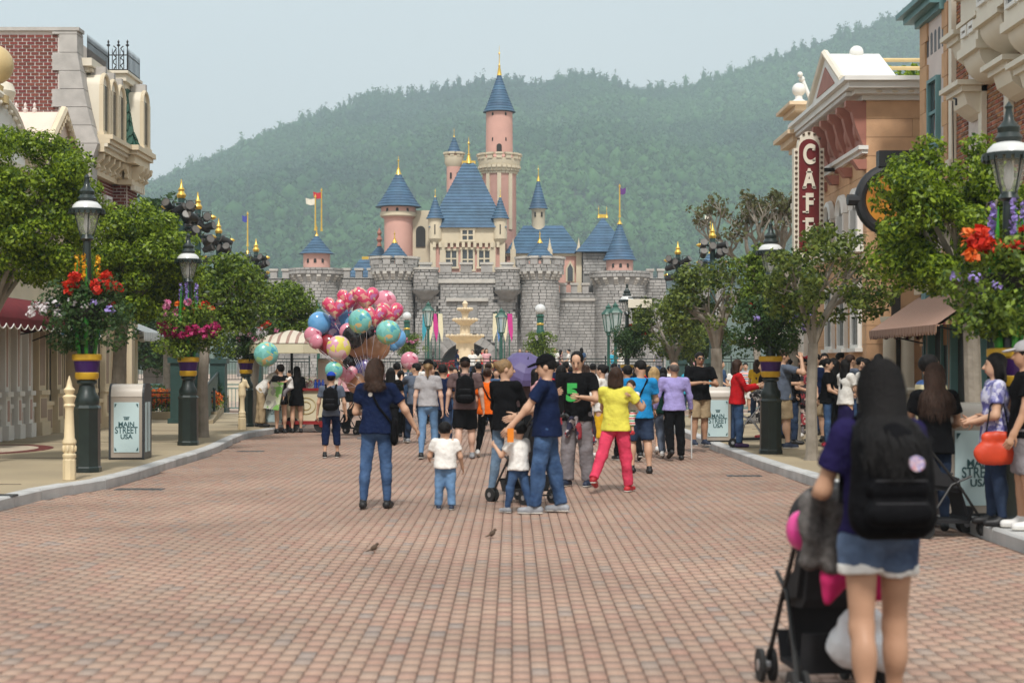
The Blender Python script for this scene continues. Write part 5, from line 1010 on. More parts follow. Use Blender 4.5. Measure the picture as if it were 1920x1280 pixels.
# banners at the gate
M_b={'teal':mat('teal_cloth',(.03,.28,.36),.8,.1,3),'cream':mat('cream_cloth',(.68,.62,.42),.8,.08,3),'magenta':mat('magenta_cloth',(.50,.03,.22),.8,.1,3),'blue':mat('blue_cloth',(.06,.18,.42),.8,.1,3)}
for px,cn,tl,lb in ((798,'teal',-10,'teal pennant banner, outermost left of the gate'),(808,'cream',-3,'cream pennant banner between the teal and magenta ones'),(816,'magenta',5,'magenta pennant banner left of the gate'),(824,'cream',10,'cream pennant banner nearest the gate on its left'),(930,'cream',-10,'cream pennant banner nearest the gate on its right'),(937,'blue',-4,'blue pennant banner right of the gate'),(946,'cream',3,'cream pennant banner between the blue and magenta ones'),(955,'magenta',9,'magenta pennant banner, outermost right of the gate')):
    Y=CY-3; t=thing('banner',lb,'banner',(XW(px,Y),Y,GZ_),0,'banners hung on poles beside the castle gate'); z1=ZW(588,Y)-GZ_
    part(t,'pole',M_lgreen,lambda b:(b.tube([(0,0.05,0),(0,.05,z1+.2)],.04,6),b.tube([(-.2,.05,z1),(.2,.05,z1)],.03,6))); part(t,'cloth',M_b[cn],lambda b:b.prism([(-.2,z1),(.2,z1),(.17+tl*.01,z1-1.2),(tl*.02,z1-2.0),(-.14+tl*.01,z1-1.2)],-.02,.02,'y'),0)
# fountain
M_fs=mat('cream_stone',(.66,.54,.37),.7,.12,3,.2,20); Y=86; fx=XW(872,Y); zf=lambda p:ZW(p,Y)-GZ_
t=thing('fountain','cream stone fountain with three scalloped tiers before the castle gate','fountain',(fx,Y,GZ_))
part(t,'basin',M_fs,lambda b:b.lathe([(3.2,0),(3.2,.5),(3.35,.55),(3.35,.66),(3.0,.66),(3.0,.4)],32)); part(t,'pedestal',M_fs,lambda b:b.lathe([(.75,.3),(.6,.6),(.5,1.0),(.48,zf(640))],20))
for pz,r_,h_ in ((630,.96,.45),(600,.62,.32),(580,.36,.22)):
    part(t,'bowl',M_fs,lambda b:(b.lathe([(.2,zf(pz)-h_),(r_*.5,zf(pz)-h_*.85),(r_*.85,zf(pz)-h_*.35),(r_,zf(pz)),(r_,zf(pz)+.07),(r_*.9,zf(pz)+.05),(.2,zf(pz)-.05)],28),[b.sph((r_*math.cos(a),r_*math.sin(a),zf(pz)+.02),(.09,.09,.09),8,6) for a in [i*2*math.pi/16 for i in range(16)]]))
part(t,'stem',M_fs,lambda b:(b.lathe([(.45,zf(632)),(.28,zf(625)),(.26,zf(608)),(.34,zf(606))],16),b.lathe([(.26,zf(602)),(.16,zf(597)),(.18,zf(588)),(.24,zf(586))],14),b.lathe([(.2,zf(580)),(.1,zf(577)),(.13,zf(572)),(.16,zf(569)),(.1,zf(566)),(.02,zf(563))],12)))
for px,lb in ((828,'bed of red flowers left of the fountain'),(928,'bed of red flowers right of the fountain')):
    t=thing('flower_bed',lb,'flower bed',(XW(px,82),82,GZ_)); part(t,'planter',M_fs,lambda b:b.bb(-.95,.95,-.5,.5,0,.55),0); cl=[(random.uniform(-.75,.75),random.uniform(-.4,.4),.7+random.uniform(-.1,.18)) for _ in range(26)]; V,Q=scatter(cl,[(.2,.2,.2)]*26,900,.06,3); objm('foliage',npmesh('foliage',V,Q,LF4),t); blossoms(t,mat('x',(.3,.01,.02)) if 0 else flmat('deep_red_petal',(.36,.008,.015),(.5,.02,.03)),cl,[(.24,.24,.22)]*26,1400,.055,6)
# fences
M_fence=mat('green_black_railing',(.018,.03,.028),.45,.15,7)
def fence(label,p0,p1,h,gz,step=.14,post=2.4,m=None,panel=False,name='fence'):
    a,b_=Vector(p0),Vector(p1); L_=(b_-a).length; t=thing(name,label,'fence',(a.x,a.y,gz),math.atan2(b_.y-a.y,b_.x-a.x)); m=m or M_fence
    n=int(L_/post)
    for i in range(n+1): part(t,'post',m,lambda b:(b.box((L_*i/n,0,h/2+.03),(.06,.06,h+.06)),b.sph((L_*i/n,0,h+.1),.05,8,6)),0)
    for z in (h,h-.14,.1): part(t,'rail',m,lambda b:b.bb(0,L_,-.02,.02,z-.02,z+.02),0)
    o=part(t,'bar',m,lambda b:[b.bb(i*step-.01,i*step+.01,-.01,.01,.1,h-.14) for i in range(1,int(L_/step))],0); o['kind']='stuff'; return t
fence('dark railing along the terrace edge below the fountain',(-9,74.15),(7,74.15),1.05,.9); fence('dark railing along the terrace edge left of the balloons',(-26,74.2),(-9.4,74.2),1.05,.9); fence('dark railing along the terrace edge on the right, behind the olive trees',(7.4,74.2),(24,74.2),1.05,.9)
M_rail2=mat('teal_railing',(.10,.22,.21),.45,.1,7)
fence('teal railing behind the orange flower bed',(-17,59),(-8.6,58),.95,.0,m=M_rail2); fence('teal railing behind the tan bin and the right trees',(5.6,57),(15,59),.95,0,m=M_rail2); fence('black low railing round the orange flower bed',(-11.3,44.6),(-8.3,44.6),.75,KH)
t=thing('panel_fence','solid dark green panel fence beside the ramp','fence',(-7.95,41.5,KH)); part(t,'panel',mat('dark_green_panel',(.012,.05,.04),.5,.1,5),lambda b:b.add([(0,0,.1),(.05,0,.1),(-2.6,17,.45),(-2.65,17,.45),(0,0,.95),(.05,0,.95),(-2.6,17,1.45),(-2.65,17,1.45)],[(0,1,5,4),(1,2,6,5),(2,3,7,6),(3,0,4,7),(4,5,6,7)]),0); part(t,'kerb',M_conc,lambda b:b.add([(-.1,0,-.1),(.2,0,-.1),(-2.4,17,-.1),(-2.8,17,-.1),(-.1,0,.09),(.2,0,.09),(-2.4,17,.42),(-2.8,17,.42)],[(0,1,5,4),(1,2,6,5),(2,3,7,6),(3,0,4,7),(4,5,6,7)]),0); part(t,'top_rail',M_fence,lambda b:b.tube([(.02,0,.98),(-2.62,17,1.48)],.035,6))
t=thing('flower_bed','bed of bright orange red flowers behind low black railing','flower bed',(-9.8,46.2,KH)); part(t,'kerb',M_conc,lambda b:b.bb(-1.9,1.6,-1.75,-1.55,0,.22),0); cl=[(random.uniform(-1.4,1.3),random.uniform(-1.3,1.2),.38+random.uniform(0,.2)) for _ in range(70)]; V,Q=scatter(cl,[(.22,.22,.25)]*70,2600,.05,3); objm('foliage',npmesh('foliage',V,Q,LF2),t); blossoms(t,FO,[(c[0],c[1],c[2]+.1) for c in cl],[(.2,.2,.2)]*70,2200,.05,7); blossoms(t,FR,[(c[0],c[1],c[2]+.08) for c in cl[:30]],[(.2,.2,.2)]*30,500,.05,8)
for i,(x,y,r_,lb) in enumerate(((-12.2,50,1.5,'dark clipped shrub behind the orange flower bed'),(-10.3,51,1.1,'smaller dark shrub right of the clipped one by the flower bed'),(-8.6,66,1.0,'green shrub beside the stone pillar on the plaza'),(7.9,68,1.6,'low green hedge in front of the right castle wall'),(3,70,1.2,'low green shrub under the lantern posts'))):
    t=thing('shrub',lb,'shrub',(x,y,0)); rd=random.Random(i); cl=[(rd.gauss(0,.45)*r_,rd.gauss(0,.4)*r_,rd.uniform(.2,.95)) for _ in range(40)]; V,Q=scatter(cl,[(.3,.3,.25)]*40,2600,.06,i); objm('foliage',npmesh('foliage',V,Q,LF4 if i<2 else LF2),t); part(t,'stem',M_bark2,lambda b:b.tube([(0,0,-.05),(0,0,.5)],.05,6))
t=thing('stone_pillar','pale block stone pillar on the plaza behind the teal railing','pillar',(XW(316,66),66,0)); part(t,'shaft',M_stone2,lambda b:b.bb(-.85,.85,-.8,.8,0,2.35),0); part(t,'cap',M_cap,lambda b:b.bb(-.98,.98,-.95,.95,2.348,2.6),0)
for r in range(6):
    for k in range(3): part(t,'stone',M_stone,lambda b:b.box((-.58+.58*k+(.0 if r%2 else .0),-.81,.2+.39*r),(.55,.1,.36)),0)
# drains
M_drain=mat('drain_iron',(.07,.08,.085),.5,.2,9)
for px,py,w_,g_,lb in ((262,917,.62,0,'dark slot drain in the road by the left kerb bend'),(1395,892,.5,0,'dark slot drain in the road by the right kerb'),(470,846,.5,0,'dark slot drain in the road beside the cart'),(-12,928,.5,KH,'dark drain strip on the pavement below the bollard')):
    Y=YG(py,g_); t=thing('drain',lb,'drain',(XW(px,Y),Y,g_)); part(t,'frame',M_drain,lambda b:b.bb(-w_/2,w_/2,-.12,.12,-.01,.007),0); part(t,'slot',M_dark,lambda b:[b.bb(-w_/2+.04+i*.05,-w_/2+.065+i*.05,-.09,.09,.0065,.0085) for i in range(int(w_/.05)-1)],0,'stuff')
Y=YG(818,KH); t=thing('pavement_inlay','dark red oval inlay set in the pavement by the cream shop','pavement inlay',(-9.4,28.6,KH)); part(t,'border',mat('maroon_terrazzo',(.14,.03,.025),.6,.2,9),lambda b:b.lathe([(1.1,-.006),(1.1,.003),(.02,.004)],40,sy=1.6,cap=False)); part(t,'field',mat('cream_terrazzo',(.5,.42,.32),.6,.15,9),lambda b:b.lathe([(.85,-.004),(.85,.007),(.02,.0075)],40,sy=1.6,cap=False))
# ================================================================ people
def cloth(n,c,var=.16): return mat(n,c,.95,var,7,.6,24,spec=.05)
SK={'a':mat('skin_light',(.55,.335,.225),.5,.06,9,spec=.35),'b':mat('skin_mid',(.45,.255,.16),.5,.06,9,spec=.35),'c':mat('skin_pale',(.62,.40,.30),.5,.06,9,spec=.35),'d':mat('skin_deep',(.33,.18,.11),.5,.06,9,spec=.35)}
HR={'k':mat('black_hair',(.007,.006,.006),.5,.3,25,.5,90,spec=.15),'br':mat('brown_hair',(.035,.017,.010),.5,.3,25,.5,90,spec=.2),'bl':mat('blonde_hair',(.42,.28,.12),.5,.25,25,.5,90),'db':mat('dark_blonde_hair',(.20,.12,.05),.5,.3,25,.5,90),'g':mat('grey_hair',(.12,.10,.09),.6,.3,25,.4,90)}
def denim(n,c,f): return mat(n,f,.85,.1,5.5,.5,26,c2=c,spec=.08)
JN=denim('blue_denim',(.022,.045,.105),(.075,.14,.27)); JL=denim('light_denim',(.09,.17,.30),(.17,.30,.49)); JD=denim('dark_denim',(.015,.025,.055),(.035,.055,.10))
CL={k:cloth(k,v) for k,v in dict(navy_cotton=(.009,.016,.048),black_cotton=(.007,.007,.008),white_cotton=(.72,.70,.66),grey_cotton=(.36,.35,.36),mauve_cotton=(.125,.085,.085),orange_cotton=(.75,.13,.012),yellow_cotton=(.66,.60,.09),coral_cotton=(.62,.055,.11),blue_cotton=(.02,.23,.52),lilac_cotton=(.33,.29,.58),grey_trouser=(.20,.185,.195),khaki_cotton=(.38,.29,.18),pink_cotton=(.62,.34,.36),mustard_cotton=(.60,.36,.02),bottle_cotton=(.008,.035,.025),red_cotton=(.50,.015,.02),slate_cotton=(.10,.12,.16),teal_cotton=(.05,.35,.5),ivory_cotton=(.66,.60,.50),midnight_cotton=(.018,.014,.06),dim_blue=(.05,.09,.17)).items()}
PR={'stripe_purple':stripes('purple_stripe_knit',[(.20,.10,.32),(.20,.10,.32),(.62,.58,.64)],13,'Z'),'stripe_blue':stripes('blue_yellow_stripe_knit',[(.05,.13,.35),(.62,.55,.33)],7,'Z'),'stripe_red':stripes('red_white_stripe_knit',[(.72,.7,.68),(.03,.05,.12),(.72,.7,.68),(.6,.06,.03)],8,'Z'),
'floral':spots('black_floral',[(.02,.015,.018),(.02,.015,.018),(.30,.03,.04),(.5,.38,.33)],22,.8),'floral_blue':spots('blue_floral',[(.55,.55,.68),(.10,.10,.30),(.30,.30,.52)],26,.8),'print':spots('leopard_print',[(.55,.40,.28),(.12,.07,.04),(.62,.50,.38)],34,.8),'plaid':spots('plaid',[(.02,.02,.05),(.25,.02,.03),(.45,.40,.40),(.03,.02,.03)],16,.85)}
def Mx(yaw=0,pitch=0,roll=0): return np.array((Matrix.Rotation(yaw,3,'Z')@Matrix.Rotation(pitch,3,'X')@Matrix.Rotation(roll,3,'Y')))
SHOE={'k':mat('black_shoe',(.012,.012,.013),.5,.2,12),'w':mat('white_shoe',(.68,.67,.65),.5,.1,12),'n':mat('navy_shoe',(.02,.03,.06),.6,.15,12),'r':mat('red_shoe',(.42,.02,.03),.5,.2,12),'g':mat('grey_shoe',(.25,.26,.28),.6,.3,12),'p':mat('plum_shoe',(.05,.02,.09),.5,.2,12)}
M_sole=mat('pale_sole',(.6,.58,.53),.6,.1,9); M_eye=mat('eye_dark',(.012,.009,.008),.25,.1,9); M_lip=mat('lip',(.36,.10,.09),.5,.1,9)
def fingers(w,d,n,H,curl,side):
    """four bent fingers of unequal length and a thumb, as tapering tubes"""
    d=d/np.linalg.norm(d); n=n-d*(n@d); n/=np.linalg.norm(n)+1e-9; u=np.cross(d,n); V=[]; Q=[]
    def tube(pts,rs):
        o=len(V); k=5
        for i,(p,r) in enumerate(zip(pts,rs)):
            t=pts[min(i+1,len(pts)-1)]-pts[max(i-1,0)]; t/=np.linalg.norm(t)+1e-9; a=np.cross(t,n+.01); a/=np.linalg.norm(a)+1e-9; b=np.cross(t,a)
            for j in range(k): V.append(p+(a*math.cos(2*math.pi*j/k)+b*math.sin(2*math.pi*j/k))*r)
        for i in range(len(pts)-1):
            for j in range(k): x=o+i*k+j; y=o+i*k+(j+1)%k; Q.append((x,y,y+k,x+k))
    for i,l in enumerate((.037,.046,.050,.044)):
        p=w+d*.046*H+u*(i-1.5)*.0115*H; pts=[p-d*.012*H]; a=curl*.5; 
        for s in (.42,.33,.25): pts.append(p); p=p+(d*math.cos(a)+n*math.sin(a))*l*H*s; a+=curl
        pts.append(p); tube(pts,[.0052*H,.0056*H,.005*H,.0045*H,.0026*H])
    ts=u*(1 if False else 1); p=w+d*.012*H+u*.017*H; tube([w+d*.01*H,p,p+(d*.7+u*.6+n*.2)*.022*H,p+(d*.95+u*.6+n*.5)*.04*H],[.007*H,.0075*H,.006*H,.0035*H]); return np.array(V),np.array(Q)
def P(label,px,py=None,Y=None,H=1.65,rz=0,sk='a',top=('tee','navy_cotton'),bot=('slim',JN),hair=('short','k'),shoe='k',legs=((8,6),(-8,10)),arms=((4,9,12,6),(4,9,12,6)),lean=0,head=(0,0),gz=0,z=None,fem=False,child=False,cap=None,face=False,vox=None,wide=1,group='visitors on the street',sole=False,hem=.485,curl=.5,glasses=False,x=None):
    if Y is None: Y=YG(py,gz)
    if x is None: x=XW(px,Y)
    if vox is None: vox=.013 if Y<24 else .0165 if Y<31 else .021 if Y<45 else .028
    near=Y<33
    if child: hipz,kn,shz,sw,nk,hc,hs=.475,.235,.745,.112,.772,.868,1.38; tl,sl_=.215,.215
    else: hipz,kn,shz,sw,nk,hc,hs=.515,.28,.805,(.098 if fem else .112),.838,.928,1.0; tl,sl_=.245,.235
    W_=wide; fat=(1.18 if child else 1)
    r=R(lean); Lm=np.array(Matrix.Rotation(-r,3,'X')); hip0=np.array([0,0,hipz])
    T=lambda p:(hip0+Lm@(np.array(p,float)-hip0))*H
    D=lambda f,o,s:np.array([s*math.sin(R(o)),math.sin(R(f))*math.cos(R(o)),-math.cos(R(f))*math.cos(R(o))])
    J={}; low=9
    for s,(lf,lk,*lo) in zip((1,-1),legs):
        o=lo[0] if lo else 2; h=np.array([s*.05,0,hipz])*H; k=h+D(lf,o,s)*tl*H; a=k+D(lf-lk,o*.6,s)*sl_*H; fp=R(min(0,(lf-lk)*.8+8)) if lf-lk<-10 else R(max(0,(lf-lk)-12)*.8)
        fd=np.array([s*.12,math.cos(fp),math.sin(fp)]); fd/=np.linalg.norm(fd); heel=a-fd*.028*H+np.array([0,0,-.018*H]); toe=a+fd*.092*H+np.array([0,0,-.022*H]); J[s]=(h,k,a,heel,toe); low=min(low,heel[2]-.026*H,toe[2]-.02*H)
    up=-low if z is None else 0
    A={}
    for s,(f,o,e,o2,*tw) in zip((1,-1),arms):
        S_=T((s*sw*W_,0,shz)); E_=S_+Lm@D(f,o,s)*.17*H; w=E_+Lm@D(f+e,o2,s)*.145*H; A[s]=(S_,E_,w,Lm@D(f+e,o2,s))
    root_loc=(x,Y,(gz if z is None else z)+up)
    hp=T((0,0.004,hc)); HM=Lm@Mx(R(head[0]),R(head[1])); hq=H*hs; HP=lambda p:hp+HM@(np.array(p)*hq)
    # --- body
    b=SDF(.02*H)
    b.ell(T((0,0,.735 if not child else .66)),np.array([.08*W_,.053*W_,.095])*H*fat,Lm).ell(T((0,-.004,.63 if not child else .58)),np.array([.066*W_,.047*W_,.09])*H*fat,Lm).ell(T((0,-.008,hipz+.015)),np.array([.079*W_,.058*W_,.066])*H*fat,Lm)
    b.cap(A[1][0]*.8+T((0,0,shz))*.2,A[-1][0]*.8+T((0,0,shz))*.2,.034*H).cap(T((0,-.004,nk-.02)),HP((0,-.012,-.03)),.031*H*(1.1 if child else 1),.028*H)
    b.ell(HP((0,-.008,.012)),np.array([.0455,.058,.0555])*hq,HM).ell(HP((0,.012,-.03)),np.array([.035,.041,.039])*hq,HM)
    kk=.006*H
    b.cap(HP((0,.05,.004)),HP((0,.064,-.018)),.006*hq,.0095*hq,k=kk)
    for s in (1,-1): b.ell(HP((s*.0465,-.006,-.006)),np.array([.008,.014,.02])*hq,HM,k=kk)
    for s in (1,-1):
        h,k,a,heel,toe=J[s]; lw=fat*W_*(.84 if bot[0] in ('slim','straight','wide') else .9 if bot[0]=='capri' else 1)
        b.cap(h,k,.048*H*lw,.0315*H*lw).cap(k,a,.0305*H*lw,.0185*H*lw).cap(heel,toe,.022*H,.018*H)
        cv=k+(a-k)*.3+np.array([0,-.012*H,0]); b.ell(cv,np.array([.0325,.034,.062])*H*lw)
        S_,E_,w,d=A[s]; lw=fat*W_*(.9 if top[0]=='long' else 1); b.cap(S_,E_,.027*H*lw,.0215*H*lw).cap(E_,w,.022*H*lw,.0145*H*lw).cap(w,w+d*.045*H,.016*H,.02*H,sq=(tuple(np.cross(d,[0,1,0])/(np.linalg.norm(np.cross(d,[0,1,0]))+1e-9)) if abs(d[1])<.95 else (1,0,0),.5))
    V,Q=b.mesh(vox*.95)
    if Y<45:
        for s in (1,-1):
            S_,E_,w,d=A[s]; V2,Q2=fingers(w,d,np.array([-s,.15,.1]) if abs(d[0])<.8 else np.array([0,0,-1.]),H*1.05,curl,s); Q=np.concatenate([Q,Q2+len(V)]); V=np.concatenate([V,V2])
    root=objm('person',npmesh('person',V,Q,SK[sk],True),None,root_loc,(0,0,R(rz))); tag(root,label,'person',group)
    M=lambda m:(PR.get(m) or CL.get(m)) if isinstance(m,str) else m
    # --- lower clothes
    kind,bm=bot; bm=M(bm); q=SDF(.018*H); q.fold=.006 if kind!='slim' else .0035
    R3={'slim':(.051,.0355,.0235),'straight':(.054,.042,.034),'wide':(.058,.05,.046),'shorts':(.06,.058,.05),'capri':(.056,.044,.04),'mini':(.058,.055,.05)}.get(kind,(.054,.042,.034))
    if kind in ('slim','straight','wide','shorts','capri','mini'):
        q.ell(T((0,-.01,hipz+.02)),np.array([.09*W_,.074*W_,.072])*H*fat,Lm)
        for s in (1,-1):
            h,k,a,_,_=J[s]; lw=fat*W_
            if kind=='mini': q.cap(h,h+(k-h)*.32,.06*H*lw,.062*H*lw,flat=True)
            elif kind=='shorts': q.cap(h,h+(k-h)*.92,R3[0]*H*lw,R3[1]*H*lw,flat=True)
            else:
                q.cap(h,k,R3[0]*H*lw,R3[1]*H*lw); e=.55 if kind=='capri' else .97
                q.cap(k,k+(a-k)*e,R3[1]*H*lw,(R3[1]+(R3[2]-R3[1])*e)*H*lw,flat=True)
                q.ell(k+(a-k)*.3+np.array([0,-.008*H,0]),np.array([.031,.034,.06])*H*lw)
        q.obj({'shorts':'shorts','mini':'shorts'}.get(kind,'trousers'),vox,bm,root)
    elif kind in ('skirt','long_skirt'):
        q.ell(T((0,-.01,hipz+.02)),np.array([.09*W_,.074,.07])*H*fat,Lm); zb=.2 if kind=='long_skirt' else .34; q.cap(np.array([0,0,hipz+.03])*H,np.array([0,(J[1][1][1]+J[-1][1][1])/2/H,zb])*H,.085*H,(.125 if kind=='long_skirt' else .115)*H,sq=((0,1,0),.75),flat=True); q.fold=.007; q.obj('skirt',vox,bm,root)
    # --- upper clothes
    kind,tm=top; tm=M(tm); q=SDF(.018*H); q.fold=.0055
    gx=.011/fat
    q.ell(T((0,0,.735 if not child else .66)),np.array([(.088+gx)*W_,(.06+gx)*W_,.1])*H*fat,Lm).ell(T((0,-.004,.63 if not child else .58)),np.array([(.081+gx)*W_,(.06+gx)*W_,.1])*H*fat,Lm)
    q.cap(A[1][0]*.86+T((0,0,shz))*.14,A[-1][0]*.86+T((0,0,shz))*.14,.038*H)
    hz_={'dress':.3,'long_dress':.2}.get(kind,hem if not child else hem-.03); q.cap(T((0,-.004,.64 if not child else .6)),T((0,-.006,max(hz_,.43))) if hz_>.42 else np.array([0,0,hz_])*H,.086*H*fat*W_,(.112 if hz_>.42 else .12)*H*fat*W_,sq=((0,1,0),.8),flat=True)
    fr_={'tee':.62,'polo':.66,'long':1.0,'sleeveless':0,'dress':.5,'long_dress':.5,'elbow':1.0}.get(kind,.62)
    for s in (1,-1):
        S_,E_,w,d=A[s]
        if kind=='long': q.cap(S_,E_,.034*H*W_,.030*H).cap(E_,E_+(w-E_)*.95,.031*H,.023*H,flat=True)
        elif fr_: q.cap(S_,S_+(E_-S_)*fr_,.035*H*fat*W_,.037*H*fat*W_,flat=True)
    q.cap(T((0,-.004,nk-.035)),T((0,0,nk-.002)),.05*H,.036*H,flat=True)
    q.obj({'dress':'dress','long_dress':'dress','long':'shirt','polo':'shirt'}.get(kind,'shirt'),vox,tm,root)
    # --- hair
    hk,hm=hair; hm=HR[hm]
    if hk!='none':
        q=SDF(.012*H); q.fold=.003; q.ell(HP((0,-.012,.016)),np.array([.0515,.062,.0585])*hq,HM)
        q.cut(HP((0,.06,-.03)),np.array([.05 if hk in('long','verylong','shoulder','bob') else .066,.054,.06])*hq,HM)
        if hk in('short','thin'): q.cut(HP((0,.0,-.075)),np.array([.075,.075,.055])*hq,HM)
        if hk=='thin': q.cut(HP((0,.062,.045)),np.array([.05,.05,.04])*hq,HM)
        if hk=='bald':
            q.cut(HP((0,.02,.07)),np.array([.06,.09,.062])*hq,HM); q.cut(HP((0,0,-.085)),np.array([.08,.08,.055])*hq,HM)
        Lh={'long':.27,'shoulder':.14,'bob':.085,'verylong':.36}.get(hk)
        if Lh:
            bk=HP((0,-.035,-.01)); dn=np.array([0,-.05 if lean<15 else 0,-1.]); 
            for s in (-1,0,1): q.cap(HP((s*.028,-.03 if s==0 else -.016,0)),HP((s*.034,-.036 if s==0 else -.02,0))+dn*Lh*H*(1 if s==0 else .88),.036*hq,.024*hq+.006*H)
            q.cut(HP((0,.075,-.05)),np.array([.042,.06,.08])*hq,HM)
        if hk=='pony': q.cap(HP((0,-.062,.02)),HP((0,-.085,0)),.017*hq,.024*hq).cap(HP((0,-.085,0)),HP((0,-.075,-.1)),.024*hq,.01*hq)
        if hk=='bun': q.ell(HP((0,-.068,.03)),np.array([.028,.026,.028])*hq,HM)
        if q.p: q.obj('hair',vox*.9,hm,root)
    if cap:
        q=SDF(.008*H); q.ell(HP((0,-.008,.026)),np.array([.0545,.066,.056])*hq,HM); nn=HM@np.array([0,-.12,-1.]); q.plane(HP((0,0,.02)),nn/np.linalg.norm(nn)); q.obj('cap',vox*.8,M(cap),root)
        q=SDF(.004*H); bdir=1; q.ell(HP((0,bdir*.075,.024)),np.array([.042,.045,.009])*hq,HM@Mx(0,R(-12))); q.obj('cap_peak',.008 if near else vox*.6,M(cap),root)
    # --- shoes
    for s in (1,-1):
        h,k,a,heel,toe=J[s]; q=SDF(.012*H); q.cap(heel,toe,.027*H,.022*H).cap(a+(k-a)*.06,(heel+toe)/2,.024*H,.024*H); q.plane(np.array([0,0,min(heel[2],toe[2])-.021*H]) if abs(heel[2]-toe[2])<.02*H else (0,0,-9),(0,0,-1.)); q.obj('shoe',min(vox,.014),SHOE[shoe],root)
        if sole: q=SDF(.004*H); q.cap(heel-np.array([0,0,.017*H]),toe-np.array([0,0,.012*H]),.026*H,.022*H,sq=((0,0,1),.35)); q.obj('sole',.009,M_sole,root)
    if face:
        for s in (1,-1):
            mb=MB(); mb.sph((0,0,0),1,8,6); e=mb.build('eye',M_eye,root); e.matrix_local=Matrix.LocRotScale(Vector(HP((s*.018,.0515,.006))),Matrix(HM.tolist()).to_quaternion(),Vector((.0075*hq,.0035*hq,.0035*hq)))
            e=objm('eyebrow',e.data.copy(),root); e.data.materials[0]=hm if hk!='none' else HR['k']; e.matrix_local=Matrix.LocRotScale(Vector(HP((s*.019,.0525,.0165))),Matrix(HM.tolist()).to_quaternion(),Vector((.0115*hq,.003*hq,.0022*hq)))
        e=objm('mouth',e.data.copy(),root); e.data.materials[0]=M_lip; e.matrix_local=Matrix.LocRotScale(Vector(HP((0,.0515,-.039))),Matrix(HM.tolist()).to_quaternion(),Vector((.0155*hq,.004*hq,.0042*hq)))
        if glasses: part(root,'sunglasses',M_eye,lambda mb:[mb.sph(tuple(HP((s*.02,.056,.004))),(.016*hq,.016*hq,.011*hq),8,6) for s in (1,-1)]+[mb.tube([tuple(HP((s*.034,.05,.006))),tuple(HP((s*.05,-.005,.008)))],.0025*hq,4) for s in (1,-1)]+[mb.tube([tuple(HP((-.01,.056,.008))),tuple(HP((.01,.056,.008)))],.0025*hq,4)])
    root['_']=0; del root['_']
    return dict(o=root,T=T,A=A,H=H,J=J,loc=root_loc,rz=R(rz),HP=HP,Y=Y,vox=vox,fat=fat)
def worn(p,name,label,cat): return thing(name,label,cat,p['loc'],p['rz'])
def backpack(p,label,m,big=1,badge=None):
    t=worn(p,'backpack',label,'backpack'); T,H=p['T'],p['H']; b=SDF(.025*H); b.fold=.003; w=.075*big; v=max(.012,p['vox']*.9)
    for s in (-1,1): b.cap(T((s*w*.6,-.115,.76)),T((s*w*.62,-.125,.60-.05*(big-1))),.047*H*big**.5,.055*H*big**.5,sq=((0,1,0),.9))
    b.cap(T((0,-.12,.78)),T((0,-.13,.6-.05*(big-1))),.05*H*big**.5,.056*H*big**.5); b.obj('bag',v,m,t)
    b=SDF(.02*H); b.cap(T((-.045*big,-.172,.665)),T((.045*big,-.172,.665)),.03*H,.03*H).cap(T((-.045*big,-.178,.6)),T((.045*big,-.178,.6)),.036*H,.036*H); b.obj('pocket',v,m,t)
    part(t,'strap',m,lambda mb:[mb.tube([tuple(T((s*.05,-.1,.79))),tuple(T((s*.062,-.03,.852))),tuple(T((s*.07,.05,.825))),tuple(T((s*.078,.078,.74))),tuple(T((s*.095,.02,.62))),tuple(T((s*.07,-.09,.6)))],.0125*H,6) for s in (-1,1)])
    part(t,'zip',M_zip,lambda mb:[mb.tube([tuple(T((-.075*big,-.128,.60))),tuple(T((-.082*big,-.135,.70))),tuple(T((-.055*big,-.142,.80))),tuple(T((.055*big,-.142,.80))),tuple(T((.082*big,-.135,.70))),tuple(T((.075*big,-.128,.60)))],.0022*H,4)]+[mb.tube([tuple(T((-.055*big,-.196-.006*big,z_))),tuple(T((.055*big,-.196-.006*big,z_)))],.002*H,4) for z_ in (.688,.628)],0)
    part(t,'grab_handle',m,lambda mb:mb.tube([tuple(T((-.02,-.1,.8))),tuple(T((0,-.105,.835))),tuple(T((.02,-.1,.8)))],.006*H,5))
    if badge: part(t,'badge',badge,lambda mb:mb.tube([tuple(T((.035,-.198,.735))),tuple(T((.035,-.222,.733)))],.02*H,16))
    return t
def sling(p,label,m,s=1,w=.06):
    """shoulder bag with a strap across the body"""
    t=worn(p,'shoulder_bag',label,'bag'); T,H=p['T'],p['H']; b=SDF(.015*H); b.cap(T((s*.125,-.02,.56)),T((s*.125,-.02,.47)),.05*H,.052*H,sq=((1,0,0),.5)); b.obj('bag',max(.012,p['vox']*.8),m,t)
    part(t,'strap',m,lambda mb:mb.tube([tuple(T((s*.12,-.04,.56))),tuple(T((s*.03,-.092,.68))),tuple(T((-s*.055,-.055,.83))),tuple(T((-s*.06,.03,.84))),tuple(T((s*.02,.09,.69))),tuple(T((s*.12,.02,.56)))],.008*H,5)); return t
M_pack=mat('black_nylon',(.005,.005,.006),.75,.3,14,.5,30,spec=.06)
M_zip=mat('zip_tape',(.05,.05,.055),.4,.1,9)
W1=((22,8),(-16,14)); W2=((-16,14),(22,8)); STD=((2,2,3),(-2,3,3))
SW=((18,8,14,4),(-14,8,12,6)); SW2=((-14,8,12,6),(18,8,14,4))
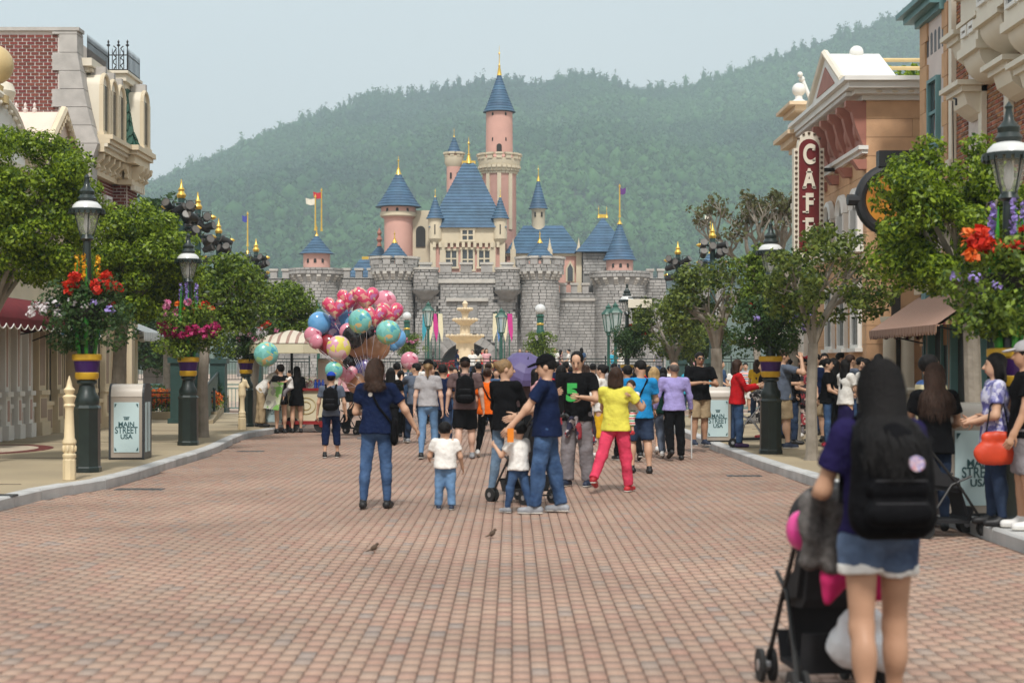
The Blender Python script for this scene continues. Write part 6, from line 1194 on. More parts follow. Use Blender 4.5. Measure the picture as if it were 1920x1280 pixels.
# ---- nearest: woman with the stroller
p=P('woman with long black hair and frayed denim shorts pushing the near stroller',1648,Y=7.15,H=1.63,rz=4,sk='b',top=('tee','midnight_cotton'),bot=('mini',denim('short_denim',(.03,.045,.09),(.15,.21,.32))),hair=('bob','k'),shoe='k',legs=((8,5,1),(-5,9,1)),arms=((20,12,70,-12),(10,17,72,-8)),fem=True,vox=.011,wide=1.02,hem=.53,head=(8,-3))
backpack(p,'big black backpack with a round pale badge on the nearest woman',M_pack,1.25,spots('badge_print',[(.75,.7,.75),(.6,.3,.35),(.3,.3,.6)],60,.4)); 
for s in (1,-1): # frayed hems
    h,k,a,_,_=p['J'][s]; q=SDF(.01); q.fold=.006; c0=h+(k-h)*.27; c1=h+(k-h)*.39; q.cap(c0,c1,.0625*1.63,.0635*1.63,flat=True); q.plane(c0,(h-k)/np.linalg.norm(h-k)); q.obj('frayed_hem',.01,CL['white_cotton'],p['o'])
def strands(p,n,L_,over,w=.006,seed=1,spread=1):
    """loose hair: thin tapering locks rooted on the scalp that fall down the back"""
    rd=random.Random(seed); V=[]; Fs=[]; HP,T,H=p['HP'],p['T'],p['H']
    for i in range(n):
        a=rd.uniform(-2.0,2.0); el=rd.uniform(.15,1.35); ca=math.cos(el); x=math.sin(a)*ca; y=-math.cos(a)*ca; z=math.sin(el); r=1+rd.uniform(-.03,.1)
        P0=np.array(HP((x*.053*r,-.012+y*.064*r,.018+z*.06*r))); P1=np.array(HP((math.sin(a)*.058*r,-.014-math.cos(a)*.068*r,-.01))); P2=np.array(HP((math.sin(a)*.057*r*spread,-.018-math.cos(a)*.06*r-.01,-.075)))
        q=math.sin(a)*min(.085,.045+.2*L_)*spread+rd.uniform(-.014,.014); le=L_*rd.uniform(.62,1.15)*(1-.1*abs(math.sin(a))); b0=-.055-over*.5*max(0,math.cos(a))-rd.uniform(0,.02); P3=np.array(T((q,b0,.86-le*.35))); P4=np.array(T((q*1.1+rd.uniform(-.012,.012),b0-over*.4*max(0,math.cos(a*.7))-.02,.86-le*.72))); P5=np.array(T((q*1.05+rd.uniform(-.02,.02),b0-over*.5*max(0,math.cos(a*.7))-.02,.86-le)))
        pts=[P0,P1,P2,P3,P4,P5]; o=len(V); up=np.array([math.cos(a),math.sin(a)*.6,0])
        for k,c in enumerate(pts):
            ww=w*(1,1.2,1.3,1.1,.7,.12)[k]*rd.uniform(.6,1.3); V+=[c-up*ww,c+np.array([math.sin(a),-math.cos(a),0])*ww*.55,c+up*ww]
        for k in range(5):
            for m_ in range(2): s_=o+3*k+m_; Fs.append((s_,s_+1,s_+4,s_+3))
    o=objm('hair_locks',npmesh('hair_locks',V,Fs,HR['k'] if p.get('hk') is None else p['hk'],True),p['o']); return o
strands(p,900,.165,.13,.006,1,1.0)
# ---- the family in the middle of the street
p=P('woman in navy tee and blue jeans, straight brown hair, arm reaching out',706,953,H=1.68,rz=-4,top=('tee','navy_cotton'),bot=('slim',JN),hair=('bob','br'),legs=((4,2,3),(-4,5,5)),arms=((10,30,16,24),(16,14,70,-6)),head=(-28,-8),fem=True,wide=1.08,hem=.5); sling(p,'small black crossbody bag of the woman in navy tee',M_pack,1); p['hk']=HR['br']; strands(p,420,.075,.02,.006,2,.9)
part(p['o'],'round_print',CL['white_cotton'],lambda mb:mb.tube([tuple(p['T']((-.03,-.071,.765))),tuple(p['T']((-.03,-.079,.765)))],.024,14))
P('small boy in white tee and light jeans walking away alone',835,955,H=1.03,rz=2,top=('tee','white_cotton'),bot=('straight',JL),hair=('short','k'),shoe='n',legs=((-4,4,3),(6,4,4)),arms=((6,16,20,10),(16,18,60,4)),child=True,head=(-10,-10),wide=1.05,sole=True)
p=P('woman in black long sleeved top and faded jeans looking over her shoulder to the right',948,932,H=1.70,rz=-30,top=('long','black_cotton'),bot=('slim',denim('grey_denim',(.07,.11,.17),(.17,.24,.32))),hair=('bun','db'),legs=((14,6),(-8,8)),arms=((30,6,40,-8),(22,10,46,0)),head=(-50,-2),fem=True,face=True)
P('boy in white tee holding an orange packet, standing at the double wheeled stroller',972,962,H=1.06,rz=42,top=('tee','white_cotton'),bot=('slim',JN),hair=('short','k'),shoe='g',legs=((-12,8,3),(16,6,3)),arms=((14,12,26,4),(34,14,95,-4)),child=True,head=(12,-6),sole=True,face=True,sk='a')
p=P('man in black flat cap, navy tee and jeans, reaching to the boy’s head',1024,962,H=1.73,rz=78,top=('tee','navy_cotton'),bot=('straight',JN),hair=('short','k'),shoe='g',legs=((-9,3,2),(9,4,3)),arms=((30,6,40,0),(34,8,8,4)),cap='black_cotton',head=(4,-10),face=True,sole=True,wide=1.12,curl=.15)
part(p['o'],'watch',M_pack,lambda mb:mb.tube([tuple(p['A'][1][2]-p['A'][1][3]*.03),tuple(p['A'][1][2]-p['A'][1][3]*.01)],.034,12))
p=P('balding man in black tee with green print and grey trousers looking down at his phone',1082,912,H=1.80,rz=158,top=('tee','black_cotton'),bot=('wide','grey_trouser'),hair=('thin','k'),shoe='n',legs=((2,2,4),(-2,3,4)),arms=((18,16,88,-30),(14,14,84,-28)),head=(12,-26),face=True,sole=True,wide=1.08)
me=textmesh('5',.3,.006,.02,'shirt_print',1.05); me.materials.append(cloth('green_print',(.06,.42,.10))); objm('shirt_print',me,p['o'],loc=tuple(p['T']((0.01,.083,.69))),rot=(R(90),0,R(180)))
q=SDF(.02); q.fold=.012; T=p['T']; H=1.8
q.cap(T((0,0,.50)),T((0,0,.53)),.1*H,.102*H,sq=((0,1,0),.8)).cap(T((-.07,-.05,.5)),T((-.095,-.055,.34)),.05*H,.045*H,sq=((0,1,0),.6)).cap(T((.07,-.05,.5)),T((.085,-.055,.33)),.05*H,.045*H,sq=((0,1,0),.6)).cap(T((.02,.075,.5)),T((.04,.09,.38)),.022*H,.02*H).cap(T((-.03,.075,.5)),T((-.05,.088,.36)),.022*H,.02*H); q.obj('tied_shirt',.016,PR['plaid'],p['o'])
ph=thing('phone','dark phone held by the balding man','phone',p['loc'],p['rz']); part(ph,'case',M_pack,lambda mb:mb.box(tuple((p['A'][1][2]+p['A'][-1][2])/2+np.array([0,.06,.02])),(.08,.15,.012)))
p=P('woman in yellow tee and coral pink trousers carrying a child on her hip',1155,922,H=1.60,rz=-22,sk='b',top=('tee','yellow_cotton'),bot=('straight','coral_cotton'),hair=('bob','br'),shoe='r',legs=((6,2,6),(-26,12,8)),arms=((24,30,70,-10),(34,10,86,-26)),head=(6,-6),fem=True,wide=1.12,sole=True); lp_=p['loc']
P('little child in red and green striped clothes held by the woman in yellow',1166,Y=lp_[1]+.14,x=lp_[0]+.2,H=.84,rz=150,top=('tee','white_cotton'),bot=('capri',stripes('red_green_knit',[(.5,.03,.03),(.65,.62,.58),(.04,.25,.10),(.65,.62,.58)],16,'Z')),hair=('short','br'),shoe='r',legs=((60,50,14),(64,60,14)),arms=((60,20,40,0),(70,10,40,-10)),child=True,z=lp_[2]+.62)
p=P('man in bright blue tee and denim shorts with a dark strap across his back',1200,887,H=1.70,rz=10,top=('tee','blue_cotton'),bot=('shorts',JD),hair=('short','k'),legs=((-6,3,3),(12,22,3)),arms=((14,12,60,-10),(20,10,70,-10)),head=(35,-18),wide=1.1); sling(p,'black sling bag of the man in bright blue',M_pack,-1)
p=P('man with shaved head in lilac shirt and black trousers walking with a cane',1264,862,H=1.68,rz=6,sk='b',top=('long','lilac_cotton'),bot=('straight','black_cotton'),hair=('bald','g'),legs=((-2,2,3),(-12,26,3)),arms=((4,14,14,8),(8,14,16,8)),wide=1.12,hem=.5)
t=thing('walking_cane','white walking cane of the man in lilac shirt','cane',p['loc'],p['rz']); w=p['A'][1][2]; part(t,'shaft',M_milk,lambda mb:mb.tube([(w[0]+.02,w[1]+.03,-p['loc'][2]+.02),(w[0]+.01,w[1],w[2]-.04)],.012,8)); part(t,'grip',M_pack,lambda mb:mb.tube([(w[0]+.01,w[1]-.04,w[2]-.04),(w[0]+.01,w[1]+.06,w[2]-.04)],.014,8))
P('blonde woman in dark green top and grey trousers beside the man in lilac',1226,858,H=1.62,rz=4,sk='c',top=('tee','bottle_cotton'),bot=('straight','slate_cotton'),hair=('bob','bl'),shoe='w',legs=W2,arms=SW,fem=True,wide=1.1,sole=True)
P('dark haired girl in spotted skirt just left of the man in lilac',1243,850,H=1.5,rz=-8,top=('tee','black_cotton'),bot=('skirt','print'),hair=('bun','k'),shoe='w',legs=W1,fem=True)
P('man in sunglasses and black polo with folded arms behind the right tan bin',1312,835,gz=KH,H=1.74,rz=196,sk='b',top=('polo','black_cotton'),bot=('shorts','khaki_cotton'),hair=('short','k'),shoe='n',legs=STD,arms=((22,14,82,-58),(18,14,86,-56)),head=(-6,-2),face=True,glasses=True,wide=1.15,sole=True)
P('woman in red and navy jacket raising her hands, right of the tan bin',1383,838,gz=KH,H=1.6,rz=-88,top=('long','red_cotton'),bot=('straight',JN),hair=('bob','br'),shoe='p',legs=STD,arms=((30,6,72,0),(40,8,60,0)),fem=True,wide=1.1,face=True)
p=P('man in black cap and mauve tee with black shorts walking towards the fountain',872,860,H=1.76,rz=2,sk='c',top=('tee','mauve_cotton'),bot=('shorts','black_cotton'),hair=('short','br'),shoe='g',legs=((8,4,3),(-14,16,3)),arms=((2,12,10,8),(2,12,10,8)),cap='black_cotton',wide=1.12); backpack(p,'plain black backpack on the man in mauve tee',M_pack,.95)
p=P('woman in grey tee and tight light jeans with blonde ponytail and black cap',803,860,H=1.72,rz=-2,sk='c',top=('tee','grey_cotton'),bot=('slim',JL),hair=('pony','db'),shoe='k',legs=((10,4,2),(-8,10,2)),arms=((0,10,8,6),(-2,10,8,6)),cap='black_cotton',fem=True,sole=True,hem=.53)
p=P('woman in orange top and black trousers with hair in a bun',914,856,H=1.6,rz=-14,top=('tee','orange_cotton'),bot=('slim','black_cotton'),hair=('bun','br'),shoe='w',legs=W1,fem=True,wide=1.08); sling(p,'black shoulder bag of the woman in orange top',M_pack,1)
p=P('boy in royal blue cap, grey tee and navy shorts left of the crowd',621,858,H=1.50,rz=2,top=('tee','slate_cotton'),bot=('capri','navy_cotton'),hair=('short','k'),shoe='k',legs=((6,4,3),(-5,5,3)),arms=((2,14,12,8),(2,12,14,8)),cap=cloth('royal_cotton',(.02,.06,.36)),sole=True); backpack(p,'small black backpack on the boy in blue cap',M_pack,.9)
# ---- cart customers
P('vendor in white shirt and khaki trousers bending over beside the cart',489,800,gz=KH,H=1.70,rz=-84,top=('long','white_cotton'),bot=('wide','khaki_cotton'),hair=('short','k'),legs=((4,2,4),(-4,2,4)),arms=((50,8,30,0),(46,8,30,0)),lean=42,head=(0,-10))
p=P('woman in black with green patterned bag carrying a child at the cart',526,812,H=1.63,rz=30,top=('tee','black_cotton'),bot=('mini','black_cotton'),hair=('bun','k'),legs=STD,arms=((30,12,80,-10),(30,16,80,-14)),fem=True,hem=.42); lp_=p['loc']
P('toddler in white tee carried by the woman with the green bag',540,Y=lp_[1]-.1,x=lp_[0]+.24,H=.88,rz=100,top=('tee','white_cotton'),bot=('capri','grey_trouser'),hair=('short','k'),legs=((50,40,12),(54,50,12)),arms=((60,10,30,0),(50,20,40,0)),child=True,z=lp_[2]+.66)
t=thing('shopping_bag','large green and white patterned carrier bag at the cart','bag',(lp_[0]-.12,lp_[1]-.28,.62)); part(t,'sack',spots('bag_print',[(.2,.45,.1),(.6,.6,.5),(.35,.35,.3),(.55,.6,.4)],9,.6),lambda b:b.add([(-.24,-.08,0),(.12,-.08,-.06),(.12,.08,-.06),(-.24,.08,0),(-.06,-.06,.62),(.24,-.06,.6),(.24,.06,.6),(-.06,.06,.62)],[(0,3,2,1),(4,5,6,7),(0,1,5,4),(1,2,6,5),(2,3,7,6),(3,0,4,7)]),0); part(t,'handle',M_pack,lambda b:b.tube([(.0,0,.6),(.08,0,.75),(.18,0,.6)],.01,5))
P('woman in loose black top and shorts with long dark hair at the cart',556,811,H=1.60,rz=18,top=('long','black_cotton'),bot=('mini','black_cotton'),hair=('long','k'),legs=STD,arms=((20,8,60,-6),(20,8,60,-6)),fem=True,head=(30,-6),hem=.40)
P('young person with black hair behind the drinks cart',605,Y=41.5,H=1.5,rz=170,top=('tee','grey_cotton'),bot=('straight',JD),legs=STD,face=True)
P('person in blue patterned shirt behind the balloons',612,Y=46,H=1.66,rz=200,top=('tee','floral_blue'),bot=('straight',JD),hair=('bun','k'),legs=STD,fem=True)
# ---- walkers further up the street
P('man in dark shirt and jeans holding a phone up to take a picture',779,832,H=1.70,rz=14,top=('tee','slate_cotton'),bot=('straight',JD),hair=('short','k'),shoe='g',legs=((-18,4,3),(24,6,3)),arms=((20,10,60,0),(60,10,75,-6)),head=(60,0),sole=True,face=True)
P('woman in blue tunic and dark trousers behind the woman in navy',752,830,H=1.52,rz=-20,top=('tee','dim_blue'),bot=('straight','black_cotton'),hair=('bun','k'),shoe='w',legs=STD,fem=True,arms=((10,10,50,0),(10,10,50,0)),hem=.42)
P('man with white collar behind the woman in navy tee',744,Y=36,H=1.72,rz=10,top=('tee','white_cotton'),bot=('straight','black_cotton'),legs=W1,arms=SW)
P('woman in black top with shoulder length hair beside the man with white collar',733,Y=33,H=1.6,rz=-10,top=('tee','black_cotton'),bot=('straight','black_cotton'),hair=('shoulder','k'),legs=W2,arms=SW,fem=True,wide=1.15)
P('man in dark navy tee walking behind the woman in grey tee',830,850,H=1.67,rz=4,top=('tee','navy_cotton'),bot=('straight',JD),legs=W2,arms=SW)
p=P('person in mauve top and black trousers under the purple umbrella',982,832,H=1.62,rz=-6,top=('tee','mauve_cotton'),bot=('straight','black_cotton'),hair=('short','k'),legs=W2,arms=((20,8,90,0),(10,8,20,0)),wide=1.1)
t=thing('umbrella','open purple umbrella held over a walker','umbrella',(p['loc'][0]-.02,p['loc'][1]+.05,1.35)); t.rotation_euler=(R(38),R(14),0)
part(t,'canopy',mat('purple_nylon',(.10,.08,.20),.55,.1,4),lambda b:b.lathe([(.52,.22),(.47,.33),(.36,.44),(.2,.52),(.02,.55),(.02,.54),(.2,.505),(.36,.425),(.46,.32)],8),smooth=12); part(t,'shaft',M_blackm,lambda b:b.tube([(0,0,-.35),(0,0,.6)],.008,6)); part(t,'rib',M_blackm,lambda b:[b.tube([(0,0,.535),(.36*math.cos(a),.36*math.sin(a),.425),(.52*math.cos(a),.52*math.sin(a),.215)],.005,4) for a in [i*math.pi/4 for i in range(8)]],0)
P('woman in pale pink hoodie and dark jeans facing right behind the capped man',1005,840,H=1.56,rz=-70,top=('long','pink_cotton'),bot=('slim',JD),hair=('shoulder','k'),legs=STD,arms=((10,10,50,0),(10,10,50,0)),fem=True)
P('woman with long black hair directly behind the balding man',1052,860,H=1.62,rz=10,top=('tee','black_cotton'),bot=('skirt','plaid'),hair=('verylong','k'),shoe='w',legs=STD,fem=True)
p=P('woman in white top and mustard yellow skirt looking left',1128,856,H=1.64,rz=62,top=('tee','white_cotton'),bot=('long_skirt','mustard_cotton'),hair=('bun','k'),shoe='w',legs=STD,fem=True,face=True,arms=((10,10,50,0),(10,10,50,0)))
P('man with short blond hair in black tee ahead of the orange top woman',920,Y=44,H=1.72,rz=0,sk='c',top=('tee','black_cotton'),bot=('straight',JD),hair=('short','bl'),legs=W1,arms=SW,wide=1.15)
P('man in black with bag behind the coral trousers, mid stride',1176,864,H=1.66,rz=12,top=('tee','black_cotton'),bot=('straight','black_cotton'),hair=('short','k'),legs=((-22,14,3),(20,6,3)),arms=SW,sole=True)
FILL=[(760,50,1.7,'white_cotton','k',0),(790,56,1.68,'navy_cotton','k',8),(815,48,1.72,'black_cotton','k',-6),(846,52,1.64,'red_cotton','br',4),(890,55,1.66,'white_cotton','k',0),(897,40,1.7,'grey_cotton','k',6),(940,50,1.7,'navy_cotton','br',-4),(962,56,1.62,'black_cotton','k',0),(1020,47,1.66,'grey_trouser','k',12),(1035,54,1.7,'white_cotton','k',170),(1070,45,1.62,'dim_blue','k',-10),(1100,52,1.66,'black_cotton','br',0),(1150,42,1.6,'ivory_cotton','db',6),(1190,50,1.7,'navy_cotton','k',0),(1215,44,1.63,'mustard_cotton','bl',8),(1255,52,1.64,'white_cotton','k',20),(700,52,1.66,'teal_cotton','k',150),(652,50,1.68,'pink_cotton','k',190),(1290,47,1.66,'teal_cotton','k',-40)]
adj=['slight','tall','broad','slim']
for i,(px,Y,H,c,h,rz) in enumerate(FILL):
    nm=c.split('_')[0]; hn={'k':'black','br':'brown','bl':'blonde','db':'dark blonde'}[h]; hk=['short','shoulder','short','bun','bob'][i%5]
    pos=('near the balloons' if px<770 else 'ahead of the woman in grey tee' if px<860 else 'below the fountain' if px<930 else 'near the purple umbrella' if px<1000 else 'beyond the balding man' if px<1120 else 'beyond the man in bright blue' if px<1230 else 'beyond the man in lilac')
    P('%s walker, %s %s hair, %s top, %s'%(adj[i%4],hk,hn,nm,pos),px,Y=Y,H=H,rz=rz,top=(('tee','long')[i%2],c),bot=(('straight','slim','shorts')[i%3],(JD,JN,CL['black_cotton'])[i%3]),hair=(hk,h),legs=(W1,W2,STD)[i%3],arms=(SW,SW2)[i%2],fem=i%5 in(1,3,4),wide=1+.05*(i%3),vox=.026)
rd=random.Random(77); used=set()
for i in range(26):
    px=700+i*21.5+rd.uniform(-7,7); Y=rd.uniform(37,47); H=rd.uniform(1.56,1.76); c=rd.choice(['black_cotton','navy_cotton','black_cotton','slate_cotton','grey_cotton','white_cotton','dim_blue','mauve_cotton','bottle_cotton','red_cotton']); h=rd.choice('kkkkb'); h='br' if h=='b' else h; hk=rd.choice(['short','short','shoulder','bun','long','bob']); rz=rd.choice([0,5,-8,12,-15,170,-60]); kind=rd.choice(['tee','long','polo']); bt=rd.choice([JD,JN,CL['black_cotton'],CL['slate_cotton'],CL['khaki_cotton']]); bk=rd.choice(['straight','slim','shorts','straight'])
    pos='behind the woman in navy' if px<765 else 'ahead of the ponytailed woman' if px<840 else 'ahead of the mauve tee man' if px<930 else 'under the umbrella edge' if px<1010 else 'behind the capped man' if px<1075 else 'behind the balding man' if px<1130 else 'ahead of the yellow tee woman' if px<1185 else 'ahead of the lilac shirt man'
    lb='crowd figure %s, %s %s hair, %s %s, %s'%(('turned back','facing ahead','looking sideways')[0 if abs(rz)>100 else 2 if rz==-60 else 1],hk,{'k':'black','br':'brown'}[h],c.split('_')[0],{'tee':'tee','long':'long sleeves','polo':'polo'}[kind],pos)
    if lb in used: lb=lb.replace('crowd figure','taller crowd figure' if H>1.66 else 'shorter crowd figure')
    used.add(lb); P(lb,px,Y=Y,H=H,rz=rz,top=(kind,c),bot=(bk,bt),hair=(hk,h),legs=rd.choice((W1,W2,STD)),arms=rd.choice((SW,SW2,((14,8,60,-6),(8,8,30,0)))),fem=hk in('shoulder','bun','long','bob'),wide=rd.uniform(.98,1.12),vox=.023)
# ---- on the terrace by the fountain
FAR=[(886,655,'white_cotton','k'),(895,648,'ivory_cotton','k'),(912,655,'pink_cotton','br'),(905,660,'red_cotton','k'),(1000,652,'navy_cotton','k'),(988,655,'ivory_cotton','br'),(1028,648,'bottle_cotton','k'),(1040,650,'white_cotton','k'),(1052,655,'floral','k'),(1066,650,'white_cotton','k'),(975,658,'grey_cotton','g'),(1090,652,'dim_blue','k'),(1150,655,'teal_cotton','k'),(857,660,'navy_cotton','k'),(770,660,'grey_cotton','g'),(1165,660,'white_cotton','k'),(1235,655,'grey_trouser','k'),(1300,655,'pink_cotton','br'),(286,648,'red_cotton','k')]
for i,(px,py,c,h) in enumerate(FAR):
    nm={'bottle_cotton':'bright green','floral':'flowered'}.get(c,c.split('_')[0]); m_=cloth('green_cotton',(.02,.34,.12)) if nm=='bright green' else c
    pos=('left of the balloons' if px<500 else 'left of the fountain' if px<872 else 'between fountain and right flower bed' if px<915 else 'left of the thick globe lamp' if px<1013 else 'right of the thick globe lamp' if px<1100 else 'before the right castle wall')
    P('distant %s person in %s top, %s hair, %s'%(('small','slender','upright','taller','stocky')[i%5],nm,{'k':'black','br':'brown','g':'grey'}[h],pos),px,Y=76+(i%4)*1.3,H=1.5+.05*(i%4),rz=(170,20,200,-90,90)[i%5],top=('tee',m_),bot=('straight',(JD,JN,CL['khaki_cotton'])[i%3]),hair=(('short','shoulder','bob')[i%3],h),legs=STD,arms=((10,10,40,0),(14,10,60,-10)),gz=.88,vox=.034,group='visitors on the terrace')
# ---- right pavement
P('man in grey shirt and khaki cargo shorts behind the black lamp post, arm raised',1468,840,gz=KH,H=1.78,rz=-78,top=('tee','slate_cotton'),bot=('shorts','khaki_cotton'),hair=('short','br'),shoe='n',legs=((4,2,3),(-4,3,3)),arms=((70,40,110,-20),(20,10,70,0)),wide=1.15,sole=True,head=(0,-6))
P('person in purple striped tee behind the cargo shorts man',1492,820,gz=KH,H=1.68,rz=150,top=('tee','stripe_purple'),bot=('straight','grey_trouser'),hair=('bob','k'),shoe='w',legs=STD,arms=((20,10,70,0),(10,10,60,0)),fem=True)
p=P('girl in sunglasses, red bow and dark flowered dress beside the slim tree',1508,832,gz=KH,H=1.62,rz=176,top=('long_dress','floral'),bot=('none',JN),hair=('long','k'),shoe='w',legs=STD,fem=True,face=True,glasses=True,arms=((8,10,50,-6),(10,12,20,6)))
part(p['o'],'red_bow',mat('red_satin',(.5,.01,.02),.4,.1,5),lambda b:[b.sph(tuple(p['HP']((s*.04,.0,.085))),(.055,.03,.04),10,8) for s in (-1,1)]+[b.sph(tuple(p['HP']((0,0,.082))),.022,8,6)])
P('woman in black top and blue jeans with white collar right of the slim tree',1552,838,gz=KH,H=1.62,rz=-110,top=('tee','black_cotton'),bot=('slim',JN),hair=('bun','k'),shoe='r',legs=STD,fem=True,face=True,arms=((14,10,50,-10),(14,10,60,-10)))
P('young man with glasses behind the slim tree',1546,815,gz=KH,H=1.76,rz=170,top=('tee','ivory_cotton'),bot=('straight',JD),legs=STD,face=True)
P('queueing woman with long black hair, white tee and dark blue skirt',1586,840,gz=KH,H=1.60,rz=-60,top=('tee','white_cotton'),bot=('long_skirt','midnight_cotton'),hair=('long','k'),shoe='k',legs=STD,fem=True,arms=((14,10,60,-10),(14,10,60,-10)))
P('girl looking out between the queue and the near woman',1568,822,gz=KH,H=1.6,rz=160,top=('tee','grey_cotton'),bot=('slim',JD),hair=('shoulder','br'),legs=STD,fem=True,face=True)
P('tall young man with black hair in the queue by the tan building',1577,812,gz=KH,H=1.78,rz=-100,top=('tee','floral_blue'),bot=('straight',JD),legs=STD)
P('man in pale tee at the back of the queue',1600,814,gz=KH,H=1.68,rz=-60,top=('tee','white_cotton'),bot=('straight',JD),legs=STD)
P('person in black pushing a pushchair behind the lamp post',1432,822,gz=KH,H=1.58,rz=80,top=('tee','black_cotton'),bot=('slim','black_cotton'),hair=('short','k'),shoe='r',legs=STD,arms=((24,8,50,0),(24,8,50,0)))
P('man in red and white striped tee standing by the teal railing',1398,Y=54,H=1.72,rz=176,top=('tee','stripe_red'),bot=('shorts','white_cotton'),legs=STD,arms=((20,10,100,-20),(20,10,100,-20)),face=True)
P('woman in white blouse by the teal railing',1374,Y=55,H=1.6,rz=20,top=('tee','white_cotton'),bot=('slim',JL),hair=('shoulder','k'),legs=STD,fem=True)
P('man in turquoise tee bending left of the olive tree trunk',1328,Y=48,H=1.7,rz=-70,top=('tee','teal_cotton'),bot=('straight',JD),legs=STD,lean=30)
for i,(px,Y,H,c,bt,h,rz) in enumerate([(1478,36,1.7,'red_cotton',JD,'k',170),(1500,38,1.62,'navy_cotton',JN,'k',-90),(1525,35,1.75,'black_cotton',JD,'k',120),(1540,37.5,1.6,'pink_cotton',JL,'br',-150),(1562,36,1.66,'slate_cotton',JD,'k',90),(1420,42,1.65,'mustard_cotton',JD,'br',-20),(1455,44,1.7,'white_cotton',JN,'k',160),(1352,43,1.64,'dim_blue',JD,'k',-120),(1615,31.8,1.66,'bottle_cotton',JD,'k',-90),(1640,31.6,1.6,'orange_cotton',JN,'br',100)]):
    P('%s %s waiting by the tan building, %s top'%(('tall','short','broad','slim')[i%4],('man','woman')[i%2],c.split('_')[0]),px,Y=Y,H=H,rz=rz,gz=KH,top=('tee',c),bot=('straight',bt),hair=(('short','long')[i%2],h),legs=STD,arms=((14,8,50,-8),(10,10,40,0)),fem=i%2==1,face=Y<38,vox=.022,wide=1.04,group='people queueing by the tan building')
for i,(px,Y,H,c,bt,h,rz,hk) in enumerate([(1488,30.5,1.66,'black_cotton',JD,'k',-100,'short'),(1530,31.5,1.72,'navy_cotton','khaki_cotton','k',150,'short'),(1563,30.2,1.6,'black_cotton','black_cotton','k',40,'long'),(1595,30.8,1.7,'slate_cotton',JN,'br',-70,'short'),(1622,29.6,1.62,'white_cotton',JD,'k',120,'bob'),(1648,29.2,1.7,'black_cotton',JD,'k',-30,'short'),(1475,33,1.63,'bottle_cotton',JN,'br',30,'shoulder')]):
    P('%s person with %s %s hair and %s top in the kerbside queue'%(('stout','tall','small','slim','young','upright','turning')[i],hk,{'k':'black','br':'brown'}[h],c.split('_')[0]),px,Y=Y,H=H,rz=rz,gz=KH,top=(('tee','polo','long')[i%3],c),bot=(('straight','shorts')[i==1],bt),hair=(hk,h),legs=STD,arms=((14,8,60,-10),(8,10,30,0)),fem=hk!='short',face=True,wide=1.06,group='people queueing by the tan building')
# ---- right, near
p=P('woman in black tee with long brown hair walking in front of the large tan bin',1752,995,H=1.63,rz=-6,sk='b',top=('tee','black_cotton'),bot=('slim',JD),hair=('long','br'),shoe='k',legs=((4,3,2),(-6,6,2)),arms=((14,14,60,-6),(14,14,60,-6)),fem=True,hem=.46,wide=1.08); p['hk']=HR['br']; strands(p,450,.2,.03,.006,3,.95)
P('man in blue and yellow striped tee stepping onto the kerb in jeans',1748,Y=16.3,gz=.0,H=1.74,rz=-80,sk='b',top=('tee','stripe_blue'),bot=('straight',JN),hair=('short','k'),shoe='g',legs=((-10,4,2),(32,6,2)),arms=((20,8,40,0),(10,8,30,0)),wide=1.1,sole=True,lean=-2)
p=P('woman with black curly bob in blue flowered blouse beside the large bin',1866,985,gz=KH,H=1.60,rz=84,top=('tee','floral_blue'),bot=('slim',JD),hair=('bob','k'),shoe='k',legs=STD,arms=((8,8,66,-34),(8,8,62,-34)),fem=True,face=True,wide=1.12,hem=.45)
t=thing('handbag','bright red orange handbag of the woman in flowered blouse','bag',(p['loc'][0]-.06,p['loc'][1]-.24,.76)); s=SDF(.03); s.fold=.006; s.cap((-.1,0,.06),(.1,0,.06),.11,.11,sq=((0,1,0),.55)).cap((-.08,0,.2),(.12,0,.2),.06,.06,sq=((0,1,0),.6)); s.obj('pouch',.013,mat('red_leather',(.55,.05,.015),.45,.12,6),t); part(t,'strap',M_pack,lambda b:b.tube([(-.1,0,.22),(-.05,.02,.5),(.06,.03,.58),(.12,0,.22)],.008,5))
P('man in grey cap, black tee and grey shorts at the right frame edge',1922,992,gz=KH,H=1.70,rz=80,sk='b',top=('tee','black_cotton'),bot=('shorts','grey_trouser'),hair=('short','k'),shoe='w',legs=STD,arms=((16,8,50,-4),(6,10,20,4)),cap='grey_cotton',wide=1.12,sole=True)
P('woman in dark top hidden behind the flowered blouse, near the lamp base',1880,Y=18,gz=KH,H=1.6,rz=60,top=('tee','black_cotton'),bot=('slim',JD),hair=('shoulder','k'),legs=STD,fem=True)
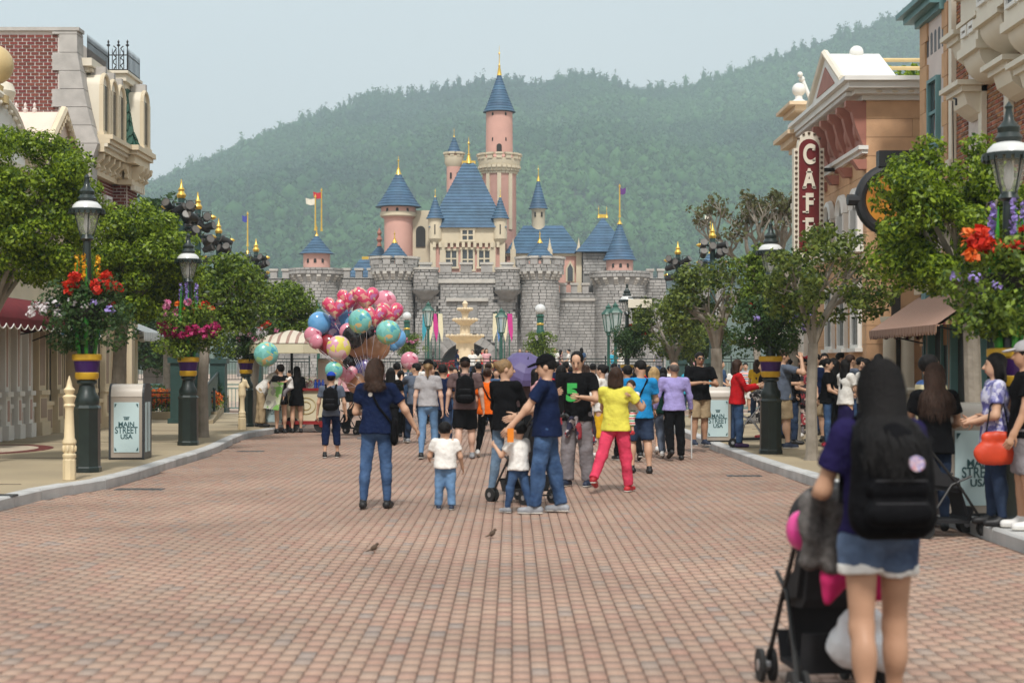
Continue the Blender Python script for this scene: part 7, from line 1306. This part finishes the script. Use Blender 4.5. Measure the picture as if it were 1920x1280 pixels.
# ================================================================ strollers, cart, balloons, birds
M_alu=mat('silver_tube',(.45,.46,.48),.35,.06,6,metal=.8); M_seat=mat('black_fabric',(.014,.014,.016),.85,.2,12,.3,90); M_tyre=mat('tyre',(.02,.02,.02),.8,.2,12)
def stroller(label,x,y,rz,seat=M_seat,frame=M_blackm,hood=True,gz=0,sc=1):
    """pushed towards local +y"""
    t=thing('stroller',label,'stroller',(x,y,gz),rz)
    for s in (-1,1):
        part(t,'frame_tube',frame,lambda b:(b.tube([(s*.21,.36,.1),(s*.2,.12,.46),(s*.2,-.34,1.0),(s*.2,-.42,1.04)],.013,7),b.tube([(s*.22,-.26,.1),(s*.2,.02,.5),(s*.2,.22,.58)],.012,7)))
        for yy in (.36,-.26):
            w=part(t,'wheel',M_tyre,lambda b:[b.tube([(s*.22+q-.012,yy,.085),(s*.22+q+.012,yy,.085)],.085,16) for q in (-.03,.03)]); part(w,'hub',M_alu,lambda b:b.tube([(s*.22-.046,yy,.085),(s*.22+.046,yy,.085)],.03,10))
        part(t,'handle',M_blackm,lambda b:b.tube([(s*.2,-.4,1.03),(s*.2,-.5,1.05),(s*.2,-.54,1.02)],.019,7))
    part(t,'crossbar',frame,lambda b:(b.tube([(-.22,-.26,.1),(.22,-.26,.1)],.011,6),b.tube([(-.2,.12,.46),(.2,.12,.46)],.011,6),b.tube([(-.2,-.3,.96),(.2,-.3,.96)],.01,6)))
    part(t,'seat',seat,lambda b:(b.prism([(-.35,.93),(-.31,.95),(-.14,.56),(-.1,.5),(.14,.46),(.15,.42),(-.14,.45),(-.2,.5)],-.17,.17,'x'),b.prism([(.14,.46),(.15,.42),(.22,.2),(.19,.19)],-.15,.15,'x')),25)
    part(t,'side_wing',seat,lambda b:[b.prism([(-.33,.92),(-.14,.5),(.12,.46),(.1,.56),(-.08,.62),(-.26,.92)],s*.185-.012,s*.185+.012,'x') for s in (-1,1)],0)
    part(t,'basket',M_seat,lambda b:b.prism([(-.24,.34),(-.2,.14),(.2,.13),(.26,.28),(.24,.285),(.18,.16),(-.18,.17),(-.22,.34)],-.19,.19,'x'),25)
    part(t,'seat_belt',M_alu,lambda b:[b.box((s*.07,-.2,.68),(.025,.012,.2)) for s in (-1,1)],0)
    if hood:
        q=SDF(.02); q.ell((0,-.14,.86),(.23,.25,.2)); q.cut((0,-.1,.82),(.21,.24,.19)); q.plane((0,-.1,.8),(0,.55,-.83)); q.obj('hood',.016,seat,t)
    return t
stroller('black stroller with double wheels between the boy in white tee and the capped man',XW(985,19.2),19.0,R(40),hood=False); 
t=stroller('near black stroller with grey shawl and pink cloth, pushed by the woman with backpack',1.56,7.9,R(5))
s=SDF(.03); s.fold=.012; s.cap((-.2,-.44,1.0),(.1,-.44,1.0),.05,.05).cap((-.2,-.46,.98),(-.22,-.46,.72),.06,.05).cap((-.1,-.46,.98),(-.12,-.47,.7),.06,.05).cap((0,-.46,.98),(0,-.47,.72),.055,.05); o=s.obj('shawl',.013,mat('grey_knit',(.11,.10,.095),.95,.35,40,.6,120),None); o.location=t.location; o.rotation_euler=t.rotation_euler; tag(o,'grey knitted shawl draped over the near stroller handle','shawl')
s=SDF(.03); s.fold=.01; s.cap((-.1,-.45,.66),(.14,-.45,.66),.06,.06).cap((-.12,-.46,.6),(-.14,-.47,.54),.05,.03).cap((.05,-.46,.6),(.1,-.46,.56),.05,.04); o=s.obj('cloth',.013,mat('hot_pink_cloth',(.5,.012,.11),.8,.12,7,.2,60),None); o.location=t.location; o.rotation_euler=t.rotation_euler; tag(o,'hot pink cloth hanging below the grey shawl on the near stroller','cloth')
o=MB().sph((0,0,0),(.075,.075,.095),18,12).build('pink_balloon',mat('pink_latex',(.65,.05,.26),.3,.05,3,coat=.3)); o.location=(1.375,7.6,.84); tag(o,'small plain pink balloon peeping out beside the grey shawl','balloon')
s=SDF(.03); s.fold=.012; s.cap((.02,-.34,.42),(.1,-.34,.42),.07,.07).cap((.0,-.34,.3),(.16,-.34,.26),.1,.09); o=s.obj('carrier_bag',.015,mat('white_plastic',(.68,.69,.70),.35,.06,5,.4,30),None); o.location=t.location; o.rotation_euler=t.rotation_euler; tag(o,'crumpled white plastic bag hung under the near stroller handle','bag')
stroller('pushchair with patterned seat behind the lamp post on the right pavement',XW(1412,29.5),29.5,R(80),seat=spots('pram_print',[(.03,.03,.03),(.03,.03,.03),(.5,.48,.45)],24,.8),frame=M_alu,gz=KH)
stroller('dark pushchair half hidden by the near woman, at the right kerb',XW(1758,15.4),15.3,R(-80),hood=False)
stroller('black pushchair parked below the balloons',XW(662,38),38,R(60),hood=False)
o=thing('snack_packet','orange snack packet held up by the boy in white tee','packet',(XW(957,17.4),17.35,.80)); part(o,'wrapper',mat('orange_wrapper',(.75,.22,.01),.35,.1,8,coat=.4),lambda b:b.box((0,0,.07),(.07,.02,.15),.3),0)
# cart
t=thing('vendor_cart','cream snack cart with dark red trim under a beige striped canopy','cart',(XW(585,39.4),39.4,0)); M_cartc=mat('cart_cream',(.62,.57,.40),.45,.06,3); M_cartr=mat('cart_red',(.25,.015,.015),.4,.12,5)
part(t,'body',M_cartc,lambda b:b.bb(-.62,.42,-.4,.4,.28,1.02),0); part(t,'trim',M_cartr,lambda b:(b.bb(-.67,.47,-.45,.45,.2,.285),b.bb(-.67,.5,-.46,.46,1.018,1.08)),0); part(t,'corner_post',M_cartr,lambda b:[b.bb(x-.03,x+.03,-.43,-.38,.28,1.02) for x in (-.62,.42)],0)
part(t,'side_panel',mat('cart_gold_line',(.42,.30,.08),.4,.1,5),lambda b:[b.tube([(-.1+.24*math.cos(a)*k,-.41,.65+.2*math.sin(a)*k) for a in [i*math.pi/8 for i in range(17)]],.008,4) for k in (1,.5)])
for x in (-.45,.28):
    w=part(t,'wheel',M_tyre,lambda b:b.tube([(x,-.42,.19),(x,-.36,.19)],.19,20)); part(w,'hub',M_cartr,lambda b:b.tube([(x,-.44,.19),(x,-.35,.19)],.06,10))
part(t,'handrail',M_alu,lambda b:b.tube([(.45,-.4,.85),(.75,-.4,.9),(.75,.4,.9),(.45,.4,.85)],.018,6)); part(t,'display_case',M_glass,lambda b:b.bb(-.55,.1,-.3,.3,1.08,1.4),0); part(t,'back_board',M_ivory,lambda b:(b.bb(.12,.52,.15,.3,1.0,1.72),b.tube([(.12,.22,1.72),(.52,.22,1.72)],.08,10)),0)
for i in range(6):
    b_=MB(); b_.lathe([(.035,0),(.035,.13),(.015,.17),(.015,.21)],10,(.12+.09*(i%3),-.3+.1*(i//3),1.08)); b_.build('bottle',mat('blue_bottle',(.02,.05,.25),.15,.1,5,coat=.5),t)
part(t,'snack',spots('snack_print',[(.6,.35,.05),(.5,.05,.05),(.6,.55,.4),(.4,.1,.2)],18),lambda b:[b.sph((-.5+.12*i,-.1+.08*(i%2),1.16+.03*(i%3)),(.07,.07,.09),8,6) for i in range(6)],smooth=60)
M_can=stripes('canopy_stripe',[(.58,.52,.42),(.58,.52,.42),(.30,.19,.15)],4.5,'X')
part(t,'canopy',M_can,lambda b:b.lathe([(1.05,2.17),(.7,2.34),(.06,2.5),(.05,2.48),(.7,2.31),(1.05,2.14)],8,(-.5,0,0),a0=math.pi/8),smooth=10); part(t,'canopy_valance',M_cartc,lambda b:b.lathe([(1.05,2.15),(1.06,1.93),(1.04,1.93),(1.03,2.14)],8,(-.5,0,0),cap=False,a0=math.pi/8),smooth=10); part(t,'canopy_pole',M_lamp,lambda b:b.tube([(-.5,0,1.05),(-.5,0,2.5)],.035,8))
# balloons
def foil(n,c,c2,c3=None): return spots(n,[c,c,c2,c3 or c],9,.22,.6)
BM={'red':spots('red_foil',[(.60,.05,.13),(.60,.05,.13),(.68,.28,.24),(.62,.42,.28),(.45,.16,.34)],14,.25,.6,pos=[0,.45,.62,.78,.9]),'blue':mat('blue_clear',(.13,.36,.66),.15,.12,4,coat=.6),'teal':spots('teal_foil',[(.16,.46,.42),(.2,.54,.5),(.30,.55,.25),(.65,.45,.2),(.05,.3,.4)],11,.25,.6,pos=[0,.4,.7,.86,.94]),'pink':spots('pink_foil',[(.66,.24,.32),(.66,.24,.32),(.75,.45,.50),(.45,.05,.12)],10,.22,.6,pos=[0,.5,.72,.94]),'yellow':spots('yellow_foil',[(.70,.62,.12),(.65,.30,.40),(.72,.50,.50)],10,.25,.6),'tan':mat('tan_foil',(.42,.22,.12),.25,.2,3,coat=.5),'black':mat('black_foil',(.012,.012,.014),.2,.2,3,coat=.6),'violet':spots('violet_foil',[(.12,.09,.34),(.10,.16,.42),(.4,.35,.5)],10,.22,.6),'dred':mat('dark_red_foil',(.25,.02,.03),.22,.2,3,coat=.6)}
def heart(r):
    V=[(0,-.0,0)]; n=26; O=[]
    for k in range(n):
        a=2*math.pi*k/n; x=16*math.sin(a)**3; z=13*math.cos(a)-5*math.cos(2*a)-2*math.cos(3*a)-math.cos(4*a); O.append((x/17*r,(z+2)/17*r))
    b=MB(); rings=[0,.3,.55,.75,.9,1]; V=[]; Fs=[]
    for side in (-1,1):
        o=len(V); 
        for q in rings: V+=[(x*max(q,.01),side*.45*r*math.sqrt(max(0,1-q**2.4))+ (.0 if q<1 else 0),z*max(q,.01)) for x,z in O]
        for i in range(len(rings)-1):
            for k in range(n): a_=o+i*n+k; c_=o+i*n+(k+1)%n; f=(a_,c_,c_+n,a_+n); Fs.append(f if side>0 else f[::-1])
    b.add(V,Fs); return b
M_string=mat('ribbon',(.6,.55,.6),.5,.2,9); GX,GZb,GY=XW(690,35.6),ZW(735,35.6),35.6
BL_=[(629,579,21,'red','h','red patterned heart balloon, leftmost of the hearts'),(654,563,20,'red','h','red patterned heart balloon at the top left of the bunch'),(686,561,22,'red','h','red patterned heart balloon at the very top of the bunch'),(703,594,20,'red','h','red heart balloon in the middle right of the bunch, partly covered'),(731,590,22,'red','h','red patterned heart balloon, rightmost of the hearts'),(614,646,15,'dred','r','dark red round balloon at the lower left of the bunch'),(678,580,13,'pink','r','small pink balloon tucked below the top hearts'),
(599,606,17,'blue','r','blue clear balloon at the left end of the bunch'),(604,622,10,'blue','r','small blue balloon hanging below the left blue one'),(626,613,19,'violet','r','violet blue print balloon left of centre'),(648,603,18,'blue','r','blue balloon directly left of the teal one'),(668,612,19,'blue','r','blue balloon half behind the teal one'),(743,634,15,'blue','r','blue clear balloon at the right end of the bunch'),(738,645,10,'blue','r','small blue balloon hanging at the lower right end'),
(675,602,18,'teal','r','teal printed round balloon at the centre of the bunch'),(728,623,18,'teal','r','teal printed round balloon on the right of the bunch'),(722,566,17,'pink','r','pale pink balloon behind the rightmost heart'),(587,628,13,'pink','r','pink balloon at the far left edge of the bunch'),(592,640,11,'pink','r','small pink balloon hanging at the far left edge'),(653,622,13,'pink','r','pink balloon above the black and tan ones'),(635,652,18,'yellow','r','yellow and pink printed round balloon at the lower left'),
(663,631,17,'black','r','black shiny balloon left of the strings'),(698,632,17,'black','r','black shiny balloon right of the strings'),(671,649,17,'tan','r','tan balloon below the left black one'),(706,650,20,'tan','r','tan balloon below the right black one'),(638,674,14,'tan','r','tan balloon under the yellow printed one'),(660,678,14,'black','r','black balloon low behind the strings'),(676,670,11,'tan','r','small tan balloon against the strings'),(650,704,17,'pink','h','pink heart balloon low in the bunch'),(668,718,15,'tan','r','lowest tan balloon above the pushchair'),(626,694,13,'teal','r','turquoise balloon low behind the boy in blue cap'),(683,692,16,'violet','r','violet balloon low at the gathered strings')]
bp={}
def balloon(px,py,r,ck,k,lb,Y,g,gather=None):
    R_=r*1.3/F*Y; t=thing('balloon',lb,'balloon',(XW(px,Y),Y,ZW(py,Y)),random.uniform(-.4,.4),g)
    b=heart(R_) if k=='h' else MB().lathe([(R_*math.sin(math.pi*i/12)+.002,-R_*math.cos(math.pi*i/12)) for i in range(13)],22,sy=.62)
    part_o=b.build('skin',BM[ck],t,60); b=MB(); b.lathe([(.02,-R_*1.08),(.006,-R_*.97)],6); b.build('knot',BM[ck],t)
    if gather:
        d=Matrix.Rotation(-t.rotation_euler.z,3,'Z')@(Vector(gather)-t.location); part(t,'string',M_string,lambda b:b.tube([(0,0,-R_*1.05),tuple(d*.5+Vector((0,0,-.05))),tuple(d)],.005,4))
rd=random.Random(2)
for i,(px,py,r,ck,k,lb) in enumerate(BL_):
    Y=35.6+(.55 if ck in('blue','violet') else .3 if k=='r' else -.1)+rd.uniform(-.35,.35)
    if ck in('teal','yellow'): Y=34.7
    balloon(px,py,r,ck,k,lb,Y,'bunch of foil balloons',(GX,GY,GZb))
balloon(499,664,18,'teal','r','single teal printed balloon left of the cart customers',37.6,None,(XW(512,38.2),38.2,1.0)); balloon(768,676,13,'pink','r','single pink balloon held up behind the woman in grey tee',37,None,(XW(760,37),37,1.0))
t=thing('balloon_clip','silver stand gathering the balloon strings above the pushchair','stand',(GX,GY,0)); part(t,'rod',M_alu,lambda b:b.tube([(0,0,0),(0,0,GZb+.1)],.015,6)); part(t,'foot',M_alu,lambda b:b.lathe([(.25,0),(.25,.03),(.03,.05)],16))
# sparrows
for px,py,lb,rz in ((701,1037,'small brown sparrow on the paving, nearest the camera',-70),(923,1009,'small brown sparrow on the paving below the stroller',-65)):
    Y=YG(py); t=thing('sparrow',lb,'bird',(XW(px,Y),Y,.0),R(rz)); t.scale=(.66,.66,.66); s=SDF(.012); s.ell((0,0,.075),(.032,.052,.035),Mx(0,R(35))).ell((0,.042,.122),(.02,.023,.02)).cap((0,-.03,.055),(0,-.11,.03),.014,.007).cap((0,.06,.122),(0,.075,.118),.007,.002); s.obj('body',.006,mat('brown_feather',(.10,.065,.04),.8,.35,30,c2=(.04,.025,.018)),t); part(t,'leg',mat('bird_leg',(.25,.14,.1),.6),lambda b:[b.tube([(q,0,.05),(q,.008,0),(q,.03,0)],.003,4) for q in (-.014,.014)])
# small direction sign under the right trees
t=thing('hanging_sign','small cream hanging sign on a dark bracket before the right castle wall','sign',(XW(1200,47.5),47.5,2.45)); part(t,'board',M_ivory,lambda b:b.bb(-.35,.35,-.02,.02,.9,1.15),0); part(t,'bracket',M_iron,lambda b:b.tube([(-.35,0,1.2),(.35,0,1.2)],.02,6))

# a few fallen leaves and scraps on the paving
rd=random.Random(9); V=[]; Q=[]
for i in range(70):
    Y=rd.uniform(9,34); x=rd.choice([xat(LP,Y)+abs(rd.gauss(0,1.3))+.1,xat(RP,Y)-abs(rd.gauss(0,1.3))-.1,rd.uniform(-4,3.5)]); a=rd.uniform(0,6.28); s=rd.uniform(.012,.026); o=len(V)
    for k,(r_,t_) in enumerate(((1,0),(.45,1.57),(1,3.14),(.45,4.71))): V.append((x+s*r_*math.cos(a+t_),Y+s*r_*math.sin(a+t_),.006+(.006 if k%2 else .001)))
    Q.append((o,o+1,o+2,o+3))
o=objm('fallen_leaves',npmesh('fallen_leaves',V,Q,leafmat('dry_leaf',(.07,.035,.015),(.22,.15,.04),.2))); o['kind']='stuff'
